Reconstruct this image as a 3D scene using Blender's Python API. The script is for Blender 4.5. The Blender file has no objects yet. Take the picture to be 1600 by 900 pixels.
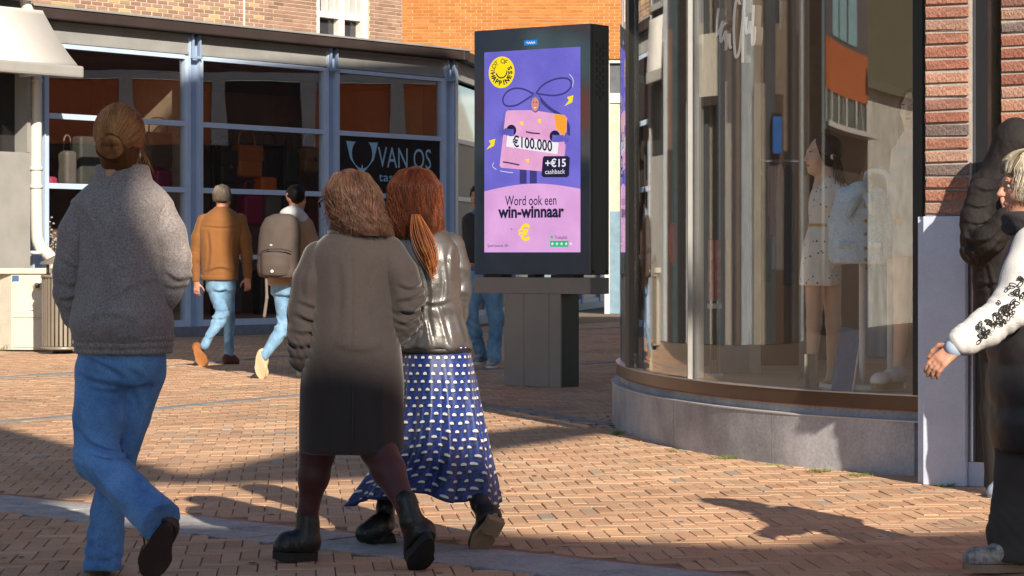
import bpy, bmesh, math, random
import numpy as np
from mathutils import Vector, Matrix

random.seed(7); rng = np.random.default_rng(7)
SC = bpy.context.scene
COL = SC.collection
R = math.radians

# ------------------------------------------------------------------ camera
F, CX, HY, CH = 3778.0, 800.0, 405.0, 1.13      # focal (photo px), principal column, horizon row, eye height
cam = bpy.data.objects.new('camera', bpy.data.cameras.new('camera'))
COL.objects.link(cam)
cam.location = (0, 0, CH); cam.rotation_euler = (R(90), 0, 0)
cam.data.sensor_width = 36; cam.data.lens = 36 * F / 1600
cam.data.shift_y = -45 / 1600
cam.data.clip_start = 0.1; cam.data.clip_end = 600
SC.camera = cam
# ------------------------------------------------------------------ sky and sun
SUN_EL = R(28.5)
SUN_D = Vector((0.33, -0.945, 0)).normalized()          # horizontal direction towards the sun
wd = bpy.data.worlds.new('World'); SC.world = wd; wd.use_nodes = True
nt = wd.node_tree
bg = nt.nodes['Background']
sky = nt.nodes.new('ShaderNodeTexSky'); sky.sky_type = 'NISHITA'; sky.sun_disc = False
sky.sun_elevation = SUN_EL; sky.sun_rotation = math.atan2(SUN_D.x, SUN_D.y)
sky.air_density = 1.0; sky.dust_density = 0.5; sky.ozone_density = 1.0
nt.links.new(sky.outputs[0], bg.inputs[0]); bg.inputs[1].default_value = 0.08
sl = bpy.data.lights.new('sun', 'SUN'); sl.energy = 4.9; sl.angle = R(0.6); sl.color = (1.0, 0.87, 0.70)
so = bpy.data.objects.new('sun', sl); COL.objects.link(so)
sd = Vector((SUN_D.x * math.cos(SUN_EL), SUN_D.y * math.cos(SUN_EL), math.sin(SUN_EL)))
so.rotation_euler = sd.to_track_quat('Z', 'Y').to_euler(); so.location = sd * 60
SC.view_settings.view_transform = 'Standard'; SC.view_settings.look = 'None'
SC.view_settings.exposure = 0.55; SC.view_settings.gamma = 1.0
SC.render.engine = 'CYCLES'
SC.cycles.max_bounces = 10; SC.cycles.transparent_max_bounces = 24; SC.cycles.glossy_bounces = 5
SC.cycles.caustics_reflective = False; SC.cycles.caustics_refractive = False

# ------------------------------------------------------------------ helpers
def W(px, py, Y): return Vector(((px - CX) * Y / F, Y, CH - (py - HY) * Y / F))
def G(px, py):
    Y = F * CH / (py - HY); return Vector(((px - CX) * Y / F, Y, 0))
def XP(px, Y): return (px - CX) * Y / F
def ZP(py, Y): return CH - (py - HY) * Y / F

def hexc(r, g, b):
    f = lambda c: ((c / 255 + .055) / 1.055) ** 2.4 if c > 10 else c / 255 / 12.92
    return (f(r), f(g), f(b))

MATS = {}
def mat(name, col, rough=.6, var=.18, vscale=6, bump=0., bscale=60, metal=0., spec=.5, stretch=(1, 1, 1),
        fine=0., fscale=90, sheen=0., coat=0., emit=None, estr=1., col2=None, bdist=.01, attr=None, sub=0.):
    if name in MATS: return MATS[name]
    m = bpy.data.materials.new(name); m.use_nodes = True
    n = m.node_tree.nodes; l = m.node_tree.links
    b = n['Principled BSDF']
    tc = n.new('ShaderNodeTexCoord'); mp = n.new('ShaderNodeMapping'); mp.inputs['Scale'].default_value = stretch
    l.new(tc.outputs['Object'], mp.inputs[0])
    ns = n.new('ShaderNodeTexNoise'); ns.inputs['Scale'].default_value = vscale; ns.inputs['Detail'].default_value = 6
    ns.inputs['Roughness'].default_value = .62
    l.new(mp.outputs[0], ns.inputs[0])
    mr = n.new('ShaderNodeMapRange'); mr.inputs[1].default_value = .28; mr.inputs[2].default_value = .72
    l.new(ns.outputs[0], mr.inputs[0])
    mx = n.new('ShaderNodeMix'); mx.data_type = 'RGBA'
    c1 = tuple(max(0, c * (1 - var)) for c in col); c2 = col2 or tuple(min(1, c * (1 + var)) for c in col)
    mx.inputs[6].default_value = (*c1, 1); mx.inputs[7].default_value = (*c2, 1)
    l.new(mr.outputs[0], mx.inputs[0])
    out = mx.outputs[2]
    if attr:
        at = n.new('ShaderNodeAttribute'); at.attribute_name = attr
        m2 = n.new('ShaderNodeMix'); m2.data_type = 'RGBA'; m2.blend_type = 'MULTIPLY'; m2.inputs[0].default_value = 1
        l.new(out, m2.inputs[6]); l.new(at.outputs['Color'], m2.inputs[7]); out = m2.outputs[2]
    if fine:
        n2 = n.new('ShaderNodeTexNoise'); n2.inputs['Scale'].default_value = fscale; n2.inputs['Detail'].default_value = 3
        l.new(mp.outputs[0], n2.inputs[0])
        r2 = n.new('ShaderNodeMapRange'); r2.inputs[1].default_value = .3; r2.inputs[2].default_value = .7
        r2.inputs[3].default_value = 1 - fine; r2.inputs[4].default_value = 1 + fine
        l.new(n2.outputs[0], r2.inputs[0])
        m3 = n.new('ShaderNodeVectorMath'); m3.operation = 'SCALE'
        l.new(out, m3.inputs[0]); l.new(r2.outputs[0], m3.inputs['Scale']); out = m3.outputs[0]
    l.new(out, b.inputs['Base Color'])
    b.inputs['Roughness'].default_value = rough; b.inputs['Metallic'].default_value = metal
    b.inputs['Specular IOR Level'].default_value = spec
    if sheen: b.inputs['Sheen Weight'].default_value = sheen; b.inputs['Sheen Roughness'].default_value = .4
    if coat: b.inputs['Coat Weight'].default_value = coat; b.inputs['Coat Roughness'].default_value = .1
    if sub: b.inputs['Subsurface Weight'].default_value = sub; b.inputs['Subsurface Radius'].default_value = (.012, .005, .003)
    if emit:
        b.inputs['Emission Color'].default_value = (*emit, 1); b.inputs['Emission Strength'].default_value = estr
    if bump:
        n3 = n.new('ShaderNodeTexNoise'); n3.inputs['Scale'].default_value = bscale; n3.inputs['Detail'].default_value = 4
        l.new(mp.outputs[0], n3.inputs[0])
        bp = n.new('ShaderNodeBump'); bp.inputs['Strength'].default_value = bump; bp.inputs['Distance'].default_value = bdist
        l.new(n3.outputs[0], bp.inputs['Height']); l.new(bp.outputs[0], b.inputs['Normal'])
    MATS[name] = m
    return m

def glass(name, ior=1.5, tint=(.9, .93, .92), rcol=(1, 1, 1), wav=0., wscale=1.2, rough=0.0, gain=1.0):
    if name in MATS: return MATS[name]
    m = bpy.data.materials.new(name); m.use_nodes = True
    n = m.node_tree.nodes; l = m.node_tree.links
    n.remove(n['Principled BSDF'])
    lw = n.new('ShaderNodeLayerWeight'); lw.inputs[0].default_value = .5
    p5 = n.new('ShaderNodeMath'); p5.operation = 'POWER'; p5.inputs[1].default_value = 5; l.new(lw.outputs['Facing'], p5.inputs[0])
    r0 = ((ior - 1) / (ior + 1)) ** 2
    ma = n.new('ShaderNodeMath'); ma.operation = 'MULTIPLY_ADD'; ma.inputs[1].default_value = 1 - r0; ma.inputs[2].default_value = r0; l.new(p5.outputs[0], ma.inputs[0])
    tr = n.new('ShaderNodeBsdfTransparent'); tr.inputs[0].default_value = (*tint, 1)
    gl = n.new('ShaderNodeBsdfGlossy'); gl.inputs[0].default_value = (*rcol, 1); gl.inputs['Roughness'].default_value = rough
    ms = n.new('ShaderNodeMixShader')
    src = ma.outputs[0]
    l.new(src, ms.inputs[0]); l.new(tr.outputs[0], ms.inputs[1]); l.new(gl.outputs[0], ms.inputs[2])
    if wav:
        tc = n.new('ShaderNodeTexCoord'); ns = n.new('ShaderNodeTexNoise'); ns.inputs['Scale'].default_value = wscale
        ns.inputs['Detail'].default_value = 1
        l.new(tc.outputs['Object'], ns.inputs[0])
        bp = n.new('ShaderNodeBump'); bp.inputs['Strength'].default_value = wav; bp.inputs['Distance'].default_value = .02
        l.new(ns.outputs[0], bp.inputs['Height']); l.new(bp.outputs[0], gl.inputs['Normal'])
    l.new(ms.outputs[0], n['Material Output'].inputs[0])
    MATS[name] = m
    return m

def tag(o, label=None, cat=None, group=None, kind=None):
    if label: o['label'] = label
    if cat: o['category'] = cat
    if group: o['group'] = group
    if kind: o['kind'] = kind
    return o
def empty(name, loc=(0, 0, 0), label=None, cat=None, group=None):
    o = bpy.data.objects.new(name, None); COL.objects.link(o); o.location = loc; o.empty_display_size = .1
    return tag(o, label, cat, group)
def link(name, me, m=None, parent=None, loc=None):
    """mesh data is in world coordinates; it is re-based on its own (or its parent's) location"""
    o = bpy.data.objects.new(name, me); COL.objects.link(o)
    if m is not None:
        for x in (m if isinstance(m, (list, tuple)) else [m]): me.materials.append(x)
    if loc is None:
        loc = Vector((0, 0, 0))
        if parent is None and len(me.vertices):
            co = np.empty(len(me.vertices) * 3); me.vertices.foreach_get('co', co); co = co.reshape(-1, 3)
            loc = Vector((co[:, 0].mean(), co[:, 1].mean(), co[:, 2].min()))
    base = Vector(loc)
    if parent is not None:
        o.parent = parent
        q = parent; off = Vector((0, 0, 0))
        while q is not None: off += q.location; q = q.parent
        me.transform(Matrix.Translation(-off)); o.location = (0, 0, 0)
    else:
        me.transform(Matrix.Translation(-base)); o.location = base
    return o
def pd(name, verts, faces, m=None, parent=None, smooth=False):
    me = bpy.data.meshes.new(name); me.from_pydata([tuple(v) for v in verts], [], faces); me.update()
    if smooth: me.polygons.foreach_set('use_smooth', [True] * len(me.polygons))
    return link(name, me, m, parent)
def quick(name, V, Fq, m=None, parent=None, smooth=True):
    """numpy verts (n,3), quads or tris (k,4|3)"""
    me = bpy.data.meshes.new(name)
    V = np.ascontiguousarray(V, dtype=np.float32); Fq = np.ascontiguousarray(Fq, dtype=np.int32)
    k = Fq.shape[1]
    me.vertices.add(len(V)); me.vertices.foreach_set('co', V.ravel())
    me.loops.add(Fq.size); me.loops.foreach_set('vertex_index', Fq.ravel())
    me.polygons.add(len(Fq)); me.polygons.foreach_set('loop_start', np.arange(0, Fq.size, k, dtype=np.int32))
    me.polygons.foreach_set('use_smooth', np.full(len(Fq), smooth))
    me.update(calc_edges=True); me.validate()
    return link(name, me, m, parent)

def obox(name, o, ex, ey, ez, m=None, parent=None, bevel=0.):
    """box from corner o with edge vectors ex, ey, ez"""
    o, ex, ey, ez = map(Vector, (o, ex, ey, ez))
    bm = bmesh.new()
    vs = [bm.verts.new(o + ex * i + ey * j + ez * k) for k in (0, 1) for j in (0, 1) for i in (0, 1)]
    for f in ((0, 2, 3, 1), (4, 5, 7, 6), (0, 1, 5, 4), (2, 6, 7, 3), (0, 4, 6, 2), (1, 3, 7, 5)):
        bm.faces.new([vs[i] for i in f])
    bmesh.ops.recalc_face_normals(bm, faces=bm.faces)
    if bevel: bmesh.ops.bevel(bm, geom=bm.edges[:], offset=bevel, segments=2, affect='EDGES', profile=.6)
    me = bpy.data.meshes.new(name); bm.to_mesh(me); bm.free()
    return link(name, me, m, parent)
def box(name, lo, hi, m=None, parent=None, bevel=0.):
    return obox(name, lo, (hi[0] - lo[0], 0, 0), (0, hi[1] - lo[1], 0), (0, 0, hi[2] - lo[2]), m, parent, bevel)
def tube(name, pts, r, m=None, parent=None, seg=10, cap=True):
    pts = [Vector(p) for p in pts]; n = len(pts)
    rs = r if isinstance(r, (list, tuple)) else [r] * n
    V = []; Fc = []
    prev = None
    for i, p in enumerate(pts):
        t = (pts[min(i + 1, n - 1)] - pts[max(i - 1, 0)]).normalized()
        if prev is None:
            a = Vector((0, 0, 1)) if abs(t.z) < .9 else Vector((1, 0, 0)); u = t.cross(a).normalized()
        else:
            u = (prev - t * prev.dot(t)).normalized()
        prev = u; v = t.cross(u)
        for k in range(seg):
            a = 2 * math.pi * k / seg; V.append(p + (u * math.cos(a) + v * math.sin(a)) * rs[i])
    for i in range(n - 1):
        for k in range(seg):
            k2 = (k + 1) % seg; Fc.append((i * seg + k, i * seg + k2, (i + 1) * seg + k2, (i + 1) * seg + k))
    if cap: Fc.append(tuple(range(seg))[::-1]); Fc.append(tuple((n - 1) * seg + k for k in range(seg)))
    o = pd(name, V, Fc, m, parent, True)
    return o
def prism(name, poly, z0, z1, m=None, parent=None):
    """vertical prism over an xy polygon"""
    n = len(poly)
    V = [(p[0], p[1], z0) for p in poly] + [(p[0], p[1], z1) for p in poly]
    a = sum(poly[i][0] * poly[(i + 1) % n][1] - poly[(i + 1) % n][0] * poly[i][1] for i in range(n))
    f = [tuple(range(n))[::-1], tuple(range(n, 2 * n))] + [(i, (i + 1) % n, n + (i + 1) % n, n + i) for i in range(n)]
    if a < 0: f = [x[::-1] for x in f]
    return pd(name, V, f, m, parent)
def flat(name, pts, o, U, Vv, N, th, m=None, parent=None):
    """polygon given in (u,v) on plane (o,U,V), extruded th along N"""
    n = len(pts); o, U, Vv, N = map(Vector, (o, U, Vv, N))
    base = [o + U * p[0] + Vv * p[1] for p in pts]
    V = base + [b + N * th for b in base]
    f = [tuple(range(n))[::-1], tuple(range(n, 2 * n))] + [(i, (i + 1) % n, n + (i + 1) % n, n + i) for i in range(n)]
    a = sum(pts[i][0] * pts[(i + 1) % n][1] - pts[(i + 1) % n][0] * pts[i][1] for i in range(n))
    if (a < 0) != (U.cross(Vv).dot(N) < 0): f = [x[::-1] for x in f]
    return pd(name, V, f, m, parent)
def text(name, s, size, o, U, Vv, N, th, m, parent=None, bold=0., align='CENTER', sx=1., width=None):
    cu = bpy.data.curves.new(name, 'FONT'); cu.body = s; cu.size = size; cu.align_x = align; cu.align_y = 'CENTER'
    cu.offset = bold; cu.resolution_u = 3
    ob = bpy.data.objects.new(name, cu); COL.objects.link(ob)
    me = bpy.data.meshes.new_from_object(ob.evaluated_get(bpy.context.evaluated_depsgraph_get()))
    bpy.data.objects.remove(ob); bpy.data.curves.remove(cu)
    if width:
        xs = [v.co.x for v in me.vertices]; sx = width / (max(xs) - min(xs))
    U, Vv, N, o = Vector(U), Vector(Vv), Vector(N), Vector(o)
    for v in me.vertices: v.co = o + U * (v.co.x * sx) + Vv * v.co.y + N * th
    me.update(); me.name = name
    me.materials.clear()
    return link(name, me, m, parent)

# -------- brick / paver batches: chamfered blocks, one tone per block
def brick_arrays(C, U, V, N, hl, hw, th, ch=.004):
    """C (n,3) top-centres; U,V,N (n,3) or (3,) ; hl,hw half sizes (n,) ; th depth"""
    n = len(C); U = np.broadcast_to(U, (n, 3)); V = np.broadcast_to(V, (n, 3)); N = np.broadcast_to(N, (n, 3))
    hl = np.broadcast_to(hl, (n,))[:, None]; hw = np.broadcast_to(hw, (n,))[:, None]
    out = []
    for dz, sh in ((-th, 0), (-ch, 0), (0, ch)):
        for a, b in ((-1, -1), (1, -1), (1, 1), (-1, 1)):
            out.append(C + U * (hl - sh) * a + V * (hw - sh) * b + N * dz)
    P = np.stack(out, 1)                       # n,12,3
    f = []
    for lv in (0, 4):
        for k in range(4):
            f.append((lv + k, lv + (k + 1) % 4, lv + 4 + (k + 1) % 4, lv + 4 + k))
    f.append((8, 9, 10, 11))
    f = np.array(f)
    Fq = (np.arange(n)[:, None, None] * 12 + f[None]).reshape(-1, 4)
    return P.reshape(-1, 3), Fq
def brick_mesh(name, C, U, V, N, hl, hw, th, tone, m, parent, ch=.004, jit=0.):
    P, Fq = brick_arrays(C, U, V, N, hl, hw, th, ch)
    if jit: P = P + rng.normal(0, jit, P.shape)
    o = quick(name, P, Fq, m, parent, smooth=False)
    a = o.data.attributes.new('tone', 'FLOAT_COLOR', 'FACE')
    t = np.repeat(np.c_[np.asarray(tone), np.ones(len(tone))], 9, 0).astype(np.float32)
    a.data.foreach_set('color', t.ravel())
    return o
def brick_parts(name, C, U, V, N, hl, hw, th, tone, m, parent, score, limit=300, ch=.004, jit=0.):
    """the largest `limit` blocks as objects of their own that share mesh data by size and tone, the rest one stuff mesh"""
    n = len(C); order = np.argsort(-np.asarray(score)); top = order[:limit]; rest = order[limit:]
    U = np.broadcast_to(U, (n, 3)); V = np.broadcast_to(V, (n, 3)); N = np.broadcast_to(N, (n, 3))
    hl = np.broadcast_to(hl, (n,)); hw = np.broadcast_to(hw, (n,)); tone = np.asarray(tone)
    pool = {}
    for i in top:
        key = (round(float(hl[i]), 3), round(float(hw[i]), 3), int(i) % 14)
        me = pool.get(key)
        if me is None:
            P, Fq = brick_arrays(np.zeros((1, 3)), np.array([1., 0, 0]), np.array([0, 1., 0]), np.array([0, 0, 1.]), hl[i], hw[i], th, ch)
            if jit: P = P + rng.normal(0, jit, P.shape)
            me = bpy.data.meshes.new(name); me.from_pydata([tuple(p) for p in P], [], [tuple(int(x) for x in q) for q in Fq])
            a = me.attributes.new('tone', 'FLOAT_COLOR', 'FACE')
            a.data.foreach_set('color', np.tile(np.r_[tone[i], 1.], 9).astype(np.float32))
            me.materials.append(m); pool[key] = me
        o = bpy.data.objects.new(name, me); COL.objects.link(o); o.parent = parent
        off = Vector((0, 0, 0)); q = parent
        while q is not None: off += q.location; q = q.parent
        M = Matrix((U[i], V[i], N[i])).transposed().to_4x4(); M.translation = Vector(C[i]) - off
        o.matrix_local = M
    if len(rest):
        o = brick_mesh(name + '_field', C[rest], U[rest], V[rest], N[rest], hl[rest], hw[rest], th, tone[rest], m, parent, ch, jit)
        o['kind'] = 'stuff'

def brick_mat(name, rough=.85, speck=.25, grime=.3, gscale=1.5):
    m = mat(name, (1, 1, 1), rough=rough, var=grime, vscale=gscale, bump=.5, bscale=160, fine=speck, fscale=120, attr='tone', spec=.3, col2=(1, 1, 1), bdist=.004)
    return m

# -------- value noise in numpy
def vnoise(P, scale, seed=0):
    Q = P * scale + seed * 17.31
    I = np.floor(Q).astype(np.int64); f = Q - I; f = f * f * (3 - 2 * f)
    def h(i, j, k):
        n = (i * 374761393 + j * 668265263 + k * 2147483647 + seed * 974711) & 0xffffffff
        n = ((n ^ (n >> 13)) * 1274126177) & 0xffffffff
        return ((n ^ (n >> 16)) & 0xffff) / 65535.0
    r = 0
    for a in (0, 1):
        for b in (0, 1):
            for c in (0, 1):
                w = (f[..., 0] if a else 1 - f[..., 0]) * (f[..., 1] if b else 1 - f[..., 1]) * (f[..., 2] if c else 1 - f[..., 2])
                r = r + w * h(I[..., 0] + a, I[..., 1] + b, I[..., 2] + c)
    return r * 2 - 1

# -------- signed-distance modelling -> one continuous mesh (surface nets)
class Prim:
    def __init__(s, lo, hi, fn, k=.01, op='u'): s.lo = np.array(lo, float); s.hi = np.array(hi, float); s.fn = fn; s.k = k; s.op = op
A3 = lambda v: np.array(v, float)
def cap(a, b, ra, rb=None, k=.015, op='u'):
    a, b = A3(a), A3(b); rb = ra if rb is None else rb; rm = max(ra, rb)
    def fn(P):
        ba = b - a; t = np.clip(((P - a) @ ba) / max(ba @ ba, 1e-9), 0, 1)
        return np.linalg.norm(P - a - t[..., None] * ba, axis=-1) - (ra + (rb - ra) * t)
    return Prim(np.minimum(a, b) - rm, np.maximum(a, b) + rm, fn, k, op)
def chain(pts, rs, k=.015):
    return [cap(pts[i], pts[i + 1], rs[i], rs[i + 1], k) for i in range(len(pts) - 1)]
def ell(c, r, M=None, k=.015, op='u'):
    c, r = A3(c), A3(r); rm = r.max(); M = None if M is None else A3(M)
    def fn(P):
        q = P - c
        if M is not None: q = q @ M
        k0 = np.linalg.norm(q / r, axis=-1); k1 = np.linalg.norm(q / (r * r), axis=-1)
        return k0 * (k0 - 1) / np.maximum(k1, 1e-6)
    ext = np.full(3, rm) if M is not None else r
    return Prim(c - ext, c + ext, fn, k, op)
def stack(levels, yaw=0., k=.02, fold=None, rnd=.02):
    """levels: (x,y,z,rx,ry) bottom to top; elliptical sections with a smooth profile"""
    L = np.array(sorted(levels, key=lambda t: t[2]), float)
    zs = L[:, 2]; zz = np.linspace(zs[0], zs[-1], 160)
    D = []
    for c in (0, 1, 3, 4):
        v = np.interp(zz, zs, L[:, c]); w = np.ones(9) / 9
        vp = np.pad(v, 4, mode='edge'); D.append(np.convolve(np.convolve(vp, w, 'valid'), [1], 'same'))
    cy, sy = math.cos(yaw), math.sin(yaw); rm = max(L[:, 3].max(), L[:, 4].max())
    def fn(P):
        z = P[..., 2]; x = P[..., 0] - np.interp(z, zz, D[0]); y = P[..., 1] - np.interp(z, zz, D[1])
        rx = np.interp(z, zz, D[2]); ry = np.interp(z, zz, D[3])
        u = x * cy + y * sy; v = -x * sy + y * cy
        k0 = np.sqrt((u / rx) ** 2 + (v / ry) ** 2); k1 = np.sqrt((u / rx ** 2) ** 2 + (v / ry ** 2) ** 2)
        d = k0 * (k0 - 1) / np.maximum(k1, 1e-6); d = np.where(k0 < .2, -np.minimum(rx, ry), d)
        if fold is not None: d = d + fold(P, np.arctan2(v / ry, u / rx), z)
        e = np.maximum(z - zs[-1], zs[0] - z)
        return np.where(e > -rnd, np.maximum(d, e) + np.maximum(0, np.minimum(d + rnd, e + rnd)) * .3, np.maximum(d, e))
    return Prim((L[:, 0].min() - rm, L[:, 1].min() - rm, zs[0]), (L[:, 0].max() + rm, L[:, 1].max() + rm, zs[-1]), fn, k)
def half(p, n, op='i'):
    p, n = A3(p), A3(n); n = n / np.linalg.norm(n)
    return Prim((-1e3,) * 3, (1e3,) * 3, lambda P: (P - p) @ n, .004, op)

def sdf_mesh(name, prims, h, m, parent, disp=None, smooth=1):
    us = [p for p in prims if p.op == 'u']
    lo = np.min([p.lo for p in us], 0) - 4 * h - .02; hi = np.max([p.hi for p in us], 0) + 4 * h + .02
    n = np.ceil((hi - lo) / h).astype(int) + 1
    D = np.full(n, .06, np.float32)
    ax = [lo[i] + np.arange(n[i]) * h for i in range(3)]
    for p in prims:
        mg = p.k + .05
        i0 = np.clip(np.floor((p.lo - mg - lo) / h).astype(int), 0, n - 1); i1 = np.clip(np.ceil((p.hi + mg - lo) / h).astype(int) + 1, 1, n)
        sl = tuple(slice(a, b) for a, b in zip(i0, i1))
        g = np.stack(np.meshgrid(*[ax[i][sl[i]] for i in range(3)], indexing='ij'), -1)
        d = p.fn(g); e = D[sl]; k = p.k
        if p.op == 'u':
            hh = np.maximum(k - np.abs(d - e), 0) / k; D[sl] = np.minimum(d, e) - hh * hh * k * .25
        elif p.op == 's':
            hh = np.maximum(k - np.abs(-d - e), 0) / k; D[sl] = np.maximum(-d, e) + hh * hh * k * .25
        else: D[sl] = np.maximum(d, e)
    if disp is not None:
        msk = np.abs(D) < .05
        idx = np.argwhere(msk)
        if len(idx): D[msk] += disp(lo + idx * h).astype(np.float32)
    V, Q = surface_nets(D, lo, h)
    if smooth and len(V):
        for _ in range(smooth):
            acc = np.zeros_like(V); cnt = np.zeros(len(V))
            for a, b in ((0, 1), (1, 2), (2, 3), (3, 0)):
                np.add.at(acc, Q[:, a], V[Q[:, b]]); np.add.at(cnt, Q[:, a], 1)
            V = V * .5 + .5 * acc / np.maximum(cnt, 1)[:, None]
    return quick(name, V, Q, m, parent, True)
def surface_nets(D, lo, h):
    s = D < 0; n = D.shape; cs = tuple(x - 1 for x in n)
    cnt = np.zeros(cs, np.float32); acc = np.zeros(cs + (3,), np.float32)
    edges = []
    for a in range(3):
        o = [b for b in range(3) if b != a]
        s0 = [slice(None)] * 3; s1 = [slice(None)] * 3; s0[a] = slice(0, -1); s1[a] = slice(1, None)
        d0 = D[tuple(s0)]; d1 = D[tuple(s1)]; cr = s[tuple(s0)] != s[tuple(s1)]
        I = np.argwhere(cr); edges.append((a, I, s[tuple(s0)][cr]))
        t = d0[cr] / (d0[cr] - d1[cr]); pos = I.astype(np.float32); pos[:, a] += t
        for da in (0, 1):
            for db in (0, 1):
                J = I.copy(); J[:, o[0]] -= da; J[:, o[1]] -= db
                ok = ((J >= 0) & (J < np.array(cs))).all(1); J = J[ok]
                tj = tuple(J.T); np.add.at(cnt, tj, 1); np.add.at(acc, tj, pos[ok])
    act = cnt > 0; idx = np.full(cs, -1, np.int64); idx[act] = np.arange(act.sum())
    V = acc[act] / cnt[act][:, None] * h + lo
    Qs = []
    for a, I, ins in edges:
        b, c = (a + 1) % 3, (a + 2) % 3
        ok = (I[:, b] > 0) & (I[:, c] > 0) & (I[:, b] < n[b] - 1) & (I[:, c] < n[c] - 1); I = I[ok]; ins = ins[ok]
        def ce(ob, oc):
            J = I.copy(); J[:, b] -= ob; J[:, c] -= oc; return idx[tuple(J.T)]
        q = np.stack([ce(1, 1), ce(0, 1), ce(0, 0), ce(1, 0)], 1)
        q[~ins] = q[~ins][:, ::-1]; Qs.append(q)
    return V, np.concatenate(Qs)
# ================================================================== THE SETTING
def score_of(C):
    px = CX + C[:, 0] / C[:, 1] * F; py = HY + (CH - C[:, 2]) / C[:, 1] * F
    vis = (px > -5) & (px < 1605) & (py > -5) & (py < 905) & (C[:, 1] > 1)
    return np.where(vis, 100., 1.) / np.maximum(C[:, 1], 1)

# ---------------- pavement: sand bed, herringbone clinkers, stone bands
M_sand = mat('sand_bed', (.20, .14, .10), rough=.95, var=.35, vscale=9, fine=.2)
pav = pd('pavement', [(-120, -60, -.007), (120, -60, -.007), (120, 160, -.007), (-120, 160, -.007)], [(0, 1, 2, 3)], M_sand)
tag(pav, kind='structure')
M_pav = brick_mat('clinker', rough=.8, speck=.18, grime=.22, gscale=.8)
M_stone = mat('band_stone', (.37, .37, .375), rough=.8, var=.3, vscale=5, fine=.22, fscale=70, bump=.3, bscale=120)
M_stone2 = mat('dark_band_stone', (.23, .24, .25), rough=.85, var=.25, vscale=5, fine=.2)

BANDS = []     # (polyline pts, half width)
wide = [Vector((-4.5, 13.46)), Vector((-2.46, 11.6)), Vector((-.8, 10.09)), Vector((.54, 8.86)), Vector((1.9, 7.62))]
wn = Vector((.674, .738)) * -1          # towards the camera side
wide_c = [p + wn * .225 for p in wide]
BANDS.append((wide_c, .225))
band1 = [Vector(p) for p in ((-4.6, 15.3), (-3.56, 16.8), (-2.71, 18.28), (-1.81, 20.1), (-1.2, 21.4))]
band2 = [Vector(p) for p in ((-1.2, 21.4), (-.2, 18.75), (.41, 17.2), (.75, 16.4))]
band3 = [Vector(p) for p in ((-7.5, 20.2), (-4.9, 23.2), (-4.37, 24.1), (-3.45, 26.1), (-2.6, 28.4))]
band4 = [Vector(p) for p in ((-2.2, 24.1), (-.4, 24.7), (.75, 26.0), (1.25, 26.9), (2.4, 28.6))]
band5 = [Vector(p) for p in ((-1.2, 37.2), (.6, 38.0), (1.1, 38.9), (1.85, 40.2), (3, 42))]
for b in (band1, band2, band3, band4, band5): BANDS.append((b, .07))
def seg_dist(P, pts):
    d = np.full(len(P), 1e9)
    for a, b in zip(pts[:-1], pts[1:]):
        a, b = np.array(a[:2]), np.array(b[:2]); ba = b - a
        t = np.clip(((P - a) @ ba) / (ba @ ba), 0, 1); d = np.minimum(d, np.linalg.norm(P - a - t[:, None] * ba, axis=1))
    return d
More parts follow.
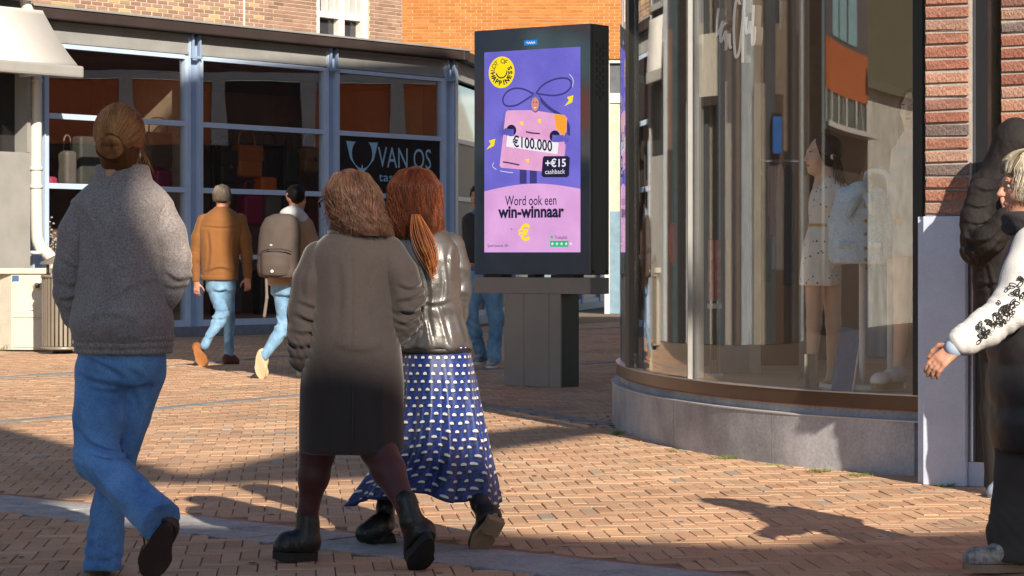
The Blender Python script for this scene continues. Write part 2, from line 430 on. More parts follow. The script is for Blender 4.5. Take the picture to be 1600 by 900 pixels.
# van Os facade line (used to stop the paving)
FA = Vector((-6.45, 33.2)); FU = Vector((.627, .779)).normalized(); FN = Vector((FU.y, -FU.x))
FB = None
def paving():
    w, n = .0708, 3; a = R(5.1)
    e1 = np.array((math.cos(a), math.sin(a))); e2 = np.array((-math.sin(a), math.cos(a)))
    K = 700
    ii, jj = np.meshgrid(np.arange(-K, K), np.arange(60, 980), indexing='ij')
    m = (ii - jj) % (2 * n)
    H = (m == 0); Vt = (m == 2 * n - 1)
    Ch = np.stack([(ii[H] + n / 2) * w, (jj[H] + .5) * w], 1); Cv = np.stack([(ii[Vt] + .5) * w, (jj[Vt] + n / 2) * w], 1)
    c2 = np.concatenate([Ch, Cv]); hor = np.r_[np.ones(len(Ch)), np.zeros(len(Cv))].astype(bool)
    P = c2[:, :1] * e1 + c2[:, 1:] * e2
    lim = np.abs(P[:, 0]) < .2118 * P[:, 1] + .7
    keep = lim & (P[:, 1] > 8.0) & (P[:, 1] < 62)
    q = P - np.array(FA); front = q @ np.array(FN) > .1
    lane = (P[:, 1] > 39) & (P[:, 0] > -1.3 + (P[:, 1] - 39) * .1) & (P[:, 0] < 4)
    keep &= front & ((P[:, 1] < 39) | lane)
    for pts, hw in BANDS: keep &= seg_dist(P, pts) > hw + .002
    keep &= seg_dist(P, [p + wn * -.04 for p in wide]) > .045
    P = P[keep]; hor = hor[keep]; N_ = len(P)
    U = np.where(hor[:, None], e1, e2); V = np.where(hor[:, None], e2, -e1)
    z = rng.normal(0, .0011, N_) - .001
    C = np.c_[P, z]
    U3 = np.c_[U, rng.normal(0, .006, N_)]; U3 /= np.linalg.norm(U3, axis=1)[:, None]
    V3 = np.c_[V, np.zeros(N_)]; N3 = np.cross(U3, V3)
    g = vnoise(np.c_[P, np.zeros(N_)], .45, 3) + .9 * vnoise(np.c_[P, np.zeros(N_)], 1.9, 8) + .5 * vnoise(np.c_[P, np.zeros(N_)], 5., 5)
    pal = np.array([(.60, .375, .235), (.63, .40, .25), (.57, .34, .21), (.59, .39, .255), (.52, .39, .28), (.44, .38, .30), (.65, .42, .27)])
    pr = rng.choice(7, N_, p=[.32, .24, .17, .14, .04, .015, .075])
    tone = pal[pr] * (1 + .06 * rng.normal(size=(N_, 1))) * (1 + .085 * g[:, None]) * np.where(vnoise(np.c_[P, np.zeros(N_)], 1.1, 12)[:, None] > .52, np.array((.80, .86, .92)), 1.)
    jg = .0024; jj_ = rng.choice([.0, .0008, .0022], N_, p=[.72, .23, .05])
    brick_parts('paver', C, U3, V3, N3, n * w / 2 - jg - jj_, w / 2 - jg - jj_ * .6, .02, np.clip(tone, .05, .8), M_pav, pav, score_of(C + np.array((0, 0, .001))), 300, ch=.002)
paving()
def band_slabs(pts, hw, L, m, rows=1, name='band_slab', z=.003):
    segs = [(a, b) for a, b in zip(pts[:-1], pts[1:])]
    for a, b in segs:
        d = (b - a); ln = d.length; d = d / ln; nn = Vector((-d.y, d.x)); k = max(1, round(ln / L)); st = ln / k
        for r in range(rows):
            off = -hw + (2 * hw) * (r + .5) / rows; rw = hw / rows
            for i in range(k):
                sh = .5 * st * (r % 2)
                c = a + d * (st * (i + .5) + sh) + nn * off
                if abs(c.x) > .2118 * c.y + .9: continue
                s = .006
                o = Vector((c.x, c.y, -.02)) - Vector((d.x, d.y, 0)) * (st / 2 - s) - Vector((nn.x, nn.y, 0)) * (rw - .003)
                obox(name, o, Vector((d.x, d.y, 0)) * (st - 2 * s), Vector((nn.x, nn.y, 0)) * (2 * rw - .006), (0, 0, .02 + z + random.uniform(-.001, .001)), m, pav, .003)
band_slabs(wide_c, .225, .62, M_stone, 2)
for b in (band1, band2, band3, band4, band5): band_slabs(b, .07, .8, M_stone2, 1)
# soldier course of bricks along the far edge of the wide band
def soldier():
    d = Vector((.738, -.674)); nrm = Vector((.674, .738)); C = []; tn = []
    for i in range(70):
        c = Vector((-3.6, 12.64)) + d * (.213 * i) + nrm * .037
        if abs(c.x) < .2118 * c.y + .6 and c.y > 8: C.append((c.x, c.y, 0)); tn.append(np.array((.46, .24, .15)) * random.uniform(.75, 1.1))
    C = np.array(C)
    brick_parts('edge_paver', C, np.array((d.x, d.y, 0)), np.array((nrm.x, nrm.y, 0)), np.array((0, 0, 1.)), .1025, .032, .02, tn, M_pav, pav, score_of(C), 300, ch=.003)
soldier()

# ---------------- brick walls on any vertical plane
def brick_wall(parent, o, U, N, ln, z0, z1, tonef, course=.0625, bl=.22, holes=(), limit=300, m=None, proud=.006, jit=0., mort=None, back=.12, flem=False, gap=.005):
    U = Vector(U); N = Vector(N); o = Vector(o)
    C = []; hl = []; tn = []
    rows = int((z1 - z0) / course)
    for r in range(rows):
        z = z0 + (r + .5) * course; u = -bl * (.5 if r % 2 else 0) ; k = 0
        while u < ln:
            b = bl if not flem else (bl if (k + r) % 2 == 0 else bl / 2)
            a0, a1 = max(u, 0), min(u + b, ln); u += b; k += 1
            segs = [(a0, a1)]
            for (h0, h1, g0, g1) in holes:
                if g0 < z < g1:
                    ns = []
                    for s0, s1 in segs:
                        if h1 <= s0 or h0 >= s1: ns.append((s0, s1)); continue
                        if h0 > s0: ns.append((s0, h0))
                        if h1 < s1: ns.append((h1, s1))
                    segs = ns
            for s0, s1 in segs:
                if s1 - s0 < .03: continue
                p = o + U * ((s0 + s1) / 2) + N * (proud + random.uniform(-.002, .002))
                C.append((p.x, p.y, z)); hl.append((s1 - s0) / 2 - gap); tn.append(tonef(r, (s0 + s1) / 2, z))
    C = np.array(C); hl = np.round(np.array(hl), 2)
    brick_parts('brick', C, np.array(U), np.array((0, 0, 1.)), np.array(N), hl, course / 2 - gap, .02, tn, m or M_brick, parent, score_of(C), limit, ch=.004, jit=jit)
    # mortar backing
    segs = [(0, ln, z0, z1)]
    for h in holes:
        ns = []
        for a, b, c, d in segs:
            if h[1] <= a or h[0] >= b or h[3] <= c or h[2] >= d: ns.append((a, b, c, d)); continue
            if h[0] > a: ns.append((a, h[0], c, d))
            if h[1] < b: ns.append((h[1], b, c, d))
            x0, x1 = max(a, h[0]), min(b, h[1])
            if h[2] > c: ns.append((x0, x1, c, h[2]))
            if h[3] < d: ns.append((x0, x1, h[3], d))
        segs = ns
    for a, b, c, d in segs:
        obox('mortar', o + U * a + Vector((0, 0, c)), U * (b - a), -N * back, (0, 0, d - c), mort or M_mortar, parent)
M_brick = brick_mat('brick', rough=.9, speck=.3, grime=.25, gscale=3)
M_mortar = mat('mortar', (.42, .38, .33), rough=.95, var=.2, vscale=12, fine=.2)
M_mortar2 = mat('light_mortar', (.62, .52, .42), rough=.95, var=.15, vscale=12)

M_steel = mat('blue_steel', hexc(150, 172, 204), rough=.42, var=.08, vscale=3, fine=.04, spec=.5)
M_steelw = mat('blue_frame', hexc(186, 206, 232), rough=.4, var=.06, vscale=3, spec=.5)
M_fascia = mat('zinc_fascia', hexc(150, 152, 152), rough=.55, var=.12, vscale=2.5, fine=.05)
M_gut = mat('dark_gutter', hexc(58, 48, 46), rough=.6, var=.2, vscale=2)
M_glassF = glass('facade_glass', ior=2.1, tint=(.94, .94, .94), wav=.12, wscale=.8)
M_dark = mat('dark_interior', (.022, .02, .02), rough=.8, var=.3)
M_black = mat('black_paint', (.012, .012, .014), rough=.45, var=.2)
M_white = mat('white_paint', (.78, .77, .74), rough=.5, var=.06, vscale=4)

# ---------------- the bag shop with the blue steel front
def fac_t(px, A=FA, U=FU):
    k = (px - CX) / F        # X = k*Y
    return (k * A.y - A.x) / (U.x - k * U.y)
def fac_p(t, z, off=0., A=FA, U=FU, N=FN): return Vector((A.x + U.x * t + N.x * off, A.y + U.y * t + N.y * off, z))
Y300 = FA.y + FU.y * fac_t(300)
fz = lambda py: ZP(py, Y300)                      # heights read at the column near px 300
U3, N3 = Vector((FU.x, FU.y, 0)), Vector((FN.x, FN.y, 0)); Z3 = Vector((0, 0, 1))
shop = empty('bag_shop', (FA.x, FA.y, 0), 'single-storey bag shop with blue-grey steel window front and black sign', 'shop')
tc = [fac_t(p) for p in (58, 301, 516, 699)]
ROWS = [(fz(93.5), fz(190)), (fz(198), fz(293)), (fz(301), fz(398)), (fz(405), fz(500))]
def fbox(name, t0, t1, z0, z1, d0, d1, m, parent=shop, bevel=0., A=FA, U=FU, N=FN):
    u3, n3 = Vector((U.x, U.y, 0)), Vector((N.x, N.y, 0))
    return obox(name, fac_p(t0, z0, d0, A, U, N), u3 * (t1 - t0), n3 * (d1 - d0), (0, 0, z1 - z0), m, parent, bevel)
for i, t in enumerate(tc):                       # H columns: two flanges, web
    c = fbox('column', t - .10, t + .10, .0, fz(57), -.12, -.02, M_steel)
    for s in (-1, 1): fbox('column_flange', t + s * .10 - .011, t + s * .10 + .011, .0, fz(57), -.13, .055, M_steelw, shop)
    for s in (-1, 1): fbox('bracket', t + s * .07 - .012, t + s * .07 + .012, fz(92), fz(55), .057, .10, M_steel, shop)
    fbox('bracket_plate', t - .10, t + .10, fz(92), fz(88), .057, .11, M_steel, shop)
def bay(t0, t1, k):
    g = .045
    for s, (a, b) in enumerate(((t0, t0 + .07), (t1 - .07, t1))): fbox('jamb', a, b, fz(510), fz(88), -.06, .03, M_steelw)
    fbox('sill_rail', t0 + .071, t1 - .071, fz(510), fz(500), -.06, .04, M_steelw)
    fbox('head_rail', t0 + .071, t1 - .071, fz(93.5), fz(87), -.06, .04, M_steelw)
    for j in range(3): fbox('transom', t0 + .071, t1 - .071, ROWS[j + 1][0], ROWS[j][1], -.06, .032, M_steelw)
    for j, (zt, zb) in enumerate(ROWS):
        if k == 2 and j == 1: continue
        fbox('pane', t0 + .072, t1 - .072, zb + .001, zt - .001, -.03, -.022, M_glassF)
    fbox('fascia', t0 - .02, t1 + .02, fz(82), fz(60), -.06, .02, M_fascia)
    fbox('fascia_lip', t0 - .02, t1 + .02, fz(60) + .001, fz(55), -.06, .06, M_fascia)
    fbox('fascia_foot', t0 - .02, t1 + .02, fz(86), fz(82) - .001, -.06, .045, M_fascia)
for k in range(3): bay(tc[k] + .115, tc[k + 1] - .115, k)
fbox('base_kerb', tc[0] - .1, tc[3] + .12, 0, fz(510) - .002, -.3, .06, mat('kerb_stone', hexc(120, 125, 138), rough=.8, var=.2))
fbox('gutter', tc[0] - .3, tc[3] + .3, fz(54), fz(38), -.25, .24, M_gut, bevel=.015)
fbox('gutter_lip', tc[0] - .3, tc[3] + .3, fz(38) + .001, fz(35), -.25, .26, M_fascia)
fbox('roof_deck', tc[0] - .3, tc[3] + .3, fz(50), fz(36.5), -4.5, -.252, M_gut)
# shop interior
fbox('back_wall', tc[0], tc[3] + .2, 0, 4.3, -4.0, -3.8, mat('shop_back_wall', (.30, .20, .16), rough=.8, var=.4, vscale=.9))
fbox('shop_floor', tc[0], tc[3], .02, .05, -3.79, -.31, mat('shop_floor', (.2, .13, .10), rough=.5, var=.2))
fbox('side_wall', tc[0] - .12, tc[0] - .02, .06, 4.2, -3.79, -.14, mat('shop_side_wall', (.30, .26, .22), rough=.8))
fbox('end_wall', tc[3] + .14, tc[3] + .2, .06, 4.2, -3.79, -.14, MATS['shop_back_wall'])
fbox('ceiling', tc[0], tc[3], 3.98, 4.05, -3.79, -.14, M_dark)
fbox('partition', tc[1] + .15, tc[1] + .22, .06, 3.9, -2.4, -.4, mat('cream_partition', (.42, .33, .24), rough=.7))
# sign in the third bay
s0, s1 = tc[2] + .115 + .072, tc[3] - .115 - .072
sign = fbox('sign_board', s0, s1, fz(293), fz(198), -.03, -.005, M_black)
M_sign = mat('pale_blue_letter', hexc(150, 195, 225), rough=.5, var=.03)
def sg(px, py):                                   # a point on the sign from photo coordinates
    t = fac_t(px); Y = FA.y + FU.y * t; return t, ZP(py, Y)
t, z = sg(633, 249)
text('sign_lettering', 'VAN OS', .47, fac_p(t, z, -.003), U3, Z3, N3, .002, M_sign, sign, width=sg(675, 249)[0] - sg(592, 249)[0])
t, z = sg(592, 277)
text('sign_lettering', 'tassen', .20, fac_p(t, z, -.003), U3, Z3, N3, .002, M_sign, sign, align='LEFT', width=sg(641, 277)[0] - sg(592, 277)[0])
def horn(flip):
    pts = []
    A, B, Cc = sg(541, 220), sg(566, 273), sg(566, 256)
    mir = lambda p: (2 * B[0] - p[0], p[1])
    out = [A, (A[0] * .5 + B[0] * .5 - .09, A[1] * .47 + B[1] * .53), B, Cc]
    inn = []
    c = sg(566, 240); r = .24
    for k in range(9):
        a = R(265 - k * 17); inn.append((c[0] + r * math.cos(a), c[1] + r * .98 * math.sin(a)))
    inn.append(sg(557, 222))
    P = out + inn
    return [mir(p) for p in P] if flip else P
for fl in (0, 1):
    flat('sign_emblem', horn(fl), fac_p(0, 0, -.0035), U3, Z3, N3, .002 + .001 * fl, M_sign, sign)
# second front running away behind the kiosk
FC = Vector(fac_p(tc[3] + .12, 0)[:2]); FU2 = Vector((.178, .984)).normalized(); FN2 = Vector((FU2.y, -FU2.x))
M_skytint = mat('sky_tint_panel', hexc(150, 196, 214), rough=.15, var=.05, spec=.8)  # pale blue puts the sky's reflection into the panel colour
M_grey = mat('grey_panel', hexc(120, 118, 116), rough=.5, var=.08)
wing = empty('shop_wing', (FC.x, FC.y, 0), 'blue-framed shop front of panels partly tinted as sky reflection running away behind the display kiosk', 'shop')
kw = dict(parent=wing, A=FC, U=FU2, N=FN2)
for i in range(8):
    a, b = i * 2.8, i * 2.8 + 2.8
    fbox('column', a, a + .22, 0, fz(57), -.1, .06, M_steel, **kw)
    fbox('panel', a + .221, b - .001, fz(190) + .001, fz(93.5), -.02, 0, M_skytint, **kw)
    fbox('transom', a + .221, b - .001, fz(198), fz(190), -.04, .03, M_steelw, **kw)
    fbox('panel', a + .221, b - .001, fz(293) + .001, fz(198) - .001, -.02, 0, M_grey, **kw)
    fbox('transom', a + .221, b - .001, fz(301), fz(293), -.04, .03, M_steelw, **kw)
    fbox('panel', a + .221, b - .001, fz(500) + .001, fz(301) - .001, -.02, 0, M_grey if i < 3 else M_skytint, **kw)
    fbox('sill_rail', a + .221, b - .001, fz(510), fz(500), -.06, .04, M_steelw, **kw)
    fbox('base_kerb', a, b - .002, 0, fz(510) - .002, -.3, .08, M_steel, **kw)
    fbox('fascia', a, b - .002, fz(86), fz(55), -.06, .05, M_fascia, **kw)
fbox('gutter', -.1, 22.4, fz(54), fz(38), -.25, .24, M_gut, **kw)
fbox('roof_deck', 0, 22.4, fz(50), fz(37), -4.5, -.252, M_gut, **kw)
fbox('backing', 0, 22.4, 0, fz(57), -.5, -.32, M_dark, **kw)

# ---------------- brick building above the shop roof
BA = Vector(fac_p(0, 0, -1.6)[:2])
bt = lambda px: fac_t(px, BA, FU)
bz = lambda px, py: ZP(py, BA.y + FU.y * bt(px))
house = empty('brick_house', (BA.x, BA.y, 0), 'pink-brown brick house with yellow brick bands and white window above shop roof', 'building')
def tone_house(r, u, z):
    b = np.array((.42, .265, .195)) * random.uniform(.78, 1.15)
    rr = r % 16
    if u - 2 < bt(380) and rr in (3, 5, 11, 13): b = np.array((.62, .47, .25)) * random.uniform(.9, 1.08)
    if random.random() < .1: b = b * .7
    return b
w0, w1 = bt(495), bt(576)
hz0 = 4.35
brick_wall(house, fac_p(-2, 0, -1.6), U3, N3, bt(628) + 2, hz0, hz0 + 30 * .0625, tone_house, holes=[(w0 + 2, w1 + 2, bz(535, 62), 7)], mort=M_mortar2)
obox('upper_wall', fac_p(-2, hz0 + 30 * .0625, -1.6), U3 * (bt(628) + 2), -N3 * .3, (0, 0, 4.4), mat('upper_brick', (.42, .26, .18), var=.2), house)
fbox('downpipe_joint', bt(380) - .012, bt(380) + .012, hz0, 6.2, .008, .03, M_white, house, A=BA)
kb = dict(parent=house, A=BA)
wz0, wz1 = bz(535, 62), bz(535, -70)
wi = fbox('window', w0, w1, wz0, wz1, -.16, -.15, mat('window_dark', (.05, .05, .06), rough=.1, spec=.8), **kb)
def wbar(a, b, c, d, n='window_frame'): 
    o = fbox(n, a, b, c, d, -.149, -.03, M_white, parent=None, A=BA)
    off = Vector((BA.x, BA.y, 0)); o.data.transform(Matrix.Translation(o.location - off)); o.parent = wi; o.location = (0, 0, 0)
fr = .10; wm = (w0 + w1) / 2
for a, b in ((w0, w0 + fr), (w1 - fr * 1.6, w1), (wm - .07, wm + .07)): wbar(a, b, wz0, wz1)
tz = bz(535, 25)
for c, d in ((wz0, wz0 + .06), (tz - .05, tz + .05)):
    wbar(w0 + fr + .001, wm - .071, c, d); wbar(wm + .071, w1 - fr * 1.6 - .001, c, d)
for q in (.33, .66):
    wbar(w0 + fr + (wm - w0 - fr) * q - .02, w0 + fr + (wm - w0 - fr) * q + .02, tz + .051, wz1 - .01, 'glazing_bar')
    wbar(wm + (w1 - wm - .1) * q - .02, wm + (w1 - wm - .1) * q + .02, tz + .051, wz1 - .01, 'glazing_bar')

# ---------------- orange brick building beyond
OY = 50.0
ob = empty('orange_brick_building', (2, OY, 0), 'bright orange brick upper storey standing behind the display kiosk', 'building')
oz = lambda py: ZP(py, OY)
def tone_or(r, u, z): return np.array((.60, .235, .068)) * random.uniform(.8, 1.12)
ox0, ox1 = XP(628, OY), XP(1100, OY)
brick_wall(ob, (ox0, OY, 0), (1, 0, 0), (0, -1, 0), ox1 - ox0, oz(92), oz(92) + 24 * .068, tone_or, course=.068, mort=mat('sand_mortar', (.58, .33, .17), rough=.9))
box('upper_wall', (ox0, OY, oz(92) + 24 * .068), (ox1, OY + .3, 9.5), mat('upper_orange', (.7, .3, .1), var=.15), ob)
box('side_wall', (ox0, OY + .301, 0), (ox0 + .3, OY + 9, 9.5), mat('upper_orange', (.7, .3, .1)), ob)
# its lower storey: further on, white frames and grey panes
gz = lambda py: ZP(py, 63.)
box('lintel', (XP(600, OY), OY + .05, oz(98)), (ox1, OY + .35, oz(92) - .002), M_white, ob)
for i in range(5):
    x = XP(945, OY) + i * .62
    box('window_frame', (x, OY + .06, 0), (x + .10, OY + .3, oz(98) - .002), M_white, ob)
    box('pane', (x + .101, OY + .14, oz(145)), (x + .619, OY + .15, oz(98) - .003), mat('grey_pane', hexc(105, 110, 116), rough=.15), ob)
    box('spandrel', (x + .101, OY + .1, oz(160)), (x + .619, OY + .2, oz(145) - .002), M_white, ob)
    box('pane', (x + .101, OY + .14, oz(330)), (x + .619, OY + .15, oz(160) - .002), mat('cream_pane', hexc(200, 195, 175), rough=.3), ob)
    box('panel', (x + .101, OY + .13, 0), (x + .619, OY + .2, oz(330) - .002), mat('door_panel', hexc(120, 150, 170), rough=.4), ob)

# ---------------- left neighbour: grey wall, dark window, awning, downpipe
M_gwall = mat('grey_render', hexc(150, 150, 148), rough=.85, var=.12, vscale=3)
nb = empty('grey_shopfront', (FA.x - 1, FA.y - 1, 0), 'grey rendered shopfront with dark window under the white awning', 'shop')
tn0, tn1 = fac_t(-160), tc[0] - .33
fbox('wall', tn0, tn1, 0, ZP(240, 33), -.3, .25, M_gwall, nb)
fbox('window', tn0, tn1 - .06, ZP(240, 33) + .002, ZP(60, 33), -.1, .0, mat('dark_shop_glass', (.03, .03, .033), rough=.12), nb)
fbox('window_post', tn1 - .06, tn1, ZP(240, 33) + .002, ZP(40, 33), -.1, .26, M_gwall, nb)
fbox('wall_head', tn0, tn1, ZP(40, 33), 7.5, -.3, .2, mat('dark_render', hexc(88, 92, 98), rough=.8), nb)
fbox('cornice', tn0, tn1, ZP(6, 33), ZP(-4, 33), .201, .34, M_gwall, nb)
aw = empty('awning', tuple(fac_p(tn1, 3, .3)), 'white canvas shop awning with a grey front bar at the left edge', 'awning')
ta0, ta1 = tn0, fac_t(44)
zt, zb_ = ZP(15, 32.7), ZP(97, 31.6)
oo = .3; ff = 1.09
a0, a1 = fac_p(ta0, zt, oo), fac_p(ta1, zt, oo)
b0, b1 = fac_p(ta0, zb_, ff), fac_p(ta1 - .05, zb_, ff)
V = []; n = 14
def canv(p, q, nm, th=.012):
    P = []
    for i in range(n + 1):
        k = i / n; sag = -.05 * math.sin(math.pi * k)
        for e in (p, q): P.append(e[0].lerp(e[1], k) + Vector((0, 0, sag)))
    m_ = len(P); P += [v - Vector((0, 0, th)) for v in P]
    Fc = []
    for i in range(n):
        a, b, c, d = 2 * i, 2 * i + 1, 2 * i + 3, 2 * i + 2; Fc += [(a, d, c, b), (a + m_, b + m_, c + m_, d + m_)]
        Fc += [(b, c, c + m_, b + m_), (a, a + m_, d + m_, d)]
    pd(nm, P, Fc, mat('awning_canvas', (.74, .72, .67), rough=.8, var=.05, vscale=2), aw, True)
canv((a0, b0), (a1, b1), 'canvas')
# side cheek of the awning
ck = [a1, b1, fac_p(ta1, zb_ - .02, oo)]
fr_ = fac_p(ta0, zb_ - .16, ff - .06)
obox('front_bar', fr_, U3 * (ta1 - ta0 - .02), N3 * .14, (0, 0, .16), mat('awning_bar', hexc(160, 160, 158), rough=.4, var=.05), aw, .03)
tube('folding_arm', [fac_p(ta1 - .4, zb_ - .1, .32), fac_p(ta1 - .25, zb_ - .07, 1.1), fac_p(ta1 - .3, zb_ - .05, ff - .05)], .03, M_white, aw)
M_pipe = mat('white_pipe', (.72, .70, .67), rough=.4, var=.08, vscale=5, fine=.05)
tp = tn1 + .14; pY = 33.0
dp = empty('downpipe', tuple(fac_p(tp, 0, .1)), 'white rainwater downpipe with bends beside the grey wall', 'downpipe')
pp = [fac_p(tp - .25, ZP(-40, pY), .2), fac_p(tp - .22, ZP(0, pY), .2), fac_p(tp - .16, ZP(18, pY), .2), fac_p(tp - .02, ZP(38, pY), .2), fac_p(tp, ZP(58, pY), .2)]
def smooth_path(p, k=3):
    p = [Vector(v) for v in p]
    for _ in range(k):
        q = [p[0]]
        for a, b in zip(p[:-1], p[1:]): q += [a * .75 + b * .25, a * .25 + b * .75]
        q.append(p[-1]); p = q
    return p
tube('pipe', smooth_path(pp + [fac_p(tp, ZP(370, pY), .2), fac_p(tp + .05, ZP(385, pY), .22), fac_p(tp + .22, ZP(405, pY), .3), fac_p(tp + .26, ZP(420, pY), .3), fac_p(tp + .26, .02, .3)]), .083, M_pipe, dp, 14)
for py in (62, 125, 262, 290, 392): tube('pipe_collar', [fac_p(tp, ZP(py, pY), .2), fac_p(tp, ZP(py + 5, pY), .2)], .095, M_pipe, dp, 14)

# ---------------- utility cabinet and ribbed bin
M_cab = mat('cabinet_paint', hexc(205, 200, 186), rough=.55, var=.12, vscale=4, fine=.05)
cY = 29.6
cab = empty('utility_cabinet', (XP(20, cY), cY, 0), 'cream metal utility cabinet with round lock left of the bin', 'cabinet')
x0, x1 = XP(17, cY), XP(70, cY); zt = ZP(428, cY)
box('body', (x0, cY, .02), (x1, cY + .4, zt), M_cab, cab, .008)
obox('side_cheek', (x0 - .003, cY + .01, .02), (-.35, .22, 0), (.2, .3, 0), (0, 0, zt - .02), M_cab, cab)
obox('lid', (x0 - .4, cY - .03, zt + .001), (x1 - x0 + .43, 0, 0), (0, .5, 0), (0, 0, .07), M_cab, cab, .01)
box('door', (x0 + .03, cY - .012, .42), (x1 - .02, cY - .001, zt - .02), M_cab, cab, .004)
box('lower_panel', (x0 + .03, cY - .012, .05), (x1 - .02, cY - .001, .40), M_cab, cab, .004)
box('blue_plate', (x0 + .02, cY - .016, zt - .09), (x0 + .1, cY - .0125, zt - .02), mat('blue_plate', hexc(60, 100, 150)), cab)
lk = Vector((XP(59, cY), cY - .013, ZP(446, cY)))
tube('lock', [lk, lk - Vector((0, .02, 0))], .055, M_cab, cab, 18); tube('lock_core', [lk - Vector((0, .0205, 0)), lk - Vector((0, .026, 0))], .035, mat('lock_dark', (.1, .1, .1)), cab, 14)
box('handle', (XP(48, cY), cY - .03, ZP(484, cY)), (XP(55, cY), cY - .0125, ZP(482, cY) + .02), M_white, cab)
bY = 29.0; bx = XP(98, bY); br_ = .25; bzt = ZP(430, bY)
M_bin = mat('bin_metal', hexc(150, 140, 128), rough=.4, metal=.3, var=.1)
bn = empty('litter_bin', (bx, bY, 0), 'round litter bin of vertical metal slats beside the cream cabinet', 'litter bin')
for k in range(30):
    a = 2 * math.pi * k / 30; c = Vector((bx + br_ * math.cos(a), bY + br_ * math.sin(a), .09)); tg_ = Vector((-math.sin(a), math.cos(a), 0)); rd = Vector((math.cos(a), math.sin(a), 0))
    obox('slat', c - tg_ * .016, tg_ * .032, -rd * .012, (0, 0, bzt - .12), M_bin, bn)
for z in (.05, bzt - .03): tube('ring', [(bx, bY, z), (bx, bY, z + .035)], br_ + .012, M_bin, bn, 30)
tube('liner', [(bx, bY, .09), (bx, bY, bzt - .04)], br_ - .03, mat('bin_liner', (.05, .045, .04)), bn, 20)
tube('foot', [(bx, bY, 0), (bx, bY, .05)], .12, M_black, bn, 12)
for s in (-1, 1): tube('hood_post', [(bx + s * .12 - .06, bY, bzt), (bx + s * .12 - .06, bY, bzt + .13)], .018, M_bin, bn, 8)
V = []; Fc = []
for r_, z in ((br_ + .02, bzt + .13), (br_ + .02, bzt + .15), (.05, bzt + .26)):
    for k in range(20): a = 2 * math.pi * k / 20; V.append((bx + r_ * math.cos(a), bY + r_ * math.sin(a), z))
for l_ in (0, 1):
    for k in range(20): Fc.append((l_ * 20 + k, l_ * 20 + (k + 1) % 20, l_ * 20 + 20 + (k + 1) % 20, l_ * 20 + 20 + k))
Fc += [tuple(range(20))[::-1], tuple(range(40, 60))]
pd('hood', V, Fc, M_bin, bn)
# ================================================================== CURVED SHOP ON THE RIGHT
raw = [(2.6, 21.6), (1.75, 20.3), (1.2, 19.2), (.88, 18.1), (.73, 17.3), (.692, 16.6), (.735, 15.8), (.842, 15.08), (.969, 14.55), (1.17, 13.93), (1.42, 13.42), (1.60, 13.13), (1.84, 12.86), (2.105, 12.60), (2.2, 12.515)]
def catmull(pts, n=10):
    P = [Vector(p) for p in pts]; P = [P[0] * 2 - P[1]] + P + [P[-1] * 2 - P[-2]]; out = []
    for i in range(1, len(P) - 2):
        for k in range(n):
            t = k / n; a, b, c, d = P[i - 1:i + 3]
            out.append(.5 * ((2 * b) + (c - a) * t + (2 * a - 5 * b + 4 * c - d) * t * t + (3 * b - a - 3 * c + d) * t ** 3))
    out.append(P[-2]); return out
CV = catmull(raw)
for _ in range(12): CV = [CV[0]] + [(CV[i - 1] + CV[i] * 2 + CV[i + 1]) / 4 for i in range(1, len(CV) - 1)] + [CV[-1]]
SL = [0.]
for a, b in zip(CV[:-1], CV[1:]): SL.append(SL[-1] + (b - a).length)
def cpt(s):
    i = max(0, min(len(SL) - 2, int(np.searchsorted(SL, s)) - 1)); t = (s - SL[i]) / (SL[i + 1] - SL[i])
    p = CV[i].lerp(CV[i + 1], t); d = (CV[min(i + 2, len(CV) - 1)] - CV[max(i - 1, 0)]).normalized()
    return p, Vector((-d.y, d.x)), d
def s_of_px(px):
    best = min((s for s in np.linspace(SL[60], SL[-1], 900)), key=lambda s: abs(CX + F * cpt(s)[0].x / cpt(s)[0].y - px)); return best
def ring(name, s0, s1, o0, o1, z0, z1, m, parent, step=.06, smooth=True):
    n = max(2, int((s1 - s0) / step)); V = []; Fc = []
    for i in range(n + 1):
        p, nr, _ = cpt(s0 + (s1 - s0) * i / n)
        for o, z in ((o0, z0), (o1, z0), (o1, z1), (o0, z1)): q = p + nr * o; V.append((q.x, q.y, z))
    for i in range(n):
        for k in range(4): Fc.append((4 * i + k, 4 * i + (k + 1) % 4, 4 * i + 4 + (k + 1) % 4, 4 * i + 4 + k)[::-1])
    Fc += [(0, 1, 2, 3), (4 * n + 3, 4 * n + 2, 4 * n + 1, 4 * n)]
    o = pd(name, V, Fc, m, parent); 
    if smooth:
        o.data.polygons.foreach_set('use_smooth', [True] * (len(Fc) - 2) + [False] * 2)
        bm = bmesh.new(); bm.from_mesh(o.data)
        for e in bm.edges:
            if len(e.link_faces) == 2 and e.calc_face_angle(0) > .6: e.smooth = False
        bm.to_mesh(o.data); bm.free()
    return o
SE = SL[-1] - .02
bou = empty('clothes_shop', (1.5, 14, 0), 'clothes shop with curved glass window on a dark stone plinth', 'shop')
M_plinth = mat('plinth_stone', hexc(160, 162, 168), rough=.72, var=.42, vscale=2.2, fine=.14, fscale=60, bump=.15, bscale=50)
cuts = [SL[0], s_of_px(964), s_of_px(1052), s_of_px(1205.5), s_of_px(1429)]
for a, b in zip(cuts[:-1], cuts[1:]): ring('plinth_slab', a + .003, b - .003, 0, .16, -.005, .278, M_plinth, bou)
for a in cuts[1:-1]: ring('slab_joint', a - .0028, a + .0028, .004, .12, 0, .274, mat('pale_joint', (.5, .48, .45)), bou, step=.002)
ring('plinth_ledge', SL[0], SE, -.004, .16, .2785, .286, mat('ledge', (.5, .5, .5), rough=.6), bou)
ring('recess', SL[0], SE, .055, .15, .2865, .333, M_plinth, bou)
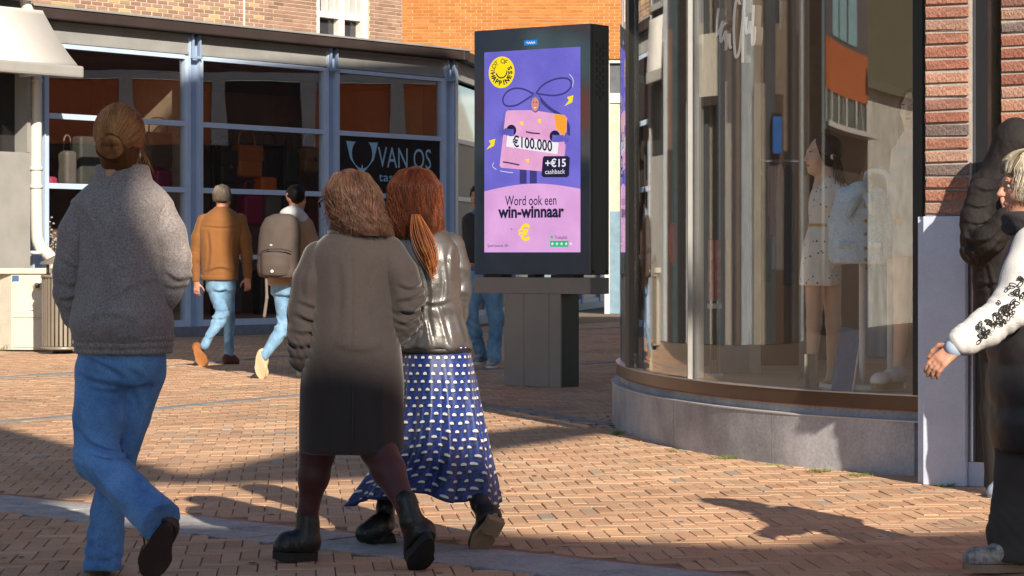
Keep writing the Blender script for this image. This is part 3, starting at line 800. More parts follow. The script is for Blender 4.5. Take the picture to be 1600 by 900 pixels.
M_bronze = mat('bronze_frame', hexc(92, 74, 62), rough=.32, metal=.5, var=.12, vscale=3)
ring('rust_bead', SL[0], SE, .032, .15, .3335, .340, mat('rust_bead', hexc(120, 72, 45), rough=.7), bou)
ring('bottom_frame', SL[0], SE, .03, .15, .3405, .412, M_bronze, bou)
ring('frame_lip', SL[0], SE, .026, .075, .4125, .420, mat('steel_lip', (.5, .5, .48), rough=.35, metal=.6), bou)
M_glassS = glass('shop_glass', ior=2.05, tint=(1, 1, .995))
sm1, sm2, sm0 = s_of_px(1068), s_of_px(1250), s_of_px(977) - .12
for a, b in ((SL[0] + .02, sm0 - .02), (sm0 + .142, sm1 - .022), (sm1 + .022, sm2 - .004), (sm2 + .004, SE - .04)):
    ring('curved_pane', a, b, .055, .063, .4205, 4.3, M_glassS if a < sm1 else glass('clear_shop_glass', ior=1.8, tint=(1, 1, .995)), bou, step=.04)
M_sil = mat('silver_mullion', (.45, .46, .46), rough=.35, metal=.5, var=.1)
M_brn = mat('brown_mullion', hexc(96, 80, 70), rough=.4, var=.1)
ring('mullion', sm1 - .020, sm1 + .006, .03, .12,   .4205, 4.3, M_brn, bou, step=.01); ring('mullion', sm1 + .007, sm1 + .020, .02, .12,   .4205, 4.3, M_sil, bou, step=.01)
ring('mullion', sm0 - .018, sm0 + .14, .02, .12,   .4205, 4.3, M_black, bou, step=.01)
sr = s_of_px(1426)
ring('end_post', sr, sr + .06, .0, .14,   .4205, 4.3, M_black, bou, step=.02)
M_ivory = mat('ivory_strip', (.5, .47, .42))
# upper floors
up = [tuple(cpt(s)[0] - cpt(s)[1] * .05) for s in np.linspace(SL[0], SE, 60)]
foot = up + [(2.25, 12.15), (12, 7.2), (13, 25), (4.2, 24.2)]
prism('upper_floors', foot, 4.3, 13.3, mat('shop_upper_brick', hexc(150, 100, 80), rough=.9, var=.2), bou)
for k in range(5):
    for lv in (5.2, 8.0, 10.6):
        s = SL[50] + (SE - SL[50]) * (k + .5) / 5; p, nr, d = cpt(s)
        w = obox('window', Vector((p.x, p.y, lv)) - Vector((nr.x, nr.y, 0)) * .075 - Vector((d.x, d.y, 0)) * .4, Vector((d.x, d.y, 0)) * .8, Vector((nr.x, nr.y, 0)) * .02, (0, 0, 1.5), mat('upper_pane', (.08, .1, .12), rough=.08), bou)
# interior shell
inner = [tuple(cpt(s)[0] + cpt(s)[1] * .152) for s in np.linspace(SL[0] + .05, SE - .05, 60)]
M_ifl = mat('shop_carpet', hexc(208, 184, 158), rough=.8, var=.12, vscale=2)
prism('floor', inner + [(3.0, 12.75), (5.4, 12.9), (5.4, 20.5), (3.4, 21.2)], .30, .40, M_ifl, bou)
M_wallb = mat('brown_wall', hexc(168, 142, 122), rough=.7, var=.15, vscale=1.2)
box('back_wall', (2.2, 18.6, .401), (5.3, 18.75, 4.19), M_wallb, bou)
for k in range(4): box('side_opening_post', (5.2, 12.95 + 1.85 * k, .401), (5.3, 13.03 + 1.85 * k, 4.19), M_white, bou)  # unseen open side added to let sky light onto the display
box('side_partition', (.93, 17.5, .401), (2.3, 17.6, 4.19), mat('taupe_partition', hexc(120, 106, 92), rough=.7, var=.2), bou)
prism('ceiling', inner + [(3.0, 12.75), (5.4, 12.9), (5.4, 20.5), (3.4, 21.2)], 4.2, 4.298, mat('shop_ceiling', (.8, .78, .74)), bou)
obox('end_wall', (2.32, 12.72, .401), (2.9, .1, 0), (0, .12, 0), (0, 0, 3.75), mat('shop_end_wall', (.5, .45, .4)), bou)
# free-standing grey wall panels that stand inside
for px, w, Y, c in ((1150, .20, 15.4, (150, 148, 142)), (1180, .07, 15.3, (170, 165, 150)), (1222, .30, 16.6, (104, 80, 64)), (1096, .13, 16.6, (120, 112, 100)), (1258, .05, 14.7, (150, 138, 120))):
    box('wall_panel', (XP(px, Y) - w / 2, Y, .401), (XP(px, Y) + w / 2, Y + .12, 4.19), mat('panel_%d' % px, hexc(*c), rough=.6, var=.1), bou)

# ---------------- script sign behind the glass
LA = cpt(s_of_px(1150))[0] + cpt(s_of_px(1150))[1] * .16; LU = Vector((.62, -.785)).normalized(); LN = Vector((-LU.y, LU.x)) * -1
def lp(zx, zy):
    px, py = 1060 + zx / 3.6, zy / 3.6; k = (px - CX) / F; t = (k * LA.y - LA.x) / (LU.x - k * LU.y); Y = LA.y + LU.y * t
    return (t, ZP(py, Y))
M_let = mat('white_letter', (.9, .9, .88), rough=.4, var=.02); M_ret = mat('letter_return', hexc(120, 118, 112), rough=.5)
scr = empty('script_sign', (LA.x, LA.y, 2.2), 'white handwritten shop name hanging behind the curved glass', 'sign')
def stroke(pts, wd_=.0085):
    P = [Vector(lp(*p)) for p in pts]
    for _ in range(3):
        q = [P[0]]
        for a, b in zip(P[:-1], P[1:]): q += [a * .75 + b * .25, a * .25 + b * .75]
        q.append(P[-1]); P = q
    L, Rr = [], []
    for i, p in enumerate(P):
        d = (P[min(i + 1, len(P) - 1)] - P[max(i - 1, 0)]).normalized(); n_ = Vector((-d.y, d.x)); w_ = wd_ * (.55 + .45 * abs(d.y))
        L.append(p + n_ * w_); Rr.append(p - n_ * w_)
    for nm, o0, o1, m_ in (('letter', .0, .004, M_let), ('letter_return', -.055, -.001, M_ret)):
        V = []; Fc = []
        for a, b in zip(L, Rr):
            for u, v, o in ((a.x, a.y, o0), (b.x, b.y, o0), (b.x, b.y, o1), (a.x, a.y, o1)):
                V.append((LA.x + LU.x * u + LN.x * o, LA.y + LU.y * u + LN.y * o, v))
        for i in range(len(L) - 1):
            for k in range(4): Fc.append((4 * i + k, 4 * i + (k + 1) % 4, 4 * i + 4 + (k + 1) % 4, 4 * i + 4 + k))
        Fc += [(3, 2, 1, 0), (4 * len(L) - 4, 4 * len(L) - 3, 4 * len(L) - 2, 4 * len(L) - 1)]
        o = pd(nm, V, Fc, m_, scr)
        bm = bmesh.new(); bm.from_mesh(o.data); bmesh.ops.recalc_face_normals(bm, faces=bm.faces); bm.to_mesh(o.data); bm.free()
for st in ([(228, 46), (219, 120), (218, 207), (232, 175), (246, 128), (254, 120)],
           [(266, 130), (248, 150), (236, 200), (240, 246), (256, 205), (270, 165), (264, 215), (268, 238)],
           [(274, 190), (270, 240), (266, 295), (276, 225), (290, 180), (288, 240), (292, 274), (300, 262)],
           [(352, 20), (344, 24), (336, -12), (322, 10), (312, 120), (314, 250), (324, 340), (346, 290), (356, 180), (370, 60), (374, -20)],
           [(371, 70), (364, 200), (362, 352)],
           [(384, 95), (380, 150), (384, 196), (396, 178), (406, 105), (402, 170), (410, 190)],
           [(424, 28), (420, 120), (414, 250), (424, 256), (432, 190), (432, 150), (420, 160)]):
    stroke(st)

# ---------------- brick pillar, black pipe, right-hand wall
PU = Vector((.88, -.475, 0)).normalized(); PN = Vector((-.475, -.88, 0)).normalized()
pil = empty('brick_pillar', (2.15, 12.1, 0), 'red brick pillar with a pale blue-grey concrete base beside the shop window', 'pillar')
P0 = Vector((XP(1446, 12.13), 12.13, 0))
tpx = lambda px: ((px - CX) / F * P0.y - P0.x) / (PU.x - (px - CX) / F * PU.y)
pw = tpx(1517); bw = tpx(1510)
zb0 = ZP(337, 12.1)
def tone_red(r, u, z):
    b = np.array(random.choice([(.42, .20, .145), (.47, .26, .19), (.38, .165, .12), (.48, .29, .225), (.33, .17, .135)])) * random.uniform(.85, 1.15)
    if random.random() < .06: b = np.array((.22, .17, .16))
    return b
M_rbrick = mat('red_brick', (1, 1, 1), rough=.92, var=.35, vscale=14, bump=.9, bscale=55, fine=.3, fscale=70, attr='tone', spec=.25, col2=(1.0, 1.0, 1.0), bdist=.012)
brick_wall(pil, P0, PU, PN, pw, zb0, zb0 + 42 * .0655, tone_red, course=.0655, bl=.228, m=M_rbrick, jit=.0022, proud=.012, gap=.0075, flem=True, back=.5, mort=mat('grey_mortar', (.40, .37, .34), rough=.95, var=.2, vscale=30, bump=.4, bscale=120))
PR = Vector((-PN.x, -PN.y, 0)); brick_wall(pil, P0 + PR * .40 + PU * -.004, -PR, Vector((-PU.x, -PU.y, 0)), .385, zb0, zb0 + 42 * .0655, tone_red, course=.0655, bl=.19, m=M_rbrick, jit=.0015, proud=.008, gap=.0075, back=.004)
M_conc = mat('blue_concrete', hexc(196, 208, 230), rough=.8, var=.12, vscale=4, fine=.05, bump=.1, bscale=60)
obox('concrete_base', P0 + PN * .02 + PU * -.006, PU * (bw + .006), PR * .5, (0, 0, zb0 - .003), M_conc, pil, .004)
obox('concrete_edge', P0 + PN * -.03 + PU * -.05, PU * .043, PR * .42, (0, 0, zb0 - .004), M_conc, pil, .003)
rw = empty('brick_wall', (2.6, 11.9, 0), 'red brick wall at the right edge behind the two people', 'wall')
t1 = tpx(1541)
brick_wall(rw, P0 + PU * t1 + PR * .25, PU, PN, 1.6, zb0 - 14 * .0655, zb0 + 42 * .0655, tone_red, course=.0655, bl=.228, m=M_rbrick, jit=.0022, proud=.012, gap=.0075, flem=True, back=.3, mort=MATS['grey_mortar'])
obox('wall_base', P0 + PU * t1 + PR * .25, PU * 1.6, PR * .3, (0, 0, zb0 - 14 * .0655 - .003), M_conc, rw, .004)
obox('wall_return', P0 + PU * (t1 + 1.601) + PR * .25, PU * 9, PR * .3, (0, 0, 13), mat('plain_brick', hexc(150, 90, 70), var=.25), rw)
obox('upper_wall', P0 + PU * -.004 + PR * .27 + Vector((0, 0, zb0 + 42 * .0655 + .002)), PU * 1.9, PR * .3, (0, 0, 9), mat('plain_brick', hexc(150, 90, 70), var=.25), rw)
fr_ = empty('black_door_frame', tuple(P0 + PU * pw), 'black steel post in the gap between brick pillar and wall', 'door frame')
obox('post', P0 + PU * (pw + .002) + PR * .03, PU * (t1 - pw - .004), PR * .06, (0, 0, 5), M_black, fr_)
obox('post_edge', P0 + PU * (pw + .004) + PN * -.024, PU * .012, PR * .05, (0, 0, 5), mat('grey_edge', hexc(70, 72, 80), rough=.4), fr_)
obox('threshold', P0 + PU * (pw - .02) + PN * -.02, PU * (t1 - pw), PR * .045, (0, 0, .12), M_conc, fr_)

# ================================================================== DISPLAY KIOSK
TH = R(35); kc, ks = math.cos(TH), math.sin(TH); Yr = 21.1; Xr = (922.5 - CX) / F * Yr
KA = Vector((-kc, ks, 0)); KN = Vector((-ks, -kc, 0)); KB = -KN; KR = -KA      # leftwards along the front, outward normal, backwards, rightwards
KO = Vector((Xr, Yr, 0)); KW, KD = 1.255, .304
kp = lambda w, z, off=0.: KO + KA * w + KN * off + Vector((0, 0, z))
kio = empty('display_kiosk', tuple(kp(.62, 0) + KB * .15), 'tall dark digital advertising kiosk on a grey pedestal', 'kiosk')
M_kio = mat('kiosk_body', hexc(58, 56, 56), rough=.42, var=.08, vscale=3, metal=.2)
M_ped = mat('kiosk_pedestal', hexc(140, 134, 129), rough=.5, var=.08, vscale=3, metal=.15)
M_kgl = mat('kiosk_glass', hexc(46, 72, 98), rough=.06, var=.35, vscale=1.6, spec=.9, coat=.6)  # blue mottling puts reflection streaks into the colour, along with smudges
kz0, kz1 = .992, 3.19
obox('housing', kp(0, kz0) + KB * .012, KA * KW, KB * (KD - .012), (0, 0, kz1 - kz0), M_kio, kio, .008)
gp = obox('front_glass', kp(.006, kz0 + .006), KA * (KW - .012), KB * .011, (0, 0, kz1 - kz0 - .012), M_kgl, kio)
obox('shelf', kp(0, .823), KA * KW, KB * KD, (0, 0, .145), M_ped, kio, .006)
for a, b in ((.20, .45), (.62, .70), (.98, 1.18)): obox('mount', kp(a, .969) + KB * .05, KA * (b - a), KB * .15, (0, 0, .022), M_black, kio)
for a, b in ((.313, .435), (.438, .705), (.708, .919)): obox('pedestal_panel', kp(a, .0), KA * (b - a), KB * .02, (0, 0, .822), M_ped, kio, .002)
obox('pedestal_core', kp(.316, .0) + KB * .021, KA * .6, KB * .275, (0, 0, .8215), M_kio, kio)
for i in range(7):
    for j in range(3):
        for q in range(1):
            c = KO + KB * (.10 + .05 * j) + KR * .0005 + Vector((0, 0, 2.98 - .07 * i - (.035 if j % 2 else 0)))
            obox('vent_hole', c, KB * .03, KR * .002, (0, 0, .045), M_black, kio)
for q in (.05, .27): 
    c = KO + KB * q + KR * .001 + Vector((0, 0, kz0 + .03)); tube('bolt', [c, c + KR * .008], .012, M_black, kio, 10)
for q in (.035, .255): obox('side_groove', KO + KB * q + KR * .0003 + Vector((0, 0, kz0 + .03)), KB * .003, KR * .001, (0, 0, kz1 - kz0 - .05), M_black, kio)
sw0, sw1, sz0, sz1 = 1.138, .1038, 1.19, 2.99
EX = .72
def scm(name, r, g, b, e=EX):
    c = hexc(r, g, b)
    return mat(name, tuple(x * .12 for x in c), rough=.25, var=.02, spec=.3, emit=c, estr=e)
def scv(name, c1, c2, sc=3.):
    if name in MATS: return MATS[name]
    m = scm(name, *c1); n = m.node_tree.nodes; l = m.node_tree.links
    tcx = n.new('ShaderNodeTexCoord'); ns = n.new('ShaderNodeTexNoise'); ns.inputs['Scale'].default_value = sc; l.new(tcx.outputs['Object'], ns.inputs[0])
    n2 = n.new('ShaderNodeTexNoise'); n2.inputs['Scale'].default_value = 70; l.new(tcx.outputs['Object'], n2.inputs[0])
    ad = n.new('ShaderNodeMath'); ad.operation = 'MULTIPLY_ADD'; ad.inputs[1].default_value = .35; l.new(n2.outputs[0], ad.inputs[0]); l.new(ns.outputs[0], ad.inputs[2])
    mr = n.new('ShaderNodeMapRange'); mr.inputs[1].default_value = .45; mr.inputs[2].default_value = .95; l.new(ad.outputs[0], mr.inputs[0])
    mx = n.new('ShaderNodeMix'); mx.data_type = 'RGBA'; mx.inputs[6].default_value = (*hexc(*c1), 1); mx.inputs[7].default_value = (*hexc(*c2), 1)
    l.new(mr.outputs[0], mx.inputs[0]); l.new(mx.outputs[2], n['Principled BSDF'].inputs['Emission Color'])
    return m
S_pur = scv('screen_purple', (98, 94, 190), (122, 112, 212)); S_pink = scv('screen_pink', (205, 150, 205), (226, 172, 222)); S_navy = scm('screen_navy', 24, 22, 58)
S_yel = scm('screen_yellow', 250, 220, 20); S_or = scm('screen_orange', 246, 160, 50); S_wh = scm('screen_white', 236, 232, 238); S_sk = scm('screen_skin', 205, 140, 120)
S_card = scv('screen_card', (214, 150, 195), (234, 178, 214), 5.); S_suit = scv('screen_suit', (84, 82, 170), (112, 108, 200), 12.); S_suitd = scm('screen_suit_dark', 58, 56, 122); S_gr = scm('screen_green', 20, 178, 122); S_dk = scm('screen_dark_red', 90, 40, 20)
screen = obox('screen', kp(sw1, sz0, .0005), KA * (sw0 - sw1), KN * .001, (0, 0, sz1 - sz0), S_pur, kio)
# poster space: x 0..1 from left, y 0..1 from the bottom, read from photo pixels
SWD, SHT = sw0 - sw1, sz1 - sz0
SO = kp(sw0, sz0, .0016)
def sp(px, py):
    # perspective-correct column
    k = (px - CX) / F; w = (KO.x - k * KO.y) / (kc + k * ks); Y = KO.y + ks * w
    return (sw0 - w, ZP(py, Y) - sz0)
lay = [0]
def pf(name, pts, m, conv=True, parent=None, dz=.0004):
    lay[0] += 1
    q = [sp(*p) for p in pts] if conv else pts
    q = [(min(max(a, 0), SWD), min(max(b, 0), SHT)) for a, b in q]
    return flat(name, q, SO + KN * (.0005 * lay[0]), KR, Z3, KN, .0003, m, parent or screen)
def disc(c, rx, ry, n=28, a0=0, a1=360, rot=0):
    out = []
    for k in range(n):
        a = R(a0 + (a1 - a0) * k / (n if a1 - a0 == 360 else n - 1)); x, y = rx * math.cos(a), ry * math.sin(a)
        out.append((c[0] + x * math.cos(rot) - y * math.sin(rot), c[1] + x * math.sin(rot) + y * math.cos(rot)))
    return out
def line(name, pts, wd_, m, conv=True):
    P = [Vector(sp(*p)) if conv else Vector(p) for p in pts]
    for _ in range(2):
        q = [P[0]]
        for a, b in zip(P[:-1], P[1:]): q += [a * .75 + b * .25, a * .25 + b * .75]
        q.append(P[-1]); P = q
    lay[0] += 1; V = []; Fc = []
    o_ = SO + KN * (.0005 * lay[0])
    for i, p in enumerate(P):
        d = (P[min(i + 1, len(P) - 1)] - P[max(i - 1, 0)]).normalized(); n_ = Vector((-d.y, d.x)) * wd_ / 2
        for q in (p + n_, p - n_): V.append(o_ + KR * q.x + Z3 * q.y)
    for i in range(len(P) - 1): Fc.append((2 * i, 2 * i + 1, 2 * i + 3, 2 * i + 2))
    return pd(name, V, Fc, m, screen)
def ptxt(s, px, py, size, m, bold=0., wpx=None, align='CENTER'):
    lay[0] += 1
    q = sp(px, py); wd_ = None if wpx is None else sp(px + wpx / 2, py)[0] - sp(px - wpx / 2, py)[0]
    return text('print', s, size, SO + KR * q[0] + Z3 * q[1], KR, Z3, KN, .0005 * lay[0], m, screen, bold=bold, width=wd_, align=align)
arch = [(757, 394), (907, 394), (907, 295)] + [(907 - 150 * k / 20, 295 - 10 * math.sin(math.pi * min(1, k / 20 * 1.0)) + (4 * k / 20)) for k in range(1, 20)] + [(757, 299)]
pf('print', arch, S_pink)
cl = sp(784, 113)
pf('print', disc(cl, .142, .142), S_yel, False)
def arc_text(s, c, r, a0, a1, size, bold, m, flip):
    lay[0] += 1
    for i, ch in enumerate(s):
        if ch == ' ': continue
        a = R(a0 + (a1 - a0) * i / (len(s) - 1)); rad = Vector((math.cos(a), math.sin(a)))
        up = rad if not flip else -rad; rt = Vector((up.y, -up.x))
        o_ = SO + KR * (c[0] + rad.x * r) + Z3 * (c[1] + rad.y * r)
        text('print', ch, size, o_, KR * rt.x + Z3 * rt.y, KR * up.x + Z3 * up.y, KN, .0005 * lay[0], m, screen, bold=bold)
arc_text('LOT OF', cl, .098, 165, 62, .062, .0006, S_navy, False)
arc_text('HAPPINESS', cl, .098, 190, 380, .062, .0028, S_navy, True)
line('print', [(cl[0] + .06 * math.cos(R(a)), cl[1] + .01 + .06 * math.sin(R(a))) for a in range(195, 375, 12)], .012, S_navy, False)
for loop in ([(836, 148), (818, 138), (798, 138), (785, 152), (788, 166), (806, 166), (822, 156), (834, 148)], [(838, 146), (848, 132), (870, 122), (890, 122), (895, 134), (884, 146), (866, 150), (850, 148), (838, 146)]): line('print', loop, .016, S_suitd)
line('print', [(841, 150), (856, 168), (880, 182), (889, 195), (889, 212)], .03, S_suitd)
line('print', [(800, 172), (789, 176), (787, 190), (784, 205)], .028, S_suit)
for x in (818, 834): line('print', [(x, 265), (x, 287)], .075, S_suitd)
pf('print', [(791, 175), (794, 172.5), (832, 172), (883, 180), (887, 185), (884, 235), (879, 269), (850, 268), (784, 262), (781.5, 259)], S_card)
pf('print', [(866, 178), (883, 180.3), (886.5, 185), (885, 212), (878, 210), (870, 200)], S_or)
pf('print', disc(sp(837.5, 161), .055, .085), S_suit, False)
pf('print', disc(sp(837, 163), .040, .062), S_sk, False)
for dx in (-.014, .014): pf('print', disc((sp(837, 163)[0] + dx, sp(837, 160)[1]), .006, .006, 8), S_dk, False)
pf('print', disc((sp(837, 163)[0], sp(837, 168.5)[1]), .014, .005, 10), S_wh, False)
pf('print', [(794, 212), (874, 223), (872, 241), (792, 229)], S_wh)
lay[0] += 1
qp = sp(833, 225.5); tl = (KR * .995 - Z3 * .13).normalized(); 
text('print', '€100.000', .135, SO + KR * qp[0] + Z3 * qp[1], tl, Z3, KN, .0005 * lay[0], S_navy, screen, bold=.003, width=.43)
for c in ((800, 204), (868, 213)): pf('print', disc(sp(*c), .055, .052), S_navy, False)
for pts in ([(804, 207), (795, 207), (789, 205)], [(864, 216), (872, 217), (882, 216)]): line('print', pts, .06, S_suit)
for c, sx in (((789, 205), -1), ((883, 216), 1)):
    for k in range(5):
        a = R(-60 + 32 * k); line('print', [c, (c[0] + sx * 8 * math.cos(a), c[1] + 10 * math.sin(a))], .018, S_suit)
pf('print', [(850, 247), (852, 244), (889, 244), (892, 247), (891, 274), (888, 277), (851, 277), (848, 274)], S_navy)
ptxt('+€15', 870, 255.5, .095, S_wh, .002, 32); ptxt('cashback', 869, 268.5, .06, S_wh, 0, 31)
for k, (c, r_) in enumerate((((892, 158), 30), ((770, 226), -20))):
    pf('print', [(c[0] - 4, c[1] - 12 + 6), (c[0] + 6, c[1] - 9), (c[0] + 4, c[1] + 2), (c[0] - 8, c[1] + 8), (c[0] - 1, c[1] - 1)], S_yel)
for c in ((817, 194), (845, 190), (826, 252)): pf('print', [(c[0] - 3, c[1] - 3), (c[0] + 3, c[1] - 4), (c[0] + 2, c[1] + 3), (c[0] - 1, c[1] + 1)], S_yel)
line('print', [(824, 206), (832, 208), (846, 209)], .012, S_navy); line('print', [(788, 253), (800, 255), (814, 258)], .012, S_navy)
for seg_ in ([(774, 254), (771, 260), (778, 265)], [(784, 267), (794, 269), (804, 270)], [(892, 116), (899, 124), (897, 136)]): line('print', seg_, .005, S_wh)
ptxt('Word ook een', 832, 314, .125, S_navy, .0006, 80); ptxt('win-winnaar', 832, 331.5, .15, S_navy, .0055, 103)
ptxt('€', 822, 365, .19, S_yel, .006); ptxt('+', 802, 358.5, .05, S_suit)
ptxt('Speel bewust 18+', 781, 384, .035, S_navy, 0, 33); ptxt('Trustpilot', 879, 371, .042, S_navy, 0, 20)
def star(c, r): return [(c[0] + (r if k % 2 == 0 else r * .42) * math.sin(math.pi * k / 5), c[1] + (r if k % 2 == 0 else r * .42) * math.cos(math.pi * k / 5)) for k in range(10)]
pf('print', star(sp(865, 370.5), .022), S_gr, False)
for k in range(5):
    c = sp(866 + 7.3 * k, 381); 
    if k < 4: pf('print', [(c[0] - .024, c[1] - .027), (c[0] + .024, c[1] - .027), (c[0] + .024, c[1] + .027), (c[0] - .024, c[1] + .027)], S_gr, False)
    pf('print', star(c, .018), S_wh, False)
# maker's plate above the screen
c = sp(829.5, 66.5); pl = flat('maker_plate', [(c[0] - .07, c[1] - .022), (c[0] + .07, c[1] - .022), (c[0] + .07, c[1] + .022), (c[0] - .07, c[1] + .022)], SO, KR, Z3, KN, .0004, scm('plate_blue', 30, 130, 220, .7), kio)
lay[0] = 1
P = [(c[0] - .045 + .0075 * k, c[1] + .009 * math.sin(k * 1.9) * (1 if k % 3 else 1.6)) for k in range(13)]
o = line('plate_script', P, .006, S_wh, False)

# ================================================================== BUILDINGS OUT OF FRAME THAT SHADE THE STREET AND SHOW IN THE GLASS
s_ = 9.0 / math.tan(SUN_EL); OFF = Vector((SUN_D.x * s_, SUN_D.y * s_))
edge = [(-5.5, 20.0), (-3.43, 16.3), (-1.85, 13.05), (-2.05, 12.2), (-2.3, 11.5), (-2.2, 10.9), (-1.8, 10.4), (-1.0, 10.15), (-.2, 10.1), (.35, 9.75), (1.0, 9.55), (1.45, 9.95), (2.1, 10.1), (4.5, 9.9)]  # unseen roof outline, traced back from the shade edge wanted on the paving
roof = [(x + OFF.x, y + OFF.y) for x, y in edge] + [(11.5, -17), (1.2, -17)]
shade_outline = [(x + OFF.x, y + OFF.y) for x, y in ((-1.8, 12.3), (-1.11, 14.98), (-.62, 16.0), (-.21, 15.8), (.24, 16.5), (.62, 15.95), (-.12, 14.45), (-.55, 12.75), (-1.2, 12.45))]  # unseen slab added and shaped to throw the shade patch between the walkers
cb = empty('shading_building', (5, -10, 0), 'unseen brick building on the camera side, roof outline shaped to shade the pavement', 'building')
prism('roof', roof, 8.75, 9.0, mat('roof_felt', (.12, .12, .12)), cb)
prism('shade_slab', shade_outline, 8.9, 9.0, MATS['roof_felt'], cb)
tube('shade_slab_post', [(shade_outline[0][0] + .3, shade_outline[0][1] + .3, 0), (shade_outline[0][0] + .3, shade_outline[0][1] + .3, 8.89)], .04, M_black, cb, 8)
M_cbw = mat('corner_brick', hexc(150, 96, 74), rough=.9, var=.25)
box('wall', (2.6, -16.5, 0), (11, -6.3, 8.74), M_cbw, cb)
box('wall', (1.9, -16.5, 0), (2.59, -3.0, 8.74), M_cbw, cb)
for k in range(4):
    for z in (1, 4.2): box('window', (1.87, -15.5 + 3 * k, z), (1.899, -14 + 3 * k, z + 2), mat('upper_pane', (.08, .1, .12)), cb)
# opposite terrace on the left, mirrored in the right-hand pane
tx = -24.0
ter = empty('terrace', (tx, 6, 0), 'orange brick terrace with grey windows on the far left of the street', 'building')
ter.rotation_euler = (0, 0, R(-40))
M_or2 = mat('terrace_brick', hexc(205, 110, 60), rough=.9, var=.15, vscale=6)
zz = lambda py: CH + (HY - py) * .0102
box('brick_band', (tx - .3, 4.2, zz(155)), (tx, 10.4, zz(78)), M_or2, ter)
box('upper_band', (tx - .3, 4.2, zz(-40)), (tx, 10.4, zz(-60)), M_or2, ter)
M_gcl = mat('grey_cladding', hexc(84, 88, 96), rough=.5)
box('cladding', (tx - .3, 4.2, zz(78) + .002), (tx - .05, 10.4, zz(-40) - .002), M_gcl, ter)
for k in range(3):
    y0 = 5.4 + k * 1.25
    wq = box('window', (tx - .049, y0, zz(70)), (tx - .02, y0 + 1.05, zz(-20)), mat('sky_tint_pane', hexc(150, 200, 215), rough=.05, spec=.9), ter)  # sky reflection put into the pane colour
    box('window_frame', (tx - .05, y0 + 1.051, zz(72)), (tx + .01, y0 + 1.2, zz(-22)), M_gcl, ter)
box('shop_window', (tx - .3, 4.2, zz(206)), (tx - .06, 10.4, zz(155) - .002), mat('grey_green_pane', hexc(96, 112, 108), rough=.1), ter)
for k in range(6): box('window_frame', (tx - .059, 4.2 + 1.2 * k, zz(206)), (tx + .03, 4.36 + 1.2 * k, zz(155) - .004), M_white, ter)
box('canopy', (tx, 4.2, zz(214)), (tx + .9, 10.4, zz(206) - .002), M_white, ter)
for k in range(3): tube('stay', [(tx + .01, 5 + 2.2 * k, zz(158)), (tx + .85, 5.6 + 2.2 * k, zz(205))], .04, M_white, ter, 8)
box('ground_floor', (tx - .3, 4.2, 0), (tx, 10.4, zz(214) - .002), mat('dark_shopfront', hexc(70, 58, 52), rough=.4), ter)
wb = empty('white_gabled_house', (tx, 6, 0), 'white gabled house with bare ivy next to the orange terrace', 'building')
wb.rotation_euler = (0, 0, R(-40))
box('wall', (tx - .5, -6, 0), (tx - .1, 4.19, 4.2), mat('white_wall', (.8, .76, .68), rough=.9, var=.35, vscale=3), wb)
pd('roof', [(tx + .2, -6.2, 4.1), (tx + .2, 4.4, 4.1), (tx - 4, 4.4, 8), (tx - 4, -6.2, 8), (tx + .2, -6.2, 3.95), (tx + .2, 4.4, 3.95), (tx - 4, 4.4, 7.8), (tx - 4, -6.2, 7.8)], [(0, 1, 2, 3), (7, 6, 5, 4), (0, 4, 5, 1), (1, 5, 6, 2), (2, 6, 7, 3), (3, 7, 4, 0)], mat('roof_tile', hexc(110, 108, 86), var=.3), wb)
db = empty('dark_shop_row', (tx, 16, 0), 'brown shop row further along the left side of the street', 'building')
box('wall', (tx - 3.3, 15.6, 0), (tx - 3, 32, 7.5), mat('dark_row', hexc(104, 84, 72), var=.3, vscale=1.2), db)
for k in range(5): box('shopfront', (tx - 3, 16 + 3 * k, .3), (tx - 2.97, 18.2 + 3 * k, 2.6), mat('row_pane_%d' % (k % 3), hexc(*((60, 60, 64), (190, 180, 165), (88, 100, 110))[k % 3]), rough=.15), db)
ter.location.y += 5.; wb.location.y += 5.
# street front mirrored in the bag shop
rx = 10.5
sf = empty('street_front', (rx, 38, 0), 'white pillared street front with orange panels opposite the bag shop', 'building')
box('lower_wall', (rx, 29, 0), (rx + .4, 56, 3.5), mat('dark_front', hexc(58, 44, 40), var=.3), sf)
box('upper_wall', (rx, 29, 5.05), (rx + .4, 56, 9), mat('brown_brick_front', hexc(110, 70, 56), var=.25), sf)
box('rail', (rx - .12, 29, 4.88), (rx - .001, 56, 5.04), M_white, sf)
for k in range(14):
    y = 29.5 + 1.9 * k
    box('pillar', (rx - .1, y, 3.51), (rx + .2, y + .3, 4.87), M_white, sf)
    box('panel', (rx, y + .301, 3.51), (rx + .3, y + 1.89, 4.87), mat(('orange_panel', 'dark_panel', 'red_panel')[k % 3], hexc(*((250, 140, 80), (84, 66, 62), (240, 124, 70))[k % 3]), rough=.6), sf)

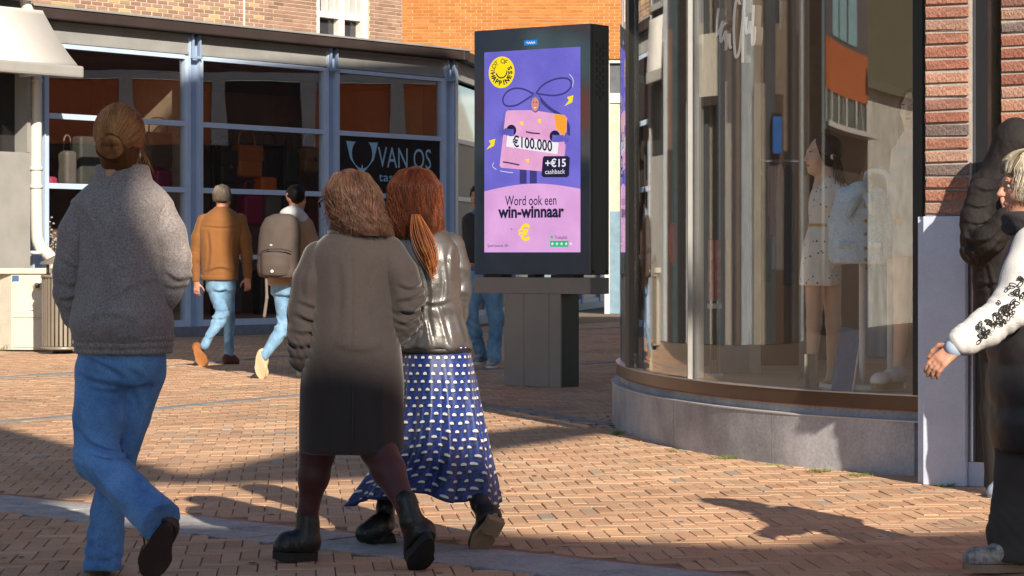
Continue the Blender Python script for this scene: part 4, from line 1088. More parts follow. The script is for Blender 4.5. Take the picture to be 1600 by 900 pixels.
# row of shops that carries on to the left of the grey shopfront
lr = empty('left_shop_row', tuple(fac_p(-8, 0)), 'row of brick shops carrying on left of the awning', 'building')
g = np.random.default_rng(21); pal_ = [(58, 48, 44), (40, 38, 40), (96, 78, 66), (190, 200, 208), (84, 92, 98), (120, 100, 84), (70, 60, 56), (186, 176, 160), (64, 84, 92), (46, 40, 38)]  # random panels mirror as streaks; pale entries put sky reflections into colour
a = tn0 - .02; k = 0
while a > tn0 - 16:
    w_ = float(g.uniform(.12, .85)); c_ = pal_[int(g.integers(0, 10))]
    fbox('shopfront_panel', a - w_, a - .01, .0, float(g.uniform(2.5, 3.6) if g.random() < .45 else g.uniform(5, 8.4)), -.4, float(g.uniform(.02, .2)), mat('row_%d' % c_[0], hexc(*c_), rough=.35, var=.2, vscale=2), lr); a -= w_
for k in range(6):
    a = tn0 - .02 - 2.6 * k; b = a - 2.58
    fbox('upper_wall', b, a, 0, 8.5, -.6, -.01, mat('row_brick_%d' % (k % 3), hexc(*((116, 92, 76), (150, 136, 118), (100, 86, 78))[k % 3]), var=.25, vscale=2), lr)
    fbox('upper_window', b + .7, b + 1.8, 4.3, 6.2, -.005, .01, mat('upper_pane', (.08, .1, .12)), lr); fbox('window_frame', b + .62, b + .69, 4.2, 6.3, -.005, .015, M_white, lr)

def refl(px, py):
    """where a line of sight mirrored in the curved glass meets the row on the left"""
    p, nr, _ = cpt(s_of_px(px)); d = p.normalized(); n_ = -nr; r_ = d - n_ * (2 * d.dot(n_)); A = Vector(fac_p(0, 0, .3)[:2])
    det = r_.x * -FU.y + r_.y * FU.x; q = A - p; l_ = (q.x * -FU.y + q.y * FU.x) / det; hit = p + r_ * l_; t = (hit - A).dot(FU)
    return t, CH + (HY - py) / F * (p.length + l_) * (p.y / p.length)
ra, rb = refl(1206, 240), refl(1194, 180)
fs_ = empty('blue_flag_sign', tuple(fac_p(ra[0], 0, .3)), 'bright blue flag sign on the shop row mirrored in the curved window', 'sign')
fbox('panel', min(ra[0], rb[0]), max(ra[0], rb[0]), ra[1], rb[1], .28, .32, mat('sign_blue', hexc(30, 120, 215), rough=.4), fs_); fbox('bracket', min(ra[0], rb[0]), max(ra[0], rb[0]), rb[1] + .002, rb[1] + .04, .0, .34, M_black, fs_)
ra, rb = refl(1106, 150), refl(1077, 55)
sb_ = empty('cream_blind', tuple(fac_p(ra[0], 0, .3)), 'cream roller blind over a shop in the row mirrored in the curved window', 'awning')
fbox('cloth', min(ra[0], rb[0]), max(ra[0], rb[0]), ra[1], rb[1], .25, .4, mat('cream_cloth', (.74, .70, .60), rough=.8), sb_); fbox('bar', min(ra[0], rb[0]), max(ra[0], rb[0]), ra[1] - .12, ra[1] - .002, .22, .44, M_gut, sb_)
# ================================================================== PEOPLE
M_skin = mat('skin', hexc(200, 145, 120), rough=.55, var=.2, vscale=45, sub=.12, bump=.25, bscale=140, bdist=.002)
M_skin2 = mat('skin_pale', hexc(214, 165, 140), rough=.5, var=.08, vscale=20, sub=.15)
def hairm(name, c, c2):
    mat(name + '_base', tuple(x * .45 for x in c), rough=.6, var=.3, vscale=30, stretch=(1, 1, .12), spec=.2)  # darker copy under the strands puts gap shade into the colour
    return mat(name, c, rough=.42, var=.25, vscale=14, stretch=(1, 1, .3), spec=.35, col2=c2, attr='tone')
def hb(H): return MATS[H.name + '_base']
class Fig:
    def __init__(s, name, Y0, cx, label, cat='person', z=0.):
        s.Y = Y0; s.s = Y0 / F
        s.root = empty(name, (XP(cx, Y0), Y0, z), label, cat)
    def p(s, px, py, dy=0.):
        Y = s.Y + dy; return np.array(((px - CX) * Y / F, Y, CH - (py - HY) * Y / F))
    def r(s, px): return px * s.s
    def lim(s, pts, k=.02):
        """pts: (px,py,dy,r_px)"""
        P = [s.p(a, b, c) for a, b, c, _ in pts]; rr = [s.r(q[3]) for q in pts]
        return chain(P, rr, k)
    def bl(s, pts, k=.02): return s.lim([(a, b, c, r * (.70 if r > 6.6 else 1)) for a, b, c, r in pts], k)
    def stk(s, lv, yaw=0., k=.03, fold=None, rnd=.02):
        """lv: (px,py,dy,rx_px,ry_m)"""
        L = []
        for a, b, c, rx, ry in lv:
            q = s.p(a, b, c); L.append((q[0], q[1], q[2], s.r(rx), ry))
        return stack(L, yaw, k, fold, rnd)
    def mesh(s, name, prims, h, m, disp=None, parent=None, smooth=1):
        return sdf_mesh(name, prims, h, m, parent or s.root, disp, smooth)
def basis(fwd, up=(0, 0, 1)):
    f = A3(fwd); f /= np.linalg.norm(f); r = np.cross(f, A3(up)); r /= np.linalg.norm(r); u = np.cross(r, f)
    return np.stack([r, f, u], 1)          # columns right, forward, up
def head_prims(c, B, s=1., neck=True, ears=True):
    T = lambda x, y, z: A3(c) + B @ (np.array((x, y, z)) * s)
    e = lambda p, r, k=.015, op='u': ell(T(*p), np.array(r) * s, B, k, op)
    L = [e((0, -.012, .032), (.073, .092, .086)), e((0, .03, -.035), (.060, .066, .085), .03), e((0, .062, -.095), (.030, .028, .022), .03),
         e((.036, .062, -.03), (.026, .026, .026), .02), e((-.036, .062, -.03), (.026, .026, .026), .02), e((0, .082, .022), (.05, .014, .014), .02),
         cap(T(0, .092, .012), T(0, .114, -.026), .008 * s, .0125 * s, .01), e((.011, .104, -.03), (.008, .009, .007), .006), e((-.011, .104, -.03), (.008, .009, .007), .006),
         e((0, .094, -.057), (.022, .010, .0055), .006), e((0, .092, -.068), (.020, .011, .0065), .006)]
    L += [e((q * .031, .098, .002), (.013, .011, .009), .01, 's') for q in (-1, 1)]
    if ears:
        for q in (-1, 1): L.append(e((q * .074, -.008, -.012), (.010, .020, .031), .008))
    if neck: L += [cap(T(0, -.012, -.06), T(0, -.026, -.165), .050 * s, .052 * s, .02)]
    return L
def face_bits(fig, c, B, s=1., iris=(.12, .07, .04), brow=(.10, .06, .04), lip=(.42, .15, .13), par=None):
    T = lambda x, y, z: Vector(A3(c) + B @ (np.array((x, y, z)) * s))
    def blob(nm, p, r, m):
        o = sdf_mesh(nm, [ell(T(*p), np.array(r) * s, B)], .0025, m, par or fig.root, smooth=0); return o
    for q in (-1, 1):
        blob('eye', (q * .031, .0815, .001), (.012, .010, .0085), mat('eye_white', (.7, .68, .64), rough=.2)); blob('iris', (q * .031, .0885, .001), (.0055, .004, .0055), mat('iris_%.2f' % iris[0], iris, rough=.15))
        blob('eyebrow', (q * .031, .0935, .021), (.017, .006, .0035), mat('brow_%.2f' % brow[0], brow, rough=.8))
    blob('lips', (0, .0955, -.0625), (.021, .0095, .0085), mat('lips_%.2f' % lip[0], lip, rough=.4))
def hand_prims(w, d, nrm, s=1., curl=.5, side=1):
    """w wrist, d pointing direction, nrm palm normal (the way the fingers curl), side: thumb side along cross(d,nrm)*side"""
    w, d, nrm = A3(w), A3(d), A3(nrm); d /= np.linalg.norm(d); nrm = nrm - d * (nrm @ d); nrm /= np.linalg.norm(nrm); x = np.cross(d, nrm) * side
    L = [cap(w - d * .03 * s, w + d * .02 * s, .026 * s, .024 * s, .01)]
    for q in (-.024, -.008, .008, .024): L.append(cap(w + x * q * .7 * s + d * .01 * s, w + x * q * s + d * .082 * s, .014 * s, .0115 * s, .012))
    for q, ln, a in ((-.027, .062, 1.15), (-.009, .076, 1.05), (.009, .080, .95), (.027, .072, .85)):
        p = w + x * q * s + d * .085 * s; ang = 0
        for k, (f, r) in enumerate(((.45, .0092), (.30, .0084), (.25, .0075))):
            ang += curl * a * (.6, 1., .8)[k]; e = p + (d * math.cos(ang) + nrm * math.sin(ang) + x * q * .6) * ln * f * s
            L.append(cap(p, e, r * s, r * .92 * s, .003)); p = e
    p = w + x * .026 * s + d * .022 * s; dirs = (x * .75 + d * .6 + nrm * .25, x * .3 + d * .9 + nrm * .45, d * .9 + nrm * .6)
    for k, ln in enumerate((.042, .034, .028)):
        v = dirs[k] / np.linalg.norm(dirs[k]); e = p + v * ln * s; L.append(cap(p, e, (.0135, .0105, .009)[k] * s, (.011, .0098, .0082)[k] * s, .005)); p = e
    return L
def strands(name, paths, r, m, parent, taper=True):
    """paths (n,k,3) -> triangular tubes"""
    Pn = np.asarray(paths); n, k, _ = Pn.shape
    T = np.gradient(Pn, axis=1); T /= np.maximum(np.linalg.norm(T, axis=2, keepdims=True), 1e-9)
    ref = np.array((.31, .87, .38)); U = np.cross(T, ref); U /= np.maximum(np.linalg.norm(U, axis=2, keepdims=True), 1e-9); Vv = np.cross(T, U)
    rr = np.broadcast_to(r, (n,))[:, None, None] * (np.interp(np.linspace(0, 1, k), [0, .1, .75, 1], [.6, 1, .9, .25])[None, :, None] if taper else 1)
    ring = np.stack([Pn + rr * (U * math.cos(a) + Vv * math.sin(a)) for a in (0, 2.094, 4.189)], 2)    # n,k,3,3
    V = ring.reshape(-1, 3); q = []
    for j in range(3):
        a = np.arange(k - 1) * 3 + j; b = np.arange(k - 1) * 3 + (j + 1) % 3; q.append(np.stack([a, b, b + 3, a + 3], 1))
    q = np.concatenate(q); Fq = (np.arange(n)[:, None, None] * (k * 3) + q[None]).reshape(-1, 4)
    o = quick(name, V, Fq, m, parent, True)
    if m.name.endswith('hair'):
        g = np.random.default_rng(n); a = o.data.attributes.new('tone', 'FLOAT_COLOR', 'POINT'); q_ = np.clip(g.lognormal(-.03, .28, n), .45, 1.9)
        w_ = 1 + g.normal(0, .05, (n, 3)); c_ = np.concatenate([q_[:, None] * w_, np.ones((n, 1))], 1).astype(np.float32); a.data.foreach_set('color', np.repeat(c_, k * 3, 0).ravel())
    return o
def fall(C, prof, ax, ay, n, ph, wave=.0, seed=0, k=14, jit=.05, end=.12, clump=0., lam=2.2, shift=None, rr=(.86, 1.03)):
    """strands falling from the crown: prof rows (t, radius scale, z); ph azimuth range"""
    g = np.random.default_rng(seed); t = np.linspace(0, 1, k)
    if clump:
        cc = g.uniform(ph[0], ph[1], int(n / clump) + 1); phi = cc[g.integers(0, len(cc), n)] + g.normal(0, .05, n)
        w0 = (np.floor(phi * 9) * 1.7)
    else: phi = g.uniform(ph[0], ph[1], n); w0 = g.uniform(0, 6.28, n)
    P = np.array(prof); L = 1 - end * g.random(n) ** 1.5
    tt = t[None] * L[:, None]; rs = np.interp(tt, P[:, 0], P[:, 1]); z = np.interp(tt, P[:, 0], P[:, 2])
    rad = g.uniform(rr[0], rr[1], n)[:, None]; ang = phi[:, None] + wave * np.sin(w0[:, None] + tt * 6.28 * lam) * tt + g.normal(0, jit, n)[:, None] * tt
    rs = rs * rad * (1 + wave * .6 * np.cos(w0[:, None] * 1.3 + tt * 6.28 * lam) * tt)
    X = C[0] + ax * rs * np.cos(ang); Yv = C[1] + ay * rs * np.sin(ang); Z = C[2] + z
    out = np.stack([X, Yv, Z], 2)
    if shift is not None: out = out + np.asarray(shift)[None, None] * (tt ** 2)[..., None]
    return out
def folds(amp=.004, sc=9., seed=1, st=(1, 1, .45), amp2=.0015, sc2=28.):
    def f(P):
        Q = P * np.array(st); return amp * vnoise(Q, sc, seed) + amp2 * vnoise(Q, sc2, seed + 1)
    return f
def ridges(amp=.006, sc=7., seed=1, st=(1, 1, .5), sh=0.):
    def f(P):
        Q = P.copy(); Q[:, 2] = Q[:, 2] + sh * Q[:, 0]; Q = Q * np.array(st); return amp * (.45 - np.abs(vnoise(Q, sc, seed)) - .5 * np.abs(vnoise(Q, sc * 2.1, seed + 3)))
    return f
def crease(p, axis, n=3, lam=.03, amp=.006, sig=.06, seed=0, tilt=0.4):
    """sharp drag folds around a joint"""
    p = A3(p); axis = A3(axis) / np.linalg.norm(axis)
    def f(P):
        q = P - p; d = np.linalg.norm(q, axis=-1); t = q @ axis + lam * .9 * vnoise(P, 11, seed) + q @ np.roll(axis, 1) * .5
        w = np.exp(-(d / sig) ** 2); s = np.sin(2 * np.pi * t / lam)
        return amp * w * (np.abs(s) ** .7 * np.sign(s)) * (.25 + .75 * np.clip(.5 + vnoise(P, 9, seed + 4), 0, 1))
    return f
def foldlines(f, lines, dyc=.03):
    """drag folds traced along the cloth on the side towards the street: (points, half width px, height m)"""
    def fn(P):
        px = CX + F * P[:, 0] / P[:, 1]; py = HY + (CH - P[:, 2]) / P[:, 1] * F
        near = np.clip((f.Y + dyc - P[:, 1]) / .03, 0, 1); out = np.zeros(len(P))
        for pts, w, amp in lines:
            Q = np.array(pts, float)
            for _ in range(2): Q = np.concatenate([Q[:1]] + [np.stack([Q[i] * .75 + Q[i + 1] * .25, Q[i] * .25 + Q[i + 1] * .75]) for i in range(len(Q) - 1)] + [Q[-1:]])
            L = np.r_[0, np.cumsum(np.linalg.norm(np.diff(Q, axis=0), axis=1))]; best = np.full(len(P), 1e9); sg = np.zeros(len(P)); u = np.zeros(len(P))
            lo, hi = Q.min(0) - 3 * w, Q.max(0) + 3 * w
            m = (px > lo[0]) & (px < hi[0]) & (py > lo[1]) & (py < hi[1]) & (near > 0)
            if not m.any(): continue
            x, y = px[m], py[m]; b = best[m]; s_ = sg[m]; uu = u[m]
            for i in range(len(Q) - 1):
                d = Q[i + 1] - Q[i]; l2 = d @ d; t = np.clip(((x - Q[i, 0]) * d[0] + (y - Q[i, 1]) * d[1]) / l2, 0, 1)
                ex, ey = x - Q[i, 0] - t * d[0], y - Q[i, 1] - t * d[1]; dist = np.hypot(ex, ey); c = np.sign(d[0] * ey - d[1] * ex); k = dist < b
                b = np.where(k, dist, b); s_ = np.where(k, c * dist, s_); uu = np.where(k, (L[i] + t * math.sqrt(l2)) / L[-1], uu)
            q = s_ / w; out[m] += amp * 1.9 * q * np.exp(-q * q) * np.sqrt(np.clip(np.sin(np.pi * uu), 0, 1)) * near[m]
        return out
    return fn
def total(*fs): return lambda P: sum(f(P) for f in fs)
def denim(name, c, c2):
    m = mat(name, c, rough=.85, var=.3, vscale=7, col2=c2, fine=.22, fscale=260, bump=.25, bscale=300, bdist=.002, sheen=.15, stretch=(1, 1, .6)); return m
def shoe(fig, heel, toe, up, w, h, m_up, m_sole, sole=.022, hs=1., name='shoe', res=.006, extra=(), heelblock=0., solew=1.08):
    heel, toe, up = A3(heel), A3(toe), A3(up); d = toe - heel; L = np.linalg.norm(d); d = d / L; up = up - d * (up @ d); up /= np.linalg.norm(up); x = np.cross(d, up)
    b0 = heel + up * sole
    pr = [cap(b0 + d * .04 + up * h * .5, b0 + d * .11 + up * h * .42, h * .52 * hs, h * .46, .02), cap(b0 + d * .11 + up * h * .35, b0 + d * (L - .05) + up * h * .22, h * .42, h * .30, .03)]
    def flatx(p):   # widen across x
        fn0 = p.fn
        return p
    pr += [ell(b0 + d * (L - .055) + up * .015, (w * .5, .055, .045), np.stack([x, d, up], 1), .03), ell(b0 + d * .045 + up * .02, (w * .42, .045, .05), np.stack([x, d, up], 1), .03)]
    pr += list(extra) + [half(b0, -up, 'i')]
    o = fig.mesh(name, pr, res, m_up)
    n = 26; V = []; Fc = []
    for zz_ in (0, sole):
        for k in range(n):
            a = 2 * math.pi * k / n; cx_ = math.cos(a); sy = math.sin(a)
            ll = L * .5 + L * .51 * cx_; ww = w * .5 * solew * sy * (.82 + .18 * math.cos(a * 1.0) if cx_ < 0 else 1.0) * (1 if abs(cx_) < .9 else .95)
            lift = (.02 * max(0, cx_ - .6) if zz_ == 0 else .012 * max(0, cx_ - .6))
            V.append(heel + d * ll + x * ww * 1. + up * (zz_ + lift))
    for k in range(n): Fc.append((k, (k + 1) % n, n + (k + 1) % n, n + k))
    Fc += [tuple(range(n))[::-1], tuple(range(n, 2 * n))]
    pd('sole', V, Fc, m_sole, o)
    if heelblock:
        q = heel + d * .005; pd('heel', [q + x * a * w * .4 + d * b + up * c for c in (-heelblock, .004) for a, b in ((-1, 0), (1, 0), (1, .07), (-1, .07))], [(0, 1, 2, 3), (7, 6, 5, 4), (0, 4, 5, 1), (1, 5, 6, 2), (2, 6, 7, 3), (3, 7, 4, 0)], m_sole, o)
    return o

# ------------------------------------------------ woman in the grey wool jacket, seen from behind
def person_wool():
    f = Fig('person', 8.6, 185, 'person in grey wool bomber jacket and blue jeans with a hair bun, walking away')
    B = basis((.28, .95, -.05)); hc = f.p(187, 213, .0)
    body = head_prims(hc, B, 1.0)
    body += f.bl([(190, 262, 0, 24), (192, 300, .02, 34), (190, 420, .02, 58), (190, 540, .02, 56)], .05)
    body += f.bl([(150, 310, 0, 24), (102, 445, .02, 20), (130, 505, .06, 16)]) + f.bl([(240, 312, 0, 24), (283, 420, .02, 20), (258, 478, .06, 16)])
    body += f.bl([(162, 560, 0, 36), (148, 722, -.05, 26), (236, 806, -.31, 17)]) + f.bl([(220, 560, 0, 36), (186, 728, .08, 26), (160, 880, .05, 17)])
    f.mesh('body', body, .0085, M_skin)
    face_bits(f, hc, B)
    M = mat('grey_wool', hexc(140, 133, 132), rough=.95, var=.16, vscale=5, fine=.33, fscale=150, bump=.6, bscale=170, bdist=.004, sheen=.4)
    tor = f.stk([(193, 537, .0, 74, .165), (192, 523, .0, 80, .18), (191, 505, .0, 84, .19), (190, 470, 0, 77, .175), (190, 410, 0, 70, .165), (191, 350, .0, 76, .155), (192, 318, .0, 84, .145), (193, 296, .01, 66, .12), (193, 280, .015, 45, .10), (193, 268, .02, 35, .085)], .06, rnd=.03)
    jk = [tor]; slv = []
    slv += f.lim([(144, 326, -.01, 34), (125, 366, -.015, 34), (113, 425, -.01, 30), (111, 458, -.01, 28)], .014) + f.lim([(111, 458, -.01, 28), (120, 492, .0, 23), (138, 510, .02, 20)], .012)
    slv += f.lim([(242, 328, -.01, 33), (259, 364, -.015, 32), (271, 405, -.01, 28), (272, 428, -.01, 27)], .014) + f.lim([(272, 428, -.01, 27), (262, 460, .0, 22), (250, 482, .02, 20)], .012)
    el1, el2 = f.p(104, 455), f.p(277, 425)
    dsp = total(folds(.007, 8, 3, (1, 1, .3), .002, 24), ridges(.007, 5, 9, (1, 1, .4), .4), crease(el1, (.2, 0, 1), lam=.045, amp=.006, sig=.07, seed=2), crease(el2, (-.2, 0, 1), lam=.04, amp=.006, sig=.07, seed=5),
                crease(f.p(190, 490, -.18), (.3, 0, 1), lam=.09, amp=.004, sig=.14, seed=8))
    seamL = lambda P: .006 * np.exp(-(((P[:, 0] - f.p(138, 340)[0] - .25 * (f.p(0, 340)[2] - P[:, 2])) / .008) ** 2)) * (np.abs(P[:, 2] - f.p(0, 345)[2]) < .13)
    fl1 = foldlines(f, [([(96, 322), (119, 314), (144, 346), (158, 405), (156, 445)], 5, .007), ([(174, 469), (210, 446), (251, 436)], 8, .005), ([(150, 380), (170, 430), (165, 480)], 9, .006), ([(235, 380), (222, 440), (232, 490)], 9, .005), ([(190, 300), (196, 380), (190, 460)], 12, .004), ([(130, 505), (170, 488), (215, 500)], 6, .005)] + [([(x, 484 + (x * 7) % 11), (x + 4, 512)], 3.5, .004) for x in range(128, 268, 12)], .02)
    fl2 = foldlines(f, [([(96, 405), (128, 423), (148, 420)], 6, .009), ([(90, 440), (112, 448), (138, 440)], 5, .007), ([(92, 466), (116, 468), (138, 452)], 5, .008), ([(112, 350), (106, 400), (112, 440)], 7, .005), ([(258, 423), (279, 441), (299, 430)], 5, .008), ([(256, 446), (272, 452), (292, 444)], 4, .006), ([(284, 360), (290, 395), (286, 420)], 6, .005), ([(105, 485), (122, 484), (140, 492)], 5, .007)], .02)
    jo = f.mesh('jacket', jk, .006, M, total(dsp, fl1)); f.mesh('sleeve', slv, .006, M, total(dsp, fl2), parent=jo)
    # stand collar
    col = f.stk([(193, 290, .015, 50, .11), (192, 277, .015, 45, .10), (191, 264, .02, 43, .095), (191, 257, .02, 41, .09)], .0, rnd=.012)
    f.mesh('collar', [col], .005, M)
    rib = f.stk([(193, 553, .0, 73, .16), (193, 546, .0, 77, .168), (193, 540, .0, 76.5, .167), (193, 532, .0, 78, .17), (193, 524, .0, 78.5, .172), (193, 516, .0, 79, .172)], .06, rnd=.008, fold=lambda P, a, z: .0026 * np.sin(a * 64) + .004 * np.sin(z * 2 * np.pi / .026))
    f.mesh('rib_hem', [rib], .0055, M)
    J = denim('blue_denim', hexc(80, 130, 196), hexc(116, 166, 222))
    hips = f.stk([(190, 600, .01, 62, .13), (190, 570, .0, 68, .145), (191, 535, .0, 66, .14)], 0, .04)
    jl = [hips] + f.lim([(161, 585, -.01, 42), (153, 650, -.03, 38), (149, 716, -.07, 34)], .03) + f.lim([(149, 716, -.07, 34), (200, 768, -.2, 31), (252, 816, -.35, 32)], .015)
    jl += f.lim([(222, 585, .02, 37), (203, 650, .06, 33), (185, 722, .09, 28), (168, 800, .07, 27), (159, 892, .04, 31)], .012)
    kn = f.p(150, 722, -.07); cr = f.p(192, 610, -.12)
    dj = total(folds(.004, 7, 11, (1, 1, .5), .002, 22), ridges(.006, 7, 5, (1, 1, 1.1), 1.1), crease(kn, (.45, 0, 1), lam=.055, amp=.009, sig=.10, seed=3), crease(cr, (.8, 0, 1), lam=.06, amp=.006, sig=.10, seed=4), crease(f.p(160, 860), (.1, 0, 1), lam=.05, amp=.005, sig=.12, seed=6), crease(f.p(215, 790, -.3), (1, 0, -.6), lam=.06, amp=.004, sig=.12, seed=9))
    hemA = f.p(251, 816, -.35); dA = hemA - f.p(200, 768, -.2)
    cutA = [half(hemA, dA)] 
    # cut the hem of the raised leg only near it
    cA = cutA[0].fn; cutA[0].fn = lambda P: np.where(np.linalg.norm(P - hemA, axis=-1) < .14, cA(P), -1.)
    fj = foldlines(f, [([(130, 556), (165, 570), (197, 590)], 5, .008), ([(120, 583), (160, 598), (190, 598)], 5, .007), ([(138, 603), (165, 612), (192, 610)], 4.5, .006), ([(122, 666), (144, 697), (195, 706)], 6, .014), ([(140, 708), (170, 719), (202, 712)], 5, .012), ([(130, 722), (157, 757), (190, 792)], 6, .008), ([(161, 718), (199, 731), (240, 772)], 6, .008), ([(180, 745), (215, 770), (248, 800)], 5, .006), ([(118, 620), (122, 650), (140, 676)], 5, .007), ([(144, 800), (152, 850), (144, 890)], 5, .006), ([(172, 820), (182, 856), (176, 888)], 5, .006), ([(205, 600), (222, 640), (212, 690)], 6, .006), ([(230, 575), (240, 600), (226, 640)], 5, .006), ([(135, 870), (160, 878), (188, 866)], 4, .006), ([(138, 845), (165, 840), (186, 850)], 4, .005)], .2)
    f.mesh('jeans', jl + cutA + [half(f.p(0, 893), (0, 0, -1))], .006, J, total(dj, fj))
    f.mesh('leg_seam', f.lim([(118, 600, -.005, .7), (114, 650, -.03, .7), (116, 700, -.06, .7)], .003), .003, mat('seam_blue', hexc(40, 72, 120)))
    BK = mat('dark_shoe', (.025, .018, .016), rough=.5, var=.3); SO_ = mat('dark_sole', hexc(58, 40, 36), rough=.7, var=.25, vscale=20)
    shoe(f, f.p(262, 822, -.38), f.p(230, 906, -.30), f.p(240, 850, -.10) - f.p(252, 850, -.33), .105, .085, BK, SO_, .03, extra=f.lim([(246, 838, -.31, 22), (242, 812, -.31, 25)], .02))
    shoe(f, f.p(160, 899, .0), f.p(150, 893, .26), (0, 0, 1), .095, .075, BK, SO_, .026)
    yp = f.p(232, 842, -.33); f.mesh('shoe_stripe', [ell(yp, (.012, .012, .04), basis((.2, -1, .2)))], .004, mat('yellow_stripe', hexc(200, 150, 40), rough=.6))
    H = hairm('auburn_hair', hexc(144, 92, 52), hexc(214, 156, 98))
    sc = f.p(187, 212, -.005)
    cap_ = [ell(sc + A3((0, -.005, .012)), (.088, .105, .100), None), ell(f.p(185, 246, -.035), (.066, .06, .07), None, .03)]
    fw = hc + B @ A3((0, .10, -.05)); cap_ += [Prim(*(lambda e: (e.lo, e.hi, e.fn, .02, 's'))(ell(fw, (.075, .07, .10), B)))]
    hr = f.mesh('hair', cap_ + [ell(f.p(171, 231, -.115), (.052, .04, .045), basis((.6, -.7, .3)), .02)], .006, hb(H), lambda P: .003 * vnoise(P * A3((1, 1, .3)), 60, 4))
    # strands swept to the bun
    g = np.random.default_rng(5); bun = f.p(173, 230, -.10); Pt = []
    rad = A3((.089, .107, .103)); c0 = sc + A3((0, -.005, .012)); bd = (bun - c0) / rad; bd /= np.linalg.norm(bd)
    for i in range(2200):
        a = g.uniform(0, 6.28); e1 = np.cross(bd, (0, 0, 1.)); e1 /= np.linalg.norm(e1); e2 = np.cross(bd, e1)
        th = g.uniform(1.3, 2.3); t = np.linspace(th, .12, 12)[:, None]
        aa = a + .12 * np.sin(t * 3 + g.uniform(0, 6)) * g.normal()
        d_ = np.cos(t) * bd + np.sin(t) * (np.cos(aa) * e1 + np.sin(aa) * e2)
        Pt.append(c0 + d_ * rad * g.uniform(.985, 1.03))
    Pt = np.array(Pt); ok = (Pt @ B[:, 1] - hc @ B[:, 1]).max(1) < .075
    Pt = Pt[ok & (Pt[:, :, 2].min(1) > f.p(0, 264)[2])]
    strands('strands', Pt, .0009, H, hr)
    Bq = []; bc = f.p(170, 231, -.135); bm_ = basis((.5, -.8, .2))
    for i in range(380):
        a0 = g.uniform(0, 6.28); R_ = g.uniform(.008, .046); t = np.linspace(0, 2.6, 12); a = a0 + t
        loc = np.stack([R_ * 1.05 * np.cos(a), .026 * np.sqrt(max(0, 1 - (R_ / .05) ** 2)) + g.normal(0, .002) + .003 * np.sin(a * 3 + a0), R_ * .92 * np.sin(a)], 1)
        Bq.append(bc + loc @ bm_.T)
    strands('bun_strands', np.array(Bq), .0013, H, hr)
    Wq = []
    for i in range(46):
        s0 = f.p(g.uniform(205, 222), g.uniform(200, 235), g.uniform(-.02, .03)); e0 = s0 + A3((g.uniform(-.005, .05), g.normal(0, .02), -g.uniform(.03, .12)))
        t = np.linspace(0, 1, 12)[:, None]; Wq.append(s0 * (1 - t) + e0 * t + A3((.018, 0, 0)) * np.sin(t * 3.1) * g.uniform(-.4, 1.2))
    strands('loose_strands', np.array(Wq), .0007, H, hr)
    er = f.p(218, 243, .0); f.mesh('earring', [ell(er, (.006, .006, .012))], .003, mat('pearl', (.8, .78, .72), rough=.2, metal=.4))
person_wool()

